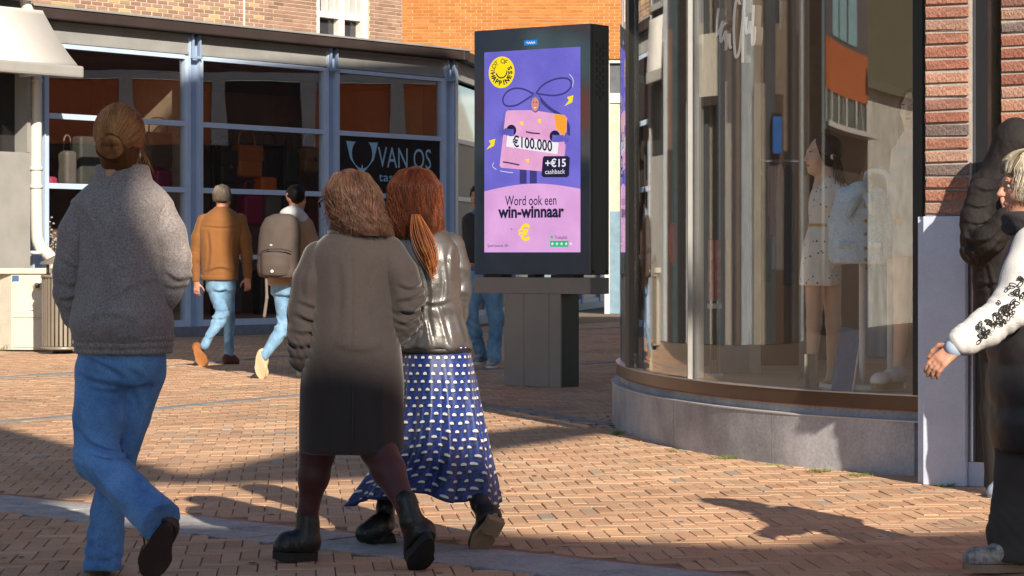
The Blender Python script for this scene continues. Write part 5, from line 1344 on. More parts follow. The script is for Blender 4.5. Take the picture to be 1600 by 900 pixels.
# ------------------------------------------------ woman in the long brown coat
def person_coat():
    f = Fig('person', 9.0, 550, 'person in long dark brown coat with wavy bob, dark tights and black ankle boots')
    B = basis((-.62, .78, -.08)); hc = f.p(543, 312, 0)
    body = head_prims(hc, B, .97)
    body += f.bl([(548, 350, 0, 22), (552, 390, .02, 40), (552, 520, .02, 55), (550, 600, .02, 58)], .05)
    body += f.bl([(500, 395, 0, 22), (476, 490, 0, 18), (474, 560, .05, 14)]) + f.bl([(606, 392, 0, 22), (646, 470, 0, 18), (622, 515, .05, 14)])
    f.mesh('body', body, .0085, M_skin2); face_bits(f, hc, B, .97)
    T = mat('burgundy_tights', hexc(74, 34, 36), rough=.55, var=.3, vscale=8, sheen=.3)
    lg = f.lim([(508, 640, .05, 34), (496, 706, .04, 27), (490, 745, .04, 24), (482, 795, .05, 15), (480, 830, .06, 14)], .02) + f.lim([(582, 640, -.02, 34), (590, 700, -.06, 28), (607, 735, -.12, 26), (634, 790, -.22, 15), (640, 825, -.24, 14)], .02)
    f.mesh('tights', lg, .008, T)
    M = mat('brown_coat', hexc(52, 45, 45), rough=.9, var=.12, vscale=5, fine=.18, fscale=200, bump=.35, bscale=220, bdist=.003, sheen=.35)
    tor = f.stk([(549, 707, 0, 82, .175), (549, 660, 0, 82, .175), (550, 600, 0, 81, .17), (551, 540, 0, 74, .155), (552, 480, 0, 66, .145), (552, 430, 0, 67, .14), (553, 398, 0, 72, .13), (553, 380, 0, 62, .115), (554, 366, .0, 44, .095), (554, 357, .0, 34, .085)], .05, rnd=.012)
    ck = [tor]; slv = f.lim([(500, 404, 0, 29), (486, 440, -.02, 29), (476, 490, -.02, 27), (474, 530, -.02, 25), (475, 558, -.01, 24)], .010) + f.lim([(605, 398, 0, 29), (624, 428, -.02, 29), (638, 468, -.03, 27)], .010) + f.lim([(638, 468, -.03, 27), (632, 500, -.01, 25), (616, 522, .02, 23)], .010)
    ds = total(folds(.0035, 6, 21, (1, 1, .3), .001, 20), ridges(.004, 4, 3, (1, 1, .35), .3), crease(f.p(474, 520), (.25, 0, 1), lam=.05, amp=.012, sig=.085, seed=4), crease(f.p(472, 550, -.02), (.35, 0, 1), lam=.045, amp=.012, sig=.06, seed=7), crease(f.p(640, 480), (.3, 0, 1), lam=.04, amp=.011, sig=.075, seed=5), crease(f.p(622, 510), (-.4, 0, 1), lam=.042, amp=.008, sig=.06, seed=9))
    fs = foldlines(f, [([(463, 470), (494, 482), (518, 487)], 4.5, .009), ([(456, 488), (486, 504), (514, 505)], 5, .012), ([(452, 514), (476, 524), (502, 514)], 5, .013), ([(450, 536), (473, 545), (494, 533)], 4.5, .012), ([(455, 556), (474, 562), (490, 552)], 4, .009), ([(486, 410), (474, 440), (478, 470)], 6, .006), ([(622, 444), (643, 454), (664, 440)], 4.5, .010), ([(618, 470), (640, 468), (666, 456)], 4.5, .012), ([(616, 486), (643, 491), (664, 474)], 4.5, .013), ([(618, 504), (636, 508), (656, 494)], 4.5, .010), ([(638, 410), (648, 430), (646, 446)], 5, .006)], .03)
    fc_ = foldlines(f, [([(552, 380), (553, 470), (551, 560)], 3, .003), ([(505, 560), (512, 640), (508, 705)], 9, .006), ([(592, 560), (588, 640), (594, 705)], 9, .006), ([(530, 400), (538, 450), (532, 520)], 8, .004), ([(585, 420), (578, 480), (588, 540)], 8, .005), ([(520, 540), (560, 552), (600, 540)], 8, .004), ([(500, 372), (552, 366), (606, 374)], 3, .003)], .02)
    ct = f.mesh('coat', ck, .0065, M, total(ds, fc_)); f.mesh('sleeve', slv, .006, M, total(ds, fs), parent=ct)
    f.mesh('collar', [f.stk([(554, 368, .0, 46, .10), (554, 352, .0, 36, .088)], rnd=.008)], .006, M)
    f.mesh('vent', [cap(f.p(552, 600, -.172), f.p(550, 706, -.178), .0035)], .004, mat('coat_seam', hexc(58, 50, 48)), parent=ct)
    BK = mat('black_leather', (.014, .013, .013), rough=.36, var=.4, vscale=9, bump=.3, bscale=60, spec=.5); SO_ = mat('black_rubber', (.012, .012, .012), rough=.7)
    # planted boot, toe to the left
    a = f.p(478, 800, .05)
    shoe(f, f.p(496, 876, .06), f.p(426, 876, .02), (0, 0, 1), .09, .085, BK, SO_, .034, name='ankle_boot', extra=f.lim([(481, 846, .05, 19), (481, 820, .055, 17), (481, 800, .055, 17.5)], .02), solew=1.15)
    up = f.p(640, 800, -.12) - f.p(655, 850, -.26)
    shoe(f, f.p(672, 842, -.31), f.p(648, 896, -.20), f.p(640, 845, -.12) - f.p(668, 852, -.30), .092, .085, BK, SO_, .034, name='ankle_boot', extra=f.lim([(654, 850, -.22, 21), (643, 815, -.235, 17), (635, 782, -.225, 16.5)], .02), solew=1.12)
    H = hairm('brown_hair', hexc(46, 29, 24), hexc(112, 80, 64))
    sc = f.p(548, 312, -.005)
    vol = [ell(sc, (.086, .10, .104)), ell(f.p(560, 333, -.03), (.074, .078, .066), None, .04), ell(f.p(580, 352, -.03), (.05, .055, .04), None, .03)]
    fc = hc + B @ A3((0, .10, -.045)); vol += [Prim(*(lambda e: (e.lo, e.hi, e.fn, .02, 's'))(ell(fc, (.07, .075, .10), B)))]
    hr = f.mesh('hair', vol, .007, hb(H), lambda P: .006 * vnoise(P * A3((1, 1, .5)), 22, 4))
    prof = [(0, .05, .116), (.15, .62, .098), (.35, .98, .035), (.6, 1.02, -.04), (.85, 1.06, -.098), (1, 1.02, -.125)]
    Pt = fall(sc + A3((-.005, -.005, 0)), prof, .091, .104, 3400, (R(-178), R(40)), .17, 3, 18, .13, .28, clump=5, shift=(.065, 0, -.012), rr=(.9, 1.08))
    strands('strands', Pt, .0010, H, hr)
    strands('flyaways', fall(sc, prof, .095, .108, 300, (R(-180), R(40)), .3, 9, 16, .35, .35, rr=(1.0, 1.16), shift=(.04, 0, 0)), .0006, H, hr)
    e = lambda x, y, z: Vector(hc + B @ A3((x, y, z)))
    tube('glasses', [e(-.077, -.01, .012), e(-.074, .05, .008), e(-.06, .10, .0), e(-.055, .10, -.02)], .0035, mat('dark_acetate', (.02, .015, .012), rough=.25), f.root, 6)
person_coat()

# ------------------------------------------------ woman in silver leather jacket and patterned skirt
def person_skirt():
    f = Fig('person', 9.55, 665, 'person in silver leather jacket and blue patterned midi skirt with long auburn hair')
    B = basis((.05, 1, -.05)); hc = f.p(648, 308, .0)
    body = head_prims(hc, B, .98) + f.bl([(650, 350, 0, 20), (665, 390, .02, 38), (676, 480, .02, 46), (680, 560, .02, 50)], .05)
    body += f.bl([(700, 385, 0, 20), (714, 450, .0, 17), (708, 512, .04, 13)]) + f.bl([(630, 388, 0, 20), (618, 450, .0, 17), (625, 512, .05, 13)])
    body += f.bl([(660, 560, 0, 36), (625, 690, .12, 24), (602, 800, .1, 16)], .02) + f.bl([(700, 560, 0, 36), (724, 680, .03, 24), (746, 790, -.06, 16)], .02)
    f.mesh('body', body, .0095, M_skin2); face_bits(f, hc, B, .98)
    M = mat('silver_leather', hexc(112, 110, 109), rough=.36, metal=.6, var=.2, vscale=6, bump=.35, bscale=38, bdist=.006, spec=.6, coat=.2)
    tor = f.stk([(679, 545, 0, 59, .15), (678, 525, 0, 55, .145), (676, 495, 0, 50, .13), (673, 450, 0, 52, .135), (669, 405, 0, 55, .13), (667, 382, 0, 52, .118), (664, 366, 0, 40, .10), (661, 353, .01, 27, .085)], -.05, rnd=.012)
    jk = [tor]; slv = f.lim([(704, 386, 0, 23), (713, 420, 0, 21.5), (717, 455, .0, 19)], .02) + f.lim([(717, 455, .0, 19), (713, 490, .02, 17), (708, 520, .04, 15)], .02) + f.lim([(628, 388, 0, 23), (618, 430, 0, 21), (622, 520, .04, 15)], .02)
    lea = lambda P: .0045 * (np.abs(vnoise(P * A3((1, 1, .55)), 13, 6)) - .3) + .002 * vnoise(P, 30, 2)
    peplum = lambda P: .006 * np.sin((P[:, 0] - f.p(679, 0)[0]) * 70) * np.clip((f.p(0, 515)[2] - P[:, 2]) / .08, 0, 1)
    fl3 = foldlines(f, [([(662, 415), (674, 453), (671, 492)], 4, .006), ([(690, 400), (696, 440), (690, 480)], 4, .005), ([(629, 543), (650, 510), (657, 480)], 4, .008), ([(676, 543), (670, 515), (664, 482)], 4, .008), ([(702, 540), (694, 505), (684, 475)], 4, .008), ([(728, 538), (718, 500), (708, 475)], 4, .007), ([(650, 543), (660, 515), (662, 490)], 4, .007), ([(640, 400), (646, 440), (640, 480)], 5, .005), ([(650, 470), (680, 478), (706, 468)], 4, .005), ([(706, 380), (700, 410), (704, 440)], 4, .005)], .02)
    jo = f.mesh('leather_jacket', jk, .006, M, total(lea, peplum, fl3)); f.mesh('sleeve', slv, .007, M, total(lea, crease(f.p(716, 455), (.1, 0, 1), lam=.035, amp=.007, sig=.07, seed=3), crease(f.p(700, 500, -.1), (.5, 0, 1), lam=.05, amp=.004, sig=.1, seed=5)), parent=jo)
    SM = mat('jacket_seam', hexc(120, 112, 100), rough=.5)
    for pts in ([(668, 370), (674, 450), (679, 545)], [(640, 400), (652, 470), (646, 543)], [(700, 400), (700, 470), (712, 543)]):
        pass
    f.mesh('lining', [f.stk([(679, 552, 0, 58, .147), (679, 542, 0, 58, .147)], rnd=.004)], .006, M_black)
    # skirt: pleated cloth with its own UV for the print
    zt, zb = f.p(0, 538)[2], f.p(0, 776)[2]; n, mrow = 180, 60
    V = []; UV = []; g = np.random.default_rng(2)
    ph = g.uniform(0, 6.28, 6)
    for j in range(mrow + 1):
        t = j / mrow; py = 538 + (776 - 538) * t
        xl = np.interp(py, [538, 580, 640, 700, 740, 776], [624, 622, 618, 604, 578, 551]); xr = np.interp(py, [538, 560, 600, 640, 700, 740, 776], [735, 738, 746, 752, 764, 773, 780])
        c = f.p((xl + xr) / 2, py, .05 * t); rx = f.r((xr - xl) / 2); ry = .135 + .13 * t
        for i in range(n):
            a = 2 * math.pi * i / n
            pl = 1 + (.03 + .10 * t) * min(1, t * 2.2) * (math.sin(a * 11 + ph[0] + 1.2 * t) * .6 + math.sin(a * 19 + ph[1] - t) * .4) + .02 * math.sin(a * 5 + ph[2]) + .02 * t * math.sin(a * 31 + ph[4] + 3 * t)
            sag = .0 + t * t * (-.028 * math.cos(a * 2 + .4) + .012 * math.sin(a * 7 + ph[3])) * 1.0
            V.append((c[0] + rx * pl * math.cos(a), c[1] + ry * pl * math.sin(a), c[2] + sag))
    q = []
    for j in range(mrow):
        for i in range(n): q.append((j * n + i, j * n + (i + 1) % n, (j + 1) * n + (i + 1) % n, (j + 1) * n + i)[::-1])
    SK = skirt_mat()
    o = quick('skirt', np.array(V), np.array(q), SK, f.root)
    uv = o.data.uv_layers.new(name='print'); Lp = np.empty(len(o.data.loops), int); o.data.loops.foreach_get('vertex_index', Lp)
    # keep loops of one face on the same side of the wrap
    fi = np.arange(len(Lp)) // 4; col = (Lp % n).reshape(-1, 4); row = (Lp // n).reshape(-1, 4); wrap = (col.max(1) - col.min(1)) > n / 2
    colf = col.astype(float); colf[wrap] = np.where(col[wrap] < n / 2, col[wrap] + n, col[wrap])
    uvv = np.stack([colf / n * 30, row / mrow * 19], 2).reshape(-1, 2).astype(np.float32); uv.data.foreach_set('uv', uvv.ravel())
    so_ = o.modifiers.new('thick', 'SOLIDIFY'); so_.thickness = .004
    BK = MATS['black_leather']; SO_ = MATS['black_rubber']
    shoe(f, f.p(612, 853 - 22, .08), f.p(572, 851, .03), (.35, 0, 1), .082, .075, BK, SO_, .018, name='heeled_boot', extra=f.lim([(604, 828, .08, 16), (602, 795, .09, 13.5), (604, 770, .1, 14)], .02), heelblock=.055)
    tan = mat('tan_sole', hexc(150, 126, 98), rough=.7, var=.3, vscale=16)
    shoe(f, f.p(776, 806, -.22), f.p(742, 869, -.14), f.p(742, 812, .02) - f.p(770, 830, -.19), .085, .075, BK, tan, .016, name='heeled_boot', extra=f.lim([(764, 812, -.17, 17), (750, 785, -.12, 14), (742, 752, -.06, 14)], .02), heelblock=.03)
    H = hairm('auburn_long_hair', hexc(58, 28, 20), hexc(126, 66, 40))
    sc = f.p(648, 306, -.005)
    vol = [ell(sc, (.089, .104, .105)), f.stk([(656, 366, -.02, 31, .08), (652, 345, -.02, 36, .094), (648, 310, -.01, 35, .10)], rnd=.02)]
    hr = f.mesh('hair', vol, .008, hb(H), lambda P: .004 * vnoise(P * A3((1, 1, .2)), 40, 4))
    prof = [(0, .04, .118), (.14, .6, .1), (.32, .98, .04), (.55, 1.02, -.04), (.8, 1.04, -.115), (1, .98, -.175)]
    Pt = fall(sc, prof, .094, .108, 3600, (R(-195), R(15)), .07, 4, 16, .08, .3, clump=5, shift=(.02, .0, 0), rr=(.93, 1.06))
    strands('strands', Pt, .0010, H, hr)
    strands('flyaways', fall(sc, prof, .098, .112, 300, (R(-190), R(10)), .2, 9, 16, .25, .35, rr=(1.0, 1.14)), .0006, H, hr)
    HL = hairm('sunlit_copper_hair', hexc(150, 84, 46), hexc(206, 138, 84))  # lighter copper puts sunlight on the lock into its colour
    g = np.random.default_rng(8); Tn = []
    for i in range(420):
        u, v = g.normal(0, .011), g.normal(0, .012); t = np.linspace(0, 1, 14)[:, None]
        a_, b_, c_, d_ = f.p(650, 335, -.125), f.p(656, 365, -.15), f.p(668, 392, -.165), f.p(677, 418, -.16)
        pth = (1 - t) ** 3 * a_ + 3 * (1 - t) ** 2 * t * b_ + 3 * (1 - t) * t * t * c_ + t ** 3 * d_
        Tn.append(pth + A3((u, v, 0)) * (.6 + .9 * np.sin(t * 3.0)) * g.uniform(.6, 1.1) + A3((0, 0, g.normal(0, .02))) * t)
    strands('lock_of_hair', np.array(Tn), .0014, HL, hr)
def skirt_mat():
    m = bpy.data.materials.new('printed_satin'); m.use_nodes = True; n = m.node_tree.nodes; l = m.node_tree.links; b = n['Principled BSDF']
    uv = n.new('ShaderNodeUVMap'); uv.uv_map = 'print'; sx = n.new('ShaderNodeSeparateXYZ'); l.new(uv.outputs[0], sx.inputs[0])
    def mth(op, a, b_=None, c=None):
        q = n.new('ShaderNodeMath'); q.operation = op
        for i, v in enumerate((a, b_, c)):
            if v is None: continue
            if isinstance(v, (int, float)): q.inputs[i].default_value = v
            else: l.new(v, q.inputs[i])
        return q.outputs[0]
    U, V = sx.outputs[0], sx.outputs[1]
    tn_ = n.new('ShaderNodeTexNoise'); tn_.inputs['Scale'].default_value = .55; l.new(uv.outputs[0], tn_.inputs[0]); nx_ = n.new('ShaderNodeSeparateXYZ'); l.new(tn_.outputs['Color'], nx_.inputs[0])
    U = mth('MULTIPLY_ADD', nx_.outputs[0], .25, U); V = mth('MULTIPLY_ADD', nx_.outputs[1], .2, V)
    row = mth('FLOOR', V); fu = mth('FRACT', mth('ADD', U, mth('MULTIPLY', row, .37))); fv = mth('FRACT', V)
    du = mth('SUBTRACT', fu, .5); dv = mth('SUBTRACT', fv, .58)
    # white heart-like half dome: circle above its flat base
    d2 = mth('ADD', mth('MULTIPLY', du, du), mth('MULTIPLY', mth('MULTIPLY', dv, dv), 1.2))
    dome = mth('MULTIPLY', mth('LESS_THAN', d2, .058), mth('LESS_THAN', dv, .11))
    # dark slanted bar of the print beside it
    sh = mth('ADD', mth('MULTIPLY', mth('SUBTRACT', fu, .5), .9), mth('SUBTRACT', fv, .82)); dark = mth('LESS_THAN', mth('ABSOLUTE', sh), .20)
    mx = n.new('ShaderNodeMix'); mx.data_type = 'RGBA'; mx.inputs[6].default_value = (*hexc(22, 52, 128), 1); mx.inputs[7].default_value = (.012, .014, .03, 1); l.new(dark, mx.inputs[0])
    m2 = n.new('ShaderNodeMix'); m2.data_type = 'RGBA'; l.new(mx.outputs[2], m2.inputs[6]); m2.inputs[7].default_value = (.72, .72, .72, 1); l.new(dome, m2.inputs[0])
    l.new(m2.outputs[2], b.inputs['Base Color']); b.inputs['Roughness'].default_value = .42; b.inputs['Sheen Weight'].default_value = .2
    return m
person_skirt()

# ------------------------------------------------ man in the mustard jacket
def person_mustard():
    f = Fig('person', 25.9, 345, 'person in mustard jacket and light blue jeans with grey hair, brown boots')
    B = basis((.45, .89, 0)); hc = f.p(347, 310, 0); M = mat('mustard_cotton', hexc(134, 88, 44), rough=.85, var=.12, vscale=4, bump=.2, bscale=50, sheen=.2)
    body = head_prims(hc, B, 1.03) + f.bl([(347, 325, 0, 8), (346, 345, 0, 15), (343, 435, 0, 18)], .05)
    body += f.bl([(316, 345, 0, 9), (306, 395, 0, 7), (307, 440, .02, 5)]) + f.bl([(376, 345, 0, 9), (384, 395, 0, 7), (387, 434, .0, 5)])
    body += f.bl([(336, 445, 0, 13), (346, 492, -.1, 9), (320, 540, -.3, 6)]) + f.bl([(356, 445, 0, 13), (358, 500, .15, 9), (357, 556, .15, 6)])
    body += hand_prims(f.p(307, 441, .02), (0, .1, -1), (.3, 1, 0), 1.05, .5, 1) + hand_prims(f.p(387, 434, 0), (0, .1, -1), (-.3, 1, 0), 1.05, .5, -1)
    f.mesh('body', body, .010, M_skin); face_bits(f, hc, B, 1.03, brow=(.2, .18, .16))
    tor = f.stk([(343, 437, 0, 28.5, .16), (343, 420, 0, 29.5, .17), (344, 385, 0, 32, .175), (346, 358, 0, 36, .17), (347, 342, 0, 34, .15), (347, 331, .0, 21, .11), (347, 324, .0, 11, .085)], .0, rnd=.02)
    jk = [tor]; slv = f.lim([(318, 345, 0, 11), (310, 372, 0, 10), (305, 402, 0, 9), (307, 437, .02, 7)], .04) + f.lim([(374, 345, 0, 11), (381, 372, 0, 10), (386, 402, 0, 9), (387, 430, .0, 7.5)], .04)
    j = f.mesh('jacket', jk, .011, M, total(folds(.008, 6, 4, (1, 1, .6), .004, 16), foldlines(f, [([(314, 352), (346, 356), (380, 352)], 2, .012), ([(326, 360), (330, 395), (324, 428)], 3, .014), ([(364, 362), (360, 395), (366, 428)], 3, .014), ([(320, 425), (345, 416), (368, 426)], 3, .012)], .05))); f.mesh('sleeve', slv, .012, M, total(folds(.012, 6, 4, (1, 1, .6), .004, 16), crease(f.p(306, 400), (0, 0, 1), lam=.09, amp=.012, sig=.12), crease(f.p(386, 400), (0, 0, 1), lam=.09, amp=.012, sig=.12)), parent=j)
    f.mesh('waistband', [f.stk([(343, 438, 0, 29, .164), (343, 430, 0, 29.6, .17)], rnd=.01)], .012, M)
    f.mesh('collar', [f.stk([(347, 332, .0, 15, .10), (347, 323, .0, 12, .085)], rnd=.01)], .01, M)
    J = denim('light_denim', hexc(86, 132, 176), hexc(146, 188, 220))
    jl = [f.stk([(345, 455, 0, 23, .13), (344, 432, 0, 24.5, .14)], 0, .03)] + f.lim([(337, 450, 0, 13.5), (347, 490, -.1, 10.5), (342, 500, -.15, 10), (319, 540, -.3, 7.5)], .03) + f.lim([(356, 450, 0, 12.5), (357, 500, .15, 9), (357, 555, .15, 7.5)], .03)
    f.mesh('jeans', jl, .013, J, total(folds(.012, 8, 9, (1, 1, .6), .005, 20), crease(f.p(345, 492, -.2), (.3, 0, 1), lam=.09, amp=.012, sig=.16), foldlines(f, [([(330, 480), (345, 488), (358, 482)], 2.2, .014), ([(328, 495), (343, 500), (356, 494)], 2.2, .014), ([(318, 522), (328, 530), (338, 524)], 2, .012), ([(330, 448), (340, 458), (356, 450)], 2.4, .012)], .1)))
    BR = mat('brown_suede', hexc(140, 84, 48), rough=.8, var=.2); SL_ = mat('caramel_sole', hexc(168, 112, 66), rough=.7)
    shoe(f, f.p(304, 541, -.36), f.p(321, 575, -.28), f.p(318, 552, -.1) - f.p(312, 555, -.32), .115, .10, BR, SL_, .03, res=.01)
    shoe(f, f.p(350, 572, .10), f.p(373, 571, .22), (0, 0, 1), .115, .10, mat('dark_brown_suede', hexc(92, 56, 42), rough=.8), mat('brown_sole', hexc(70, 46, 38)), .03, res=.01)
    H = hairm('grey_hair', hexc(70, 62, 56), hexc(150, 138, 124))
    sc = hc + A3((0, -.01, .035)); fc = hc + B @ A3((0, .105, -.04))
    hr = f.mesh('hair', [ell(sc, (.092, .11, .10)), Prim(*(lambda e: (e.lo, e.hi, e.fn, .02, 's'))(ell(fc, (.09, .085, .12), B))), half(f.p(0, 326), (0, 0, -1))], .009, hb(H), lambda P: .006 * vnoise(P, 45, 2))
    prof = [(0, .05, .12), (.3, .7, .095), (.65, 1.02, .02), (1, .96, -.07)]
    strands('strands', fall(sc, prof, .097, .114, 1400, (R(-185), R(5)), .1, 6, 8, .1, .5), .0016, H, hr)
person_mustard()

# ------------------------------------------------ man with the backpack
def person_pack():
    f = Fig('person', 23.2, 447, 'person with a grey backpack over tan sweatshirt, light jeans and cream sneakers')
    B = basis((.75, .66, 0)); hc = f.p(462, 311, 0)
    body = head_prims(hc, B, 1.0) + f.bl([(461, 325, 0, 9), (457, 350, 0, 16), (450, 440, 0, 19)], .05) + f.bl([(478, 352, 0, 9), (486, 400, .05, 8), (482, 440, .1, 6)]) + f.bl([(432, 352, 0, 9), (420, 400, .1, 8), (428, 440, .2, 6)])
    body += f.bl([(440, 450, 0, 14), (444, 505, -.1, 10), (413, 556, -.35, 6.5)]) + f.bl([(462, 450, 0, 14), (470, 515, .15, 10), (472, 580, .12, 6.5)]) + hand_prims(f.p(482, 440, .1), (.1, .3, -1), (-1, .3, 0), 1, .5)
    f.mesh('body', body, .010, M_skin); face_bits(f, hc, B, 1.)
    M = mat('tan_fleece', hexc(160, 132, 106), rough=.95, var=.1, vscale=5, sheen=.3)
    tor = f.stk([(448, 446, 0, 31, .17), (449, 425, 0, 33, .18), (452, 385, 0, 35, .18), (456, 358, 0, 35, .165), (459, 342, 0, 24, .12), (460, 332, 0, 13, .09)], .3, rnd=.02)
    f.mesh('sweatshirt', [tor] + f.lim([(478, 353, 0, 12), (486, 378, .02, 11), (488, 402, .05, 10), (483, 438, .1, 8)], .04) + f.lim([(434, 353, 0, 12), (422, 385, .05, 11), (426, 440, .2, 8)], .04), .013, M, total(folds(.01, 6, 14, (1, 1, .6), .004, 16), crease(f.p(487, 400), (0, 0, 1), lam=.09, amp=.014, sig=.13)))
    f.mesh('hood', [ell(f.p(456, 336, -.06), (.125, .11, .09), basis((.5, -.8, .4)), .04), ell(f.p(466, 343, -.02), (.10, .10, .06), None, .04)], .011, mat('pale_grey_jersey', hexc(196, 198, 204), rough=.9), folds(.012, 9, 3, (1, 1, 1), .004, 20))
    J = MATS['light_denim']
    jl = [f.stk([(449, 462, 0, 27, .15), (449, 440, 0, 28, .155)], 0, .05)] + f.lim([(441, 460, 0, 14.5), (446, 503, -.1, 11.5), (441, 516, -.16, 11), (412, 556, -.36, 8.5)], .03) + f.lim([(462, 460, 0, 13.5), (470, 515, .15, 11), (472, 578, .12, 9)], .03)
    f.mesh('jeans', jl, .013, J, total(folds(.012, 8, 19, (1, 1, .6), .005, 20), crease(f.p(444, 505, -.2), (.3, 0, 1), lam=.09, amp=.015, sig=.16)))
    CR = mat('cream_leather', hexc(214, 196, 160), rough=.7, var=.1); CS = mat('cream_sole', hexc(220, 204, 168), rough=.7, var=.1)
    shoe(f, f.p(404, 551, -.42), f.p(408, 593, -.34), f.p(420, 570, -.2) - f.p(403, 572, -.4), .11, .10, CR, CS, .035, res=.01)
    shoe(f, f.p(468, 596, .10), f.p(490, 592, .25), (0, 0, 1), .11, .10, CR, CS, .035, res=.01)
    H = hairm('dark_hair', (.016, .012, .010), (.06, .045, .035)); sc = hc + A3((0, -.005, .04)); fc = hc + B @ A3((0, .11, -.045))
    f.mesh('hair', [ell(sc, (.095, .105, .10)), Prim(*(lambda e: (e.lo, e.hi, e.fn, .02, 's'))(ell(fc, (.09, .085, .12), B))), half(f.p(0, 322), (0, 0, -1))], .009, hb(H), lambda P: .008 * vnoise(P, 40, 2))
    # the backpack is worn: a thing of its own
    K = Fig('backpack', 22.95, 436, 'grey canvas backpack with front pocket worn on the walker’s back', 'backpack', .95)
    C_ = mat('pack_canvas', hexc(84, 74, 70), rough=.85, var=.12, vscale=5, bump=.25, bscale=90)
    K.mesh('bag', [K.stk([(437, 434, 0, 33, .13), (436, 424, 0, 34, .15), (436, 390, 0, 33, .155), (438, 355, 0, 30, .14), (440, 340, .02, 24, .11), (441, 334, .03, 14, .07)], .25, rnd=.03)], .012, C_, folds(.01, 7, 5, (1, 1, 1), .003, 20))
    K.mesh('front_pocket', [K.stk([(431, 432, -.09, 23, .09), (431, 415, -.10, 24, .10), (431, 393, -.10, 23, .085)], .25, rnd=.03)], .011, C_, folds(.006, 9, 6))
    K.mesh('zip', K.lim([(408, 393, -.155, 1.2), (420, 389, -.2, 1.2), (440, 389, -.21, 1.2), (456, 393, -.16, 1.2)], .01), .006, mat('zip_dark', (.04, .035, .033)))
    K.mesh('label_patch', [ell(K.p(425, 424, -.197), (.018, .006, .018))], .006, M_white)
    K.mesh('top_badge', [ell(K.p(424, 383, -.152), (.02, .008, .012))], .006, mat('badge', hexc(190, 180, 170)))
    K.mesh('shoulder_strap', K.lim([(443, 350, .02, 4), (455, 341, .1, 4.5), (470, 347, .2, 4.5), (474, 365, .25, 4)], .01), .009, mat('strap', (.05, .045, .045)))
    K.mesh('side_strap', K.lim([(466, 430, .0, 2.2), (476, 410, .12, 2.2), (480, 395, .2, 2.2)], .01), .008, MATS['strap'])
    K.mesh('hanging_strap', K.lim([(416, 434, -.1, 2.4), (417, 465, -.1, 2.6), (413, 494, -.08, 2.8)], .01), .008, mat('strap_grey', hexc(120, 110, 104)))
person_pack()

# ------------------------------------------------ man standing behind the kiosk
def person_behind():
    f = Fig('person', 25.3, 754, 'person half hidden behind the kiosk in dark jacket, blue jeans and navy white sneakers')
    B = basis((-.35, -.94, 0)); hc = f.p(747, 308, 0)
    body = head_prims(hc, B, 1.0) + f.bl([(750, 322, 0, 8), (754, 345, 0, 15), (756, 430, 0, 18)], .05) + f.bl([(734, 345, 0, 9), (732, 385, 0, 7), (738, 412, -.1, 5)]) + f.bl([(776, 345, 0, 9), (780, 385, 0, 7), (774, 412, -.1, 5)])
    body += f.bl([(742, 440, 0, 14), (735, 490, -.05, 9), (750, 550, .1, 6)]) + f.bl([(768, 440, 0, 14), (774, 495, 0, 9), (773, 555, -.05, 6)]) + hand_prims(f.p(737, 412, -.08), (.5, -.2, -1), (.3, .6, .2), 1, .6)
    f.mesh('body', body, .011, M_skin); face_bits(f, hc, B, 1.)
    H = MATS['dark_hair']; sc = hc + A3((0, .012, .035)); fc = hc + B @ A3((0, .105, -.05))
    f.mesh('hair', [ell(sc, (.088, .105, .10)), Prim(*(lambda e: (e.lo, e.hi, e.fn, .02, 's'))(ell(fc, (.09, .085, .115), B))), half(f.p(0, 318), (0, 0, -1))], .01, hb(H), lambda P: .006 * vnoise(P, 40, 2))
    tor = f.stk([(756, 425, 0, 27, .14), (755, 395, 0, 28, .15), (754, 360, 0, 30, .15), (753, 342, 0, 26, .13), (751, 332, 0, 14, .09), (750, 325, 0, 9, .07)], 0, rnd=.02)
    f.mesh('shirt', [tor], .014, mat('blue_shirt', hexc(72, 110, 170), rough=.85), folds(.008, 8, 2))
    jb = f.stk([(755, 410, 0, 28, .16), (755, 385, 0, 30, .165), (754, 355, 0, 31, .16), (753, 340, 0, 27, .14), (752, 333, 0, 15, .1)], 0, rnd=.02)
    gap = box_prim(f.p(748, 345, -.35), f.p(764, 440, 0.0))
    f.mesh('jacket', [jb] + f.lim([(733, 345, 0, 11), (731, 383, 0, 10), (737, 408, -.08, 8)], .04) + f.lim([(775, 345, 0, 11), (780, 383, 0, 10), (774, 408, -.08, 8)], .04) + [gap], .014, mat('black_jacket', (.02, .02, .022), rough=.7), folds(.012, 7, 3))
    jl = [f.stk([(756, 450, 0, 26, .14), (756, 420, 0, 27, .145)], 0, .05)] + f.lim([(743, 450, 0, 16), (735, 490, -.05, 12.5), (741, 520, 0, 11.5), (750, 548, .08, 10)], .05) + f.lim([(769, 450, 0, 16), (775, 495, 0, 12.5), (773, 556, -.05, 11)], .05)
    f.mesh('jeans', jl, .013, MATS['light_denim'], total(folds(.014, 8, 29, (1, 1, .6), .006, 18), crease(f.p(737, 520, -.1), (.2, 0, 1), lam=.1, amp=.016, sig=.18), crease(f.p(774, 535, -.1), (0, 0, 1), lam=.09, amp=.014, sig=.15)))
    NV = mat('navy_sneaker', hexc(34, 44, 74), rough=.6, var=.5, vscale=14, col2=hexc(200, 200, 205)); WS = mat('white_sole', (.7, .7, .7), rough=.6)
    shoe(f, f.p(760, 567, .14), f.p(742, 571, -.05), (0, 0, 1), .11, .10, NV, WS, .03, res=.01)
    shoe(f, f.p(776, 573, .04), f.p(764, 577, -.14), (0, 0, 1), .11, .10, NV, WS, .03, res=.01)
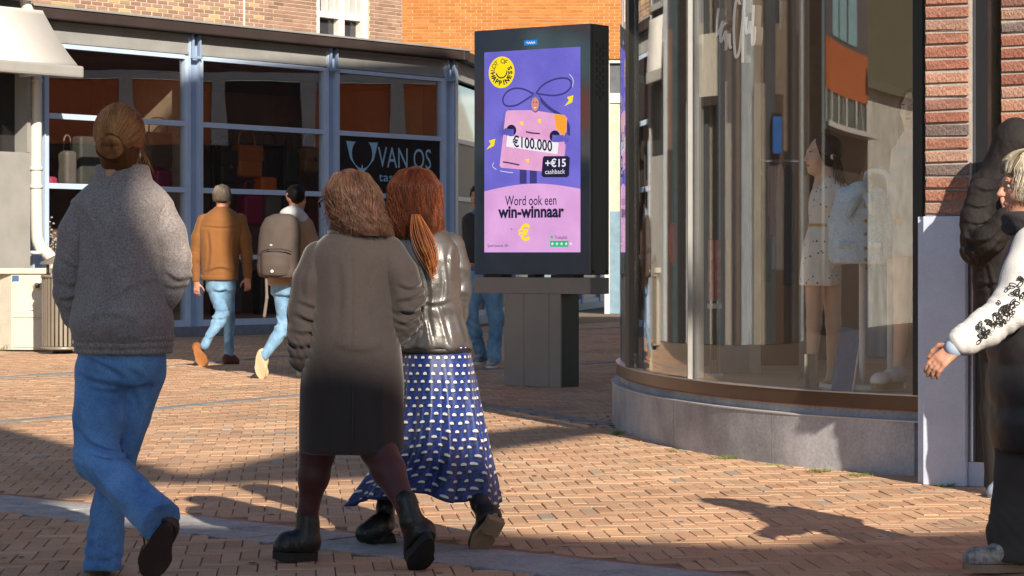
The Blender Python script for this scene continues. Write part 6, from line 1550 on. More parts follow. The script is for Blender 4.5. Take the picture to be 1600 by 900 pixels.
def box_prim(a, b, op='s', k=.01):
    lo, hi = np.minimum(a, b), np.maximum(a, b); c, e = (lo + hi) / 2, (hi - lo) / 2
    def fn(P):
        q = np.abs(P - c) - e; return np.linalg.norm(np.maximum(q, 0), axis=-1) + np.minimum(q.max(-1), 0)
    return Prim(lo, hi, fn, k, op)
person_behind()

# ------------------------------------------------ person in the black hooded puffer
def person_hood():
    f = Fig('person', 11.62, 1578, 'person in black hooded puffer jacket at the right edge raising a hand')
    B = basis((.55, -.6, -.3)); hc = f.p(1590, 232, .02)
    body = head_prims(hc, B, 1.) + f.bl([(1588, 265, .02, 18), (1584, 300, .02, 36), (1584, 470, 0, 46)], .05) + f.bl([(1540, 305, 0, 20), (1522, 395, -.05, 16), (1572, 335, -.22, 13)]) + f.bl([(1632, 305, 0, 20), (1645, 395, -.05, 16), (1640, 470, -.1, 12)])
    body += f.bl([(1566, 500, 0, 32), (1560, 630, 0, 22), (1562, 765, .0, 14)]) + f.bl([(1606, 500, 0, 32), (1610, 630, 0, 22), (1612, 765, .0, 14)])
    body += hand_prims(f.p(1573, 333, -.22), (.7, .1, 1), (.3, 1, -.2), 1., .9, 1)
    f.mesh('body', body, .0085, M_skin); face_bits(f, hc, B, 1.)
    M = mat('black_nylon', hexc(44, 40, 40), rough=.75, var=.2, vscale=5, bump=.5, bscale=40, bdist=.012, spec=.2)
    q = lambda P: -.006 * np.abs(np.sin(np.pi * (P[:, 2] + .012 * vnoise(P, 5, 2)) / .12)) ** .5 + .004
    tor = f.stk([(1582, 560, 0, 52, .17), (1580, 480, 0, 56, .19), (1578, 400, 0, 60, .20), (1578, 330, 0, 60, .19), (1580, 295, 0, 52, .17), (1584, 272, 0, 34, .13)], .1, rnd=.03)
    f.mesh('puffer_jacket', [tor] + f.lim([(1540, 305, -.02, 29), (1530, 345, -.05, 28), (1527, 388, -.08, 25)], .03) + f.lim([(1527, 388, -.08, 25), (1548, 372, -.2, 22), (1572, 342, -.25, 18)], .03) + f.lim([(1630, 305, 0, 29), (1640, 390, -.03, 26), (1640, 470, -.1, 20)], .03), .0075, M, total(foldlines(f, [([(1508, 318), (1530, 326), (1552, 318)], 4, .010), ([(1504, 345), (1528, 352), (1552, 344)], 4, .010), ([(1504, 372), (1524, 380), (1546, 372)], 4, .010), ([(1520, 405), (1545, 396), (1566, 372)], 4, .010), ([(1528, 380), (1548, 376), (1566, 352)], 3.5, .009), ([(1520, 292), (1545, 300), (1566, 290)], 4, .009), ([(1512, 440), (1540, 446), (1570, 440)], 4, .009), ([(1540, 410), (1552, 450), (1546, 490)], 4, .008)], .05), ridges(.003, 9, 31, (1, 1, 1.8), .5), folds(.0, 12, 31, (1, 1, 1), .0015, 34), q, crease(f.p(1527, 385, -.1), (1, 0, .5), lam=.05, amp=.008, sig=.09)))
    hood = [ell(f.p(1586, 230, .02), (.115, .145, .145), None, .03), ell(f.p(1576, 262, .04), (.125, .14, .09), None, .06), ell(f.p(1566, 285, .04), (.15, .14, .06), None, .06)]
    hood += [Prim(*(lambda e: (e.lo, e.hi, e.fn, .02, 's'))(ell(hc + B @ A3((0, .13, -.02)), (.088, .16, .125), B)))]
    f.mesh('hood', hood, .0075, M, total(folds(.006, 11, 12, (1, 1, 1), .003, 26)))
    T = mat('black_trousers', (.02, .019, .02), rough=.8, var=.2)
    f.mesh('trousers', [f.stk([(1584, 560, 0, 46, .15), (1584, 490, 0, 48, .155)], 0, .04)] + f.lim([(1564, 540, 0, 34), (1560, 640, 0, 27), (1563, 768, 0, 21)], .03) + f.lim([(1606, 540, 0, 34), (1610, 640, 0, 27), (1612, 768, 0, 21)], .03), .01, T, folds(.008, 9, 13))
    WB = mat('pale_sneaker', hexc(150, 165, 190), rough=.6); 
    shoe(f, f.p(1566, 775, .08), f.p(1556, 786, -.2), (0, 0, 1), .10, .09, WB, mat('pale_sole', (.6, .62, .66)), .03)
    shoe(f, f.p(1612, 775, .08), f.p(1616, 786, -.2), (0, 0, 1), .10, .09, WB, MATS['pale_sole'], .03)
person_hood()

# ------------------------------------------------ white-haired woman at the right edge
def person_white():
    f = Fig('person', 8.75, 1600, 'person with short white-blond hair, white embroidered sleeve and long black padded vest')
    B = basis((-.98, .0, -.1)); hc = f.p(1609, 288, 0)
    body = head_prims(hc, B, .98) + f.bl([(1612, 325, 0, 22), (1622, 360, 0, 40), (1616, 520, 0, 52)], .05)
    body += f.bl([(1612, 385, -.16, 20), (1572, 492, -.20, 17), (1500, 538, -.24, 11.5)], .02) + f.bl([(1640, 385, .16, 20), (1640, 500, .2, 16), (1610, 560, .16, 12)], .02)
    body += f.bl([(1596, 560, 0, 34), (1590, 720, 0, 24), (1582, 860, -.03, 14)]) + f.bl([(1625, 560, 0, 34), (1640, 720, .05, 24), (1650, 860, .05, 14)])
    w = f.p(1497, 540, -.24); d = f.p(1466, 566, -.24) - w
    body += hand_prims(w, d, (.35, .75, -.55), .98, .42, -1)
    f.mesh('body', body, .0052, M_skin); face_bits(f, hc, B, .98, brow=(.35, .26, .18), lip=(.5, .2, .18))
    Wt = mat('white_jersey', (.70, .69, .68), rough=.9, var=.06, vscale=6, bump=.2, bscale=160)
    sl_ = f.lim([(1618, 385, -.15, 34), (1600, 430, -.18, 32), (1576, 484, -.20, 30)], .03) + f.lim([(1576, 484, -.20, 30), (1540, 512, -.22, 27), (1508, 532, -.235, 23), (1500, 536, -.24, 18)], .03)
    sv = f.mesh('sleeve', sl_ + f.lim([(1640, 385, .15, 30), (1642, 500, .2, 26), (1612, 558, .16, 18)], .03), .006, Wt, total(folds(.005, 10, 3, (1, 1, 1), .002, 24), crease(f.p(1576, 488, -.2), (-.7, 0, -.6), lam=.05, amp=.007, sig=.08), crease(f.p(1508, 530, -.24), (-.8, 0, -.5), lam=.03, amp=.005, sig=.05)))
    f.mesh('cuff', f.lim([(1501, 536, -.24, 15.5), (1491, 544, -.24, 15)], .01), .0045, mat('pale_blue_rib', hexc(172, 190, 214), rough=.9), lambda P: .0012 * np.sin((P[:, 0] + P[:, 2]) * 700))
    g = np.random.default_rng(4); EM = mat('black_thread', (.015, .015, .015), rough=.7); Tn = []
    # embroidered flower loops lying on the sleeve
    axis = [(1600, 440), (1590, 470), (1572, 492), (1548, 505), (1530, 512)]
    for i in range(64):
        k = g.uniform(0, len(axis) - 1.001); a = axis[int(k)]; b = axis[int(k) + 1]; fr_ = k - int(k)
        cxp = a[0] + (b[0] - a[0]) * fr_ + g.normal(0, 9); cyp = a[1] + (b[1] - a[1]) * fr_ + g.normal(0, 9); ang = g.uniform(0, 6.28); R_ = g.uniform(5, 11)
        t = np.linspace(0, 6.28, 12); rr = R_ * np.sin(t / 2)
        px_ = cxp + R_ * .6 * np.cos(t) * math.cos(ang) - R_ * .25 * np.sin(t) * math.sin(ang); py_ = cyp + R_ * .6 * np.cos(t) * math.sin(ang) + R_ * .25 * np.sin(t) * math.cos(ang)
        # depth: front of the sleeve capsule nearest to the camera
        P_ = []
        for x, y in zip(px_, py_):
            best = (9, None)
            for (u0, v0, d0, r0), (u1, v1, d1, r1) in zip([(1618, 385, -.15, 34), (1600, 430, -.18, 32), (1576, 484, -.20, 30), (1540, 512, -.22, 27)], [(1600, 430, -.18, 32), (1576, 484, -.20, 30), (1540, 512, -.22, 27), (1508, 532, -.235, 23)]):
                du, dv = u1 - u0, v1 - v0; tt = max(0, min(1, ((x - u0) * du + (y - v0) * dv) / (du * du + dv * dv))); dd = math.hypot(x - u0 - du * tt, y - v0 - dv * tt); rd = r0 + (r1 - r0) * tt
                dep = d0 + (d1 - d0) * tt - f.r(math.sqrt(max(4, rd * rd - dd * dd))) - .011
                if dep < best[0] and dd < rd: best = (dep, 1)
            P_.append(f.p(x, y, best[0] if best[1] else -.22))
        P_ = np.array(P_); P_[:, 1] = np.convolve(np.pad(P_[:, 1], 2, mode='edge'), np.ones(5) / 5, 'valid'); Tn.append(P_)
    strands('embroidery', np.array(Tn), .0022, EM, sv, False)
    V_ = mat('black_padded', hexc(44, 42, 44), rough=.5, var=.2, vscale=5, bump=.3, bscale=22, bdist=.01)
    q = lambda P: -.011 * np.abs(np.sin(np.pi * P[:, 2] / .15)) + .005
    f.mesh('padded_vest', [f.stk([(1606, 705, 0, 56, .2), (1606, 620, 0, 60, .21), (1608, 540, 0, 62, .2), (1614, 460, 0, 58, .18), (1620, 400, 0, 52, .17), (1620, 365, 0, 42, .16), (1612, 345, 0, 34, .12)], .0, rnd=.03)], .008, V_, total(folds(.005, 8, 5, (1, 1, 1), .003, 24), q))
    f.mesh('scarf', [f.stk([(1612, 366, 0, 44, .13), (1606, 345, 0, 42, .125), (1606, 330, 0, 36, .11)], rnd=.02)], .007, mat('charcoal_scarf', hexc(52, 50, 52), rough=.95, bump=.4, bscale=90), folds(.008, 14, 6, (1, 1, 3), .003, 40))
    T = mat('dark_trousers', hexc(66, 60, 57), rough=.85, var=.2, vscale=8)
    f.mesh('trousers', f.lim([(1596, 640, 0, 40), (1588, 740, 0, 33), (1580, 830, -.02, 32), (1578, 872, -.03, 36)], .03) + f.lim([(1630, 640, 0, 40), (1642, 740, .05, 33), (1650, 872, .05, 36)], .03) + [half(f.p(0, 876), (0, 0, -1))], .008, T, total(folds(.007, 10, 8, (1, 1, 1), .003, 26), crease(f.p(1570, 835), (.3, 0, 1), lam=.05, amp=.008, sig=.12)))
    SN = mat('spotted_sneaker', hexc(118, 112, 108), rough=.7, var=.6, vscale=38, col2=hexc(196, 190, 182)); 
    shoe(f, f.p(1600, 893, -.02), f.p(1505, 893, -.10), (0, 0, 1), .095, .085, SN, mat('beige_sole', hexc(150, 128, 110), rough=.7), .028)
    H = hairm('white_hair', hexc(168, 156, 134), hexc(226, 216, 198)); sc = hc + A3((.012, 0, .03)); fc = hc + B @ A3((0, .10, -.055))
    hr = f.mesh('hair', [ell(sc, (.108, .092, .10)), ell(hc + A3((.045, 0, -.03)), (.06, .078, .07), None, .03), Prim(*(lambda e: (e.lo, e.hi, e.fn, .02, 's'))(ell(fc, (.095, .095, .105), B)))], .006, hb(H), lambda P: .004 * vnoise(P * A3((1, 1, .4)), 40, 2))
    prof = [(0, .05, .108), (.25, .72, .085), (.55, 1.03, .02), (.8, 1.05, -.05), (1, .98, -.095)]
    strands('strands', fall(sc, prof, .11, .095, 3200, (R(-125), R(80)), .08, 6, 10, .12, .4, clump=4, rr=(.95, 1.06)), .0012, H, hr)
    g = np.random.default_rng(9); Fr = []
    for i in range(520):      # fringe swept to the forehead
        t = np.linspace(0, 1, 9)[:, None]; a_ = sc + A3((.0, g.uniform(-.07, .05), .1)); e_ = hc + B @ A3((g.uniform(-.07, .07), g.uniform(.075, .095), g.uniform(.045, .07)))
        m_ = (a_ + e_) / 2 + B @ A3((0, .035, .045)); Fr.append((1 - t) ** 2 * a_ + 2 * (1 - t) * t * m_ + t * t * e_)
    strands('fringe', np.array(Fr), .0008, H, hr)
person_white()
# ================================================================== THINGS IN THE WINDOWS
# ---- mannequin in the floral dress
def mannequin_dress():
    f = Fig('mannequin', 13.75, 1290, 'mannequin in cream floral dress with long dark hair and headscarf in the window', 'mannequin', .4)
    B = basis((-.93, -.36, 0)); hc = f.p(1284, 243, 0); SK = mat('mannequin_skin', hexc(225, 190, 162), rough=.45, var=.05)
    body = head_prims(hc, B, .93) + f.lim([(1292, 275, 0, 12), (1294, 300, 0, 22), (1290, 350, 0, 22), (1285, 400, 0, 27)], .05)
    body += f.lim([(1312, 300, -.05, 11), (1318, 345, -.05, 9), (1308, 385, -.1, 7)], .02) + hand_prims(f.p(1307, 388, -.1), (-.1, 0, -1), (-1, 0, 0), .9, .3)
    body += f.lim([(1274, 420, -.02, 17), (1272, 505, -.02, 12), (1268, 585, 0, 7.5), (1262, 597, -.03, 7)]) + f.lim([(1298, 420, .05, 17), (1302, 505, .07, 12), (1300, 588, .1, 7.5), (1293, 597, .07, 7)])
    f.mesh('body', body, .007, SK); face_bits(f, hc, B, .93)
    D = mat('floral_cotton', (.82, .79, .70), rough=.85, var=.1, vscale=6)
    n = D.node_tree.nodes; l = D.node_tree.links; b = n['Principled BSDF']; src = b.inputs['Base Color'].links[0].from_socket
    tcx = n.new('ShaderNodeTexCoord'); vo = n.new('ShaderNodeTexVoronoi'); vo.inputs['Scale'].default_value = 30; l.new(tcx.outputs['Object'], vo.inputs[0])
    lt = n.new('ShaderNodeMath'); lt.operation = 'LESS_THAN'; lt.inputs[1].default_value = .17; l.new(vo.outputs['Distance'], lt.inputs[0])
    mx = n.new('ShaderNodeMix'); mx.data_type = 'RGBA'; l.new(lt.outputs[0], mx.inputs[0]); l.new(src, mx.inputs[6]); mx.inputs[7].default_value = (.07, .05, .045, 1); l.new(mx.outputs[2], b.inputs['Base Color'])
    dr = f.stk([(1281, 446, 0, 31, .13), (1281, 420, 0, 30, .13), (1283, 380, 0, 28, .12), (1286, 352, 0, 22, .095), (1290, 320, 0, 27, .12), (1293, 300, 0, 26, .11), (1294, 285, 0, 18, .085), (1293, 276, 0, 12, .06)], 0, rnd=.01, fold=lambda P, a, z: .006 * np.sin(a * 12) * np.clip((1.18 - z) * 3, 0, 1))
    f.mesh('dress', [dr] + f.lim([(1312, 300, -.05, 16), (1319, 340, -.05, 15), (1312, 376, -.09, 11)], .02), .007, D, folds(.005, 10, 3, (1, 1, .6)))
    f.mesh('belt', [f.stk([(1286, 356, 0, 23.5, .1), (1286, 349, 0, 23.5, .1)], rnd=.004)], .006, mat('straw_belt', hexc(200, 170, 110)))
    H = hairm('mannequin_hair', hexc(52, 32, 24), hexc(100, 64, 46)); sc = f.p(1292, 238, 0)
    hr = f.mesh('hair', [ell(sc, (.085, .09, .095)), Prim(*(lambda e: (e.lo, e.hi, e.fn, .02, 's'))(ell(hc + B @ A3((0, .1, -.04)), (.075, .07, .11), B)))], .007, hb(H))
    f.mesh('headscarf', [ell(sc + A3((0, 0, .012)), (.090, .094, .09)), half(sc + A3((-.03, 0, -.01)), (-.55, 0, -.85)), half(sc + A3((-.062, 0, .03)), (-.9, 0, -.2))], .006, mat('dark_scarf', hexc(72, 52, 46), rough=.6), folds(.003, 20, 2))
    Q = []; g = np.random.default_rng(3)
    for i in range(700):
        t = np.linspace(0, 1, 14)[:, None]; a_ = f.p(1305 + g.uniform(-6, 6), 238 + g.uniform(-10, 10), g.normal(0, .05)); m_ = f.p(1314 + g.uniform(-10, 8), 285, g.normal(0, .06)); e_ = f.p(1322 + g.uniform(-18, 10), 328 + g.uniform(-14, 10), g.normal(0, .05))
        P_ = (1 - t) ** 2 * a_ + 2 * (1 - t) * t * m_ + t * t * e_; Q.append(P_ + A3((.012, .01, 0)) * np.sin(t * 13 + i % 9) * t)
    strands('strands', np.array(Q), .0022, H, hr)
    f.mesh('ear_flower', [ell(f.p(1302, 245, -.085), (.018, .01, .018))], .005, M_white)
    box('stand_plate', (f.p(1262, 0)[0], f.Y - .14, .401), (f.p(1312, 0)[0], f.Y + .2, .412), mat('steel_plate', (.5, .5, .5), rough=.3, metal=.8), f.root)
mannequin_dress()
def mannequin_side():
    f = Fig('mannequin', 13.15, 1420, 'mannequin cut off by the black window post, cream top with blue stripe and white sneaker', 'mannequin', .4)
    B = basis((-.5, -.86, 0)); hc = f.p(1428, 170, 0); SK = MATS['mannequin_skin']
    body = head_prims(hc, B, .93) + f.lim([(1428, 205, 0, 12), (1428, 230, 0, 24), (1428, 300, 0, 24), (1428, 380, 0, 30)], .05) + f.lim([(1406, 235, -.05, 11), (1402, 300, -.05, 9), (1405, 345, -.1, 7)], .02)
    body += f.lim([(1414, 400, 0, 20), (1410, 500, -.02, 13), (1402, 590, -.0, 8.5)]) + f.lim([(1446, 400, 0, 20), (1446, 500, 0, 13), (1446, 590, 0, 8.5)])
    f.mesh('body', body, .008, SK); face_bits(f, hc, B, .93)
    C_ = mat('cream_knit', (.56, .54, .47), rough=.95, bump=.4, bscale=70)
    f.mesh('top', [f.stk([(1428, 400, 0, 34, .14), (1428, 330, 0, 31, .13), (1428, 260, 0, 31, .13), (1428, 235, 0, 27, .11), (1428, 216, 0, 14, .08)], rnd=.01)] + f.lim([(1406, 240, -.05, 15), (1401, 300, -.05, 14), (1404, 335, -.09, 11)], .02), .009, C_, folds(.006, 10, 3))
    f.mesh('collar', [f.stk([(1428, 236, 0, 18, .095), (1428, 222, 0, 16, .09)], rnd=.01)], .008, mat('blue_stripe', hexc(120, 150, 175)))
    H = hairm('copper_mannequin_hair', hexc(110, 60, 34), hexc(160, 96, 56))
    f.mesh('hair', [ell(f.p(1430, 165, .02), (.09, .1, .1)), f.stk([(1424, 225, .03, 20, .07), (1428, 165, .03, 24, .09)])], .009, hb(H))
    WH = mat('white_leather', (.72, .71, .66), rough=.5); GS = mat('gum_sole', hexc(176, 150, 96), rough=.6)
    shoe(f, f.p(1410, 606, .0), f.p(1366, 610, -.22), (0, .0, 1), .10, .09, WH, GS, .032); shoe(f, f.p(1450, 606, .0), f.p(1440, 610, -.22), (0, 0, 1), .10, .09, WH, GS, .032)
mannequin_side()
# ---- display rail with jacket and skirt
M_rail = mat('white_rail', (.66, .66, .63), rough=.35)
rl = Vector(W(1391, 610, 13.3)); rack = empty('display_rail', (rl.x, rl.y, .4), 'white tubular display rail holding the light blue jacket', 'clothes rail')
tube('frame', smooth_path([W(1347, 600, 13.3), W(1347, 330, 13.3), W(1347, 268, 13.3), W(1391, 266, 13.3), W(1391, 330, 13.3), W(1391, 606, 13.3)], 2), .018, M_rail, rack, 10)
tube('foot', smooth_path([W(1285, 600, 13.75) , W(1285, 606, 13.3), W(1391, 608, 13.2), W(1410, 606, 13.5)], 2), .02, M_rail, rack, 10)
def jacket_blue():
    f = Fig('hanging_jacket', 13.2, 1345, 'light blue tweed jacket with bow scarf and buttons hanging on the rail', 'jacket', .9)
    M = mat('blue_tweed', hexc(196, 222, 236), rough=.95, var=.12, vscale=10, bump=.5, bscale=120, fine=.15)
    tor = f.stk([(1343, 412, 0, 42, .08), (1343, 360, 0, 41, .085), (1344, 320, 0, 38, .085), (1345, 300, 0, 32, .075), (1347, 286, 0, 14, .05)], .15, rnd=.01)
    j = f.mesh('jacket', [tor] + f.lim([(1318, 304, 0, 12), (1306, 350, .03, 12), (1306, 400, .05, 11)], .02) + f.lim([(1374, 304, 0, 11), (1384, 350, .03, 11), (1384, 395, .05, 10)], .02), .007, M, folds(.005, 9, 3, (1, 1, .5)))
    f.mesh('bow', f.lim([(1346, 296, -.08, 6), (1334, 318, -.11, 7), (1326, 336, -.11, 6)], .01) + f.lim([(1350, 296, -.08, 6), (1360, 318, -.11, 7.5), (1364, 332, -.11, 6)], .01) + [ell(f.p(1348, 296, -.095), (.03, .022, .025)), ell(f.p(1348, 288, -.04), (.06, .05, .02), None, .02)], .006, mat('pale_blue_silk', hexc(180, 205, 214), rough=.5), folds(.003, 25, 2))
    for y in (322, 345, 366, 388, 406): f.mesh('button', [ell(f.p(1352, y, -.098), (.011, .008, .011))], .004, mat('brass', hexc(170, 140, 90), rough=.3, metal=.7), parent=j)
    for x0, x1 in ((1310, 1340), (1358, 1378)): f.mesh('pocket_flap', [box_prim(f.p(x0, 378, -.09), f.p(x1, 388, -.07), 'u')], .005, M, parent=j)
    tube('hanger', [f.p(1347, 266), f.p(1348, 272), f.p(1346, 280), f.p(1346, 288)], .007, mat('hanger_wood', hexc(160, 120, 80)), f.root, 8)
jacket_blue()
def hung(name, label, cat, cx, y0, y1, hw, Y, col, ry=.05, z=.5, fl=1):
    f = Fig(name, Y, cx, label, cat, z)
    f.mesh('cloth', [f.stk([(cx, y1, 0, hw, ry), (cx, (y0 + y1) / 2, 0, hw * .95, ry), (cx, y0 + 12, 0, hw * .8, ry * .9), (cx, y0, 0, hw * .3, ry * .5)], random.uniform(-.3, .3), rnd=.01, fold=lambda P, a, z_: .008 * np.sin(a * 9 + cx))], .01, mat('cloth_%s' % (col,), hexc(*col), rough=.9, var=.12), folds(.008, 9, int(cx)))
    return f
hung('hanging_skirt', 'pale denim skirt hanging below the light blue jacket', 'skirt', 1372, 414, 560, 27, 13.55, (138, 158, 176), .07)
# clothes rail at the back with garments
rk = empty('clothes_rail', (XP(1220, 15.6), 15.6, .4), 'chrome clothes rail at the back of the clothes shop', 'clothes rail')
M_chr = mat('chrome', (.6, .6, .6), rough=.2, metal=.9)
tube('bar', [W(1150, 252, 15.6), W(1262, 252, 15.6)], .014, M_chr, rk, 8)
for px in (1152, 1260): tube('leg', [Vector((XP(px, 15.6), 15.6, .4)), W(px, 252, 15.6)], .013, M_chr, rk, 8)
cols = [(36, 34, 40), (206, 196, 182), (60, 44, 40), (190, 120, 110), (210, 205, 200), (44, 50, 70), (120, 90, 70)]
names = ['black', 'cream', 'dark brown', 'dusty pink', 'off-white', 'navy', 'tan']
for k, (px, w_) in enumerate(((1168, 9), (1182, 8), (1194, 8), (1203, 7), (1216, 11), (1232, 8), (1246, 9))):
    hung('hanging_garment', '%s garment on the chrome rail at the back of the clothes shop' % names[k], 'garment', px, 256, (430, 400, 440, 370, 422, 445, 425)[k], w_, 15.6, cols[k], .06)
# leaning mirror panel, small card and red boards added to imitate a street reflection
mp_ = empty('leaning_mirror', (XP(1315, 13.4), 13.4, .4), 'frameless mirror panel leaning in the shop window', 'mirror')
a, b, c, d = W(1298, 612, 13.25), W(1330, 614, 13.2), W(1344, 516, 13.45), W(1314, 510, 13.5)
th_ = Vector((.004, .012, 0))
pd('glass', [a, b, c, d, a + th_, b + th_, c + th_, d + th_], [(0, 1, 2, 3), (7, 6, 5, 4), (0, 4, 5, 1), (1, 5, 6, 2), (2, 6, 7, 3), (3, 7, 4, 0)], mat('mirror', (.3, .3, .31), rough=.08, metal=1., var=.02), mp_)
tube('edge', [b + Vector((.006, -.004, 0)), c + Vector((.006, -.004, 0))], .005, M_white, mp_, 6)
cd = empty('display_card', (XP(1266, 13.4), 13.4, .4), 'small grey display card standing on the shop window floor', 'card')
obox('card', W(1257, 610, 13.35), (XP(1275, 13.35) - XP(1257, 13.35), .02, 0), (0, .02, 0), (0, 0, .2), mat('grey_card', hexc(150, 146, 138)), cd)
for k, (px, lab) in enumerate(((1111, 'left one of the two red and white boards added as street reflections inside the clothes shop'), (1122, 'right one of the two red and white boards added as street reflections inside the clothes shop'))):
    e_ = empty('reflection_board', (XP(px, 15.0), 15.0, .4), lab, 'board', 'reflection boards in the clothes shop')
    x_ = XP(px, 15.0); w_ = .018
    obox('sheet', (x_ - w_, 15.0 + .02 * k, ZP(470, 15)), (2 * w_, 0, 0), (0, .006, 0), (0, 0, ZP(375, 15) - ZP(470, 15)), mat('reflection_board_print', hexc(214, 66, 50), var=.1, vscale=9, col2=hexc(226, 190, 180)), e_)
    obox('foot', (x_ - w_ - .004, 14.97 + .02 * k, ZP(482, 15)), (2 * w_ + .008, 0, 0), (0, .06, 0), (0, 0, .03), M_white, e_); tube('pole', [(x_, 15.02 + .02 * k, .4), (x_, 15.02 + .02 * k, ZP(374, 15))], .006, M_chr, e_, 6)
    box('base', (x_ - .03, 14.95 + .02 * k, .401), (x_ + .03, 15.06 + .02 * k, .42), M_white, e_)
f = Fig('hanging_bag', 15.3, 1052, 'bright red bag hanging behind the curved glass near the mullion', 'bag', 1.)
f.mesh('bag', [f.stk([(1052, 414, 0, 3, .03), (1052, 395, 0, 7, .05), (1052, 365, 0, 7, .05), (1052, 348, 0, 4, .03)], rnd=.01)], .007, mat('red_vinyl', hexc(214, 50, 36), rough=.4)); tube('strap', [f.p(1052, 350), f.p(1052, 250)], .004, M_black, f.root, 6)

# ---- bags in the bag shop
def inpt(px, py, off):
    A = Vector(fac_p(0, 0, off)[:2]); t = fac_t(px, A, FU); Y = A.y + FU.y * t; return fac_p(t, ZP(py, Y), off), t
def bag(label, px0, px1, py0, py1, off, col, flap=True, strap=True, name='shoulder_bag', rough=.5):
    (a, t0), (b, t1) = inpt(px0, py1, off), inpt(px1, py0, off); w_ = (t1 - t0); z0, z1 = a.z, b.z
    c = fac_p((t0 + t1) / 2, z0, off); r_ = empty(name, tuple(c), label, 'bag', None)
    m_ = mat('bag_%d_%d_%d' % col, hexc(*col), rough=rough, var=.15, vscale=8, bump=.2, bscale=40)
    Bm = np.stack([A3(U3), A3(N3), A3((0, 0, 1))], 1)
    def rb(o, e, r):
        o, e = A3(o), A3(e)
        def fn(P):
            q = np.abs((P - o) @ Bm) - (e - r); return np.linalg.norm(np.maximum(q, 0), axis=-1) + np.minimum(q.max(-1), 0) - r
        return Prim(o - np.linalg.norm(e), o + np.linalg.norm(e), fn, .01)
    h_ = (z1 - z0) / 2
    sdf_mesh('body', [rb(c + Vector((0, 0, h_)), (w_ / 2, .11, h_), .05)], .018, m_, r_)
    if flap: sdf_mesh('flap', [rb(c + Vector((0, 0, h_ * 1.5)) + N3 * .09, (w_ / 2 * .98, .035, h_ * .5), .02)], .014, m_, r_); obox('buckle', c + Vector((0, 0, h_ * .95)) + N3 * .13 - U3 * .02, U3 * .04, N3 * .01, (0, 0, .06), M_chr, r_)
    if strap:
        p0, p1 = c - U3 * w_ * .35 + Z3 * 2 * h_, c + U3 * w_ * .35 + Z3 * 2 * h_
        tube('strap', smooth_path([p0, p0 + Z3 * .22 + U3 * .02, p1 + Z3 * .22 - U3 * .02, p1], 2), .014, m_, r_, 6)
bag('orange leather satchel with flap hanging on the shop rack', 367, 404, 228, 277, -.5, (176, 96, 34))
bag('black bag hanging left of the orange satchel', 338, 364, 236, 288, -.55, (30, 27, 27))
bag('black backpack hanging right of the orange satchel', 404, 436, 232, 290, -.75, (26, 22, 22), False)
bag('small bright orange bag below the black backpack', 402, 427, 277, 300, -.45, (200, 92, 22), False, False)
bag('magenta bag above the backpack wearer’s shoulder level in the shop', 376, 406, 306, 352, -.5, (150, 26, 70), False)
bag('pale grey patterned bag beside the magenta bag', 408, 434, 306, 346, -.6, (110, 104, 96), False)
bag('white canvas backpack in the left bay of the bag shop', 96, 114, 236, 290, -.6, (120, 116, 110), False)
bag('greyish tote shape standing in for a curtain in the left bay behind the walker’s head', 118, 150, 214, 296, -1.0, (84, 88, 86), False, False)  # tote shape added for the greyish curtain in this bay
bag('large cream tote right of the walker’s hair bun', 226, 268, 208, 262, -.7, (110, 98, 84), False)
bag('magenta pouch under the cream tote', 238, 262, 266, 296, -.6, (150, 40, 90), False)
bag('small pink pouch low in the left corner of the shop window', 70, 84, 276, 294, -.5, (196, 70, 110), False, False)
bag('red bag on the floor display in the third bay', 470, 500, 330, 380, -.8, (120, 30, 36), False)
bag('brown leather bag high in the left bay under the awning', 160, 190, 224, 262, -.9, (96, 60, 40), False)
bag('dark green bag hanging at the right end of the rack', 440, 462, 238, 286, -.7, (40, 58, 48), False)
bag('grey suitcase standing low in the middle bay', 335, 372, 410, 490, -.9, (92, 94, 100), False, False)
bag('black suitcase standing beside the grey suitcase', 400, 440, 420, 492, -.8, (34, 34, 38), False, False)
bag('tan handbag on a shelf above the magenta bag', 470, 496, 232, 270, -.9, (170, 122, 78), True)
bag('dark red suitcase low in the third bay', 540, 585, 420, 488, -1., (110, 30, 34), False, False)
rkb = empty('bag_rack', tuple(inpt(385, 500, -.55)[0]), 'dark steel rack carrying the hanging bags', 'rack')
tube('bar', [inpt(330, 222, -.55)[0], inpt(446, 230, -.55)[0]], .03, M_black, rkb, 8)
for px in (332, 444): q = inpt(px, 226, -.55)[0]; tube('post', [Vector((q.x, q.y, .05)), q], .035, M_black, rkb, 8)
# blossom branches in the corner of the window
q0 = inpt(80, 470, -.35)[0]; bl = empty('blossom_branches', (q0.x, q0.y, .06), 'white blossom branches in a vase behind the corner of the window', 'plant')
g = np.random.default_rng(12); tube('vase', [(q0.x, q0.y, .06), (q0.x, q0.y, .3), (q0.x, q0.y, .75)], [.10, .14, .07], mat('vase', (.2, .18, .16), rough=.3), bl, 12)
fl = []
for k in range(9):
    px, py = g.uniform(68, 96), g.uniform(330, 400); e_ = inpt(px, py, -.35 + g.normal(0, .08))[0]
    tube('branch', smooth_path([(q0.x, q0.y, .7), Vector((q0.x, q0.y, .7)).lerp(e_, .5) + Vector((g.normal(0, .05), 0, .05)), e_], 2), .008, mat('twig', (.08, .05, .03)), bl, 5)
    for j in range(9): fl.append(e_.lerp(Vector((q0.x, q0.y, .9)), g.uniform(0, .5)) + Vector(g.normal(0, .035, 3)))
sdf_mesh('blossom', [ell(p, (.022, .022, .018), None, .004) for p in fl], .012, mat('petal', (.78, .74, .70), rough=.7), bl)
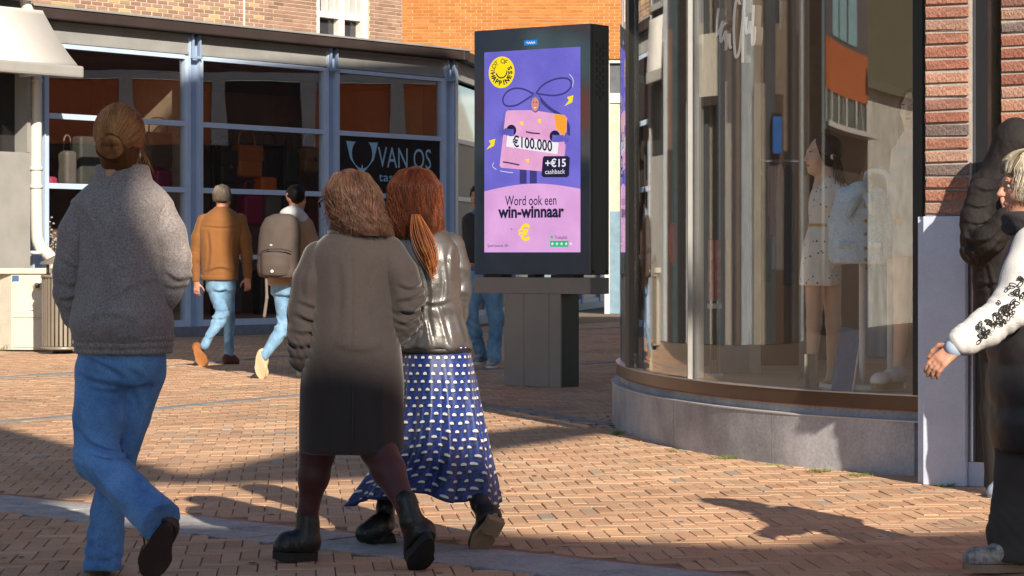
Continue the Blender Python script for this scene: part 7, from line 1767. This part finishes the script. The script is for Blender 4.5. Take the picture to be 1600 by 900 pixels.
# ---- weeds at the foot of the plinth
M_weed = mat('weed', (.16, .22, .05), rough=.7, var=.4, vscale=30)
def weed(px, py, n, spread, hgt):
    p = G(px, py); g = np.random.default_rng(int(px)); Q = []
    for i in range(n):
        b0 = A3((p.x + g.normal(0, spread), p.y + g.normal(0, .012), -.002)); t = np.linspace(0, 1, 5)[:, None]; e_ = b0 + A3((g.normal(0, .02), g.normal(0, .012), hgt * g.uniform(.4, 1)))
        Q.append(b0 * (1 - t) + e_ * t + A3((g.normal(0, .008), 0, 0)) * t * t)
    return Q
WQ = []
for a in ((966, 679, 40, .015, .035), (1133, 717, 60, .04, .03), (1282, 738, 60, .04, .026), (1345, 744, 40, .035, .024), (1482, 760, 20, .03, .02), (1060, 706, 20, .03, .015), (8, 549, 30, .06, .10), (1205, 727, 14, .02, .016)): WQ += weed(*a)
o = strands('weeds', np.array(WQ), .0016, M_weed, None); tag(o, 'small green weeds growing in the joint along the plinth', 'weeds', kind='stuff')
# ---- dead leaves and litter
M_leaf = mat('dead_leaf', (.10, .055, .03), rough=.8, var=.4)
g = np.random.default_rng(31)
LV = []; LF = []
for k in range(26):
    p = G(g.normal(940, 22), g.normal(664, 9)); a = g.uniform(0, 6.28); s = g.uniform(.012, .03); i0 = len(LV)
    u, v = Vector((math.cos(a), math.sin(a), 0)) * s, Vector((-math.sin(a), math.cos(a), 0)) * s * .5
    LV += [p + Vector((0, 0, .006)) - u, p + v + Vector((0, 0, .012)), p + u + Vector((0, 0, .008)), p - v + Vector((0, 0, .01))]; LF.append((i0, i0 + 1, i0 + 2, i0 + 3))
tag(pd('leaf_litter', LV, LF, M_leaf), 'dry dark leaves scattered beside the curved plinth', 'leaves', kind='stuff')

# ---- chewing-gum spots and droppings on the paving
g = np.random.default_rng(77); GV = []; GF = []; DV = []; DF = []
for k in range(230):
    Yq = 8.7 + 16 * g.random() ** 1.6; Xq = g.uniform(-.21, .21) * Yq; r_ = g.uniform(.006, .018); VV, FF = (GV, GF) if k % 3 else (DV, DF); i0 = len(VV)
    if Xq > .6 and Yq > 12: continue
    for j in range(9): a = 6.283 * j / 9; rr = r_ * g.uniform(.7, 1.2); VV.append((Xq + rr * math.cos(a), Yq + rr * math.sin(a) * 1.3, .0035))
    FF.append(tuple(range(i0, i0 + 9)))
tag(pd('gum_spots', GV, GF, mat('gum', (.34, .30, .27), rough=.8)), 'pale chewing-gum spots trodden into the paving', 'gum spots', kind='stuff')
tag(pd('dark_spots', DV, DF, mat('tar_spot', (.09, .07, .06), rough=.7)), 'dark stains spotted over the paving', 'stains', kind='stuff')
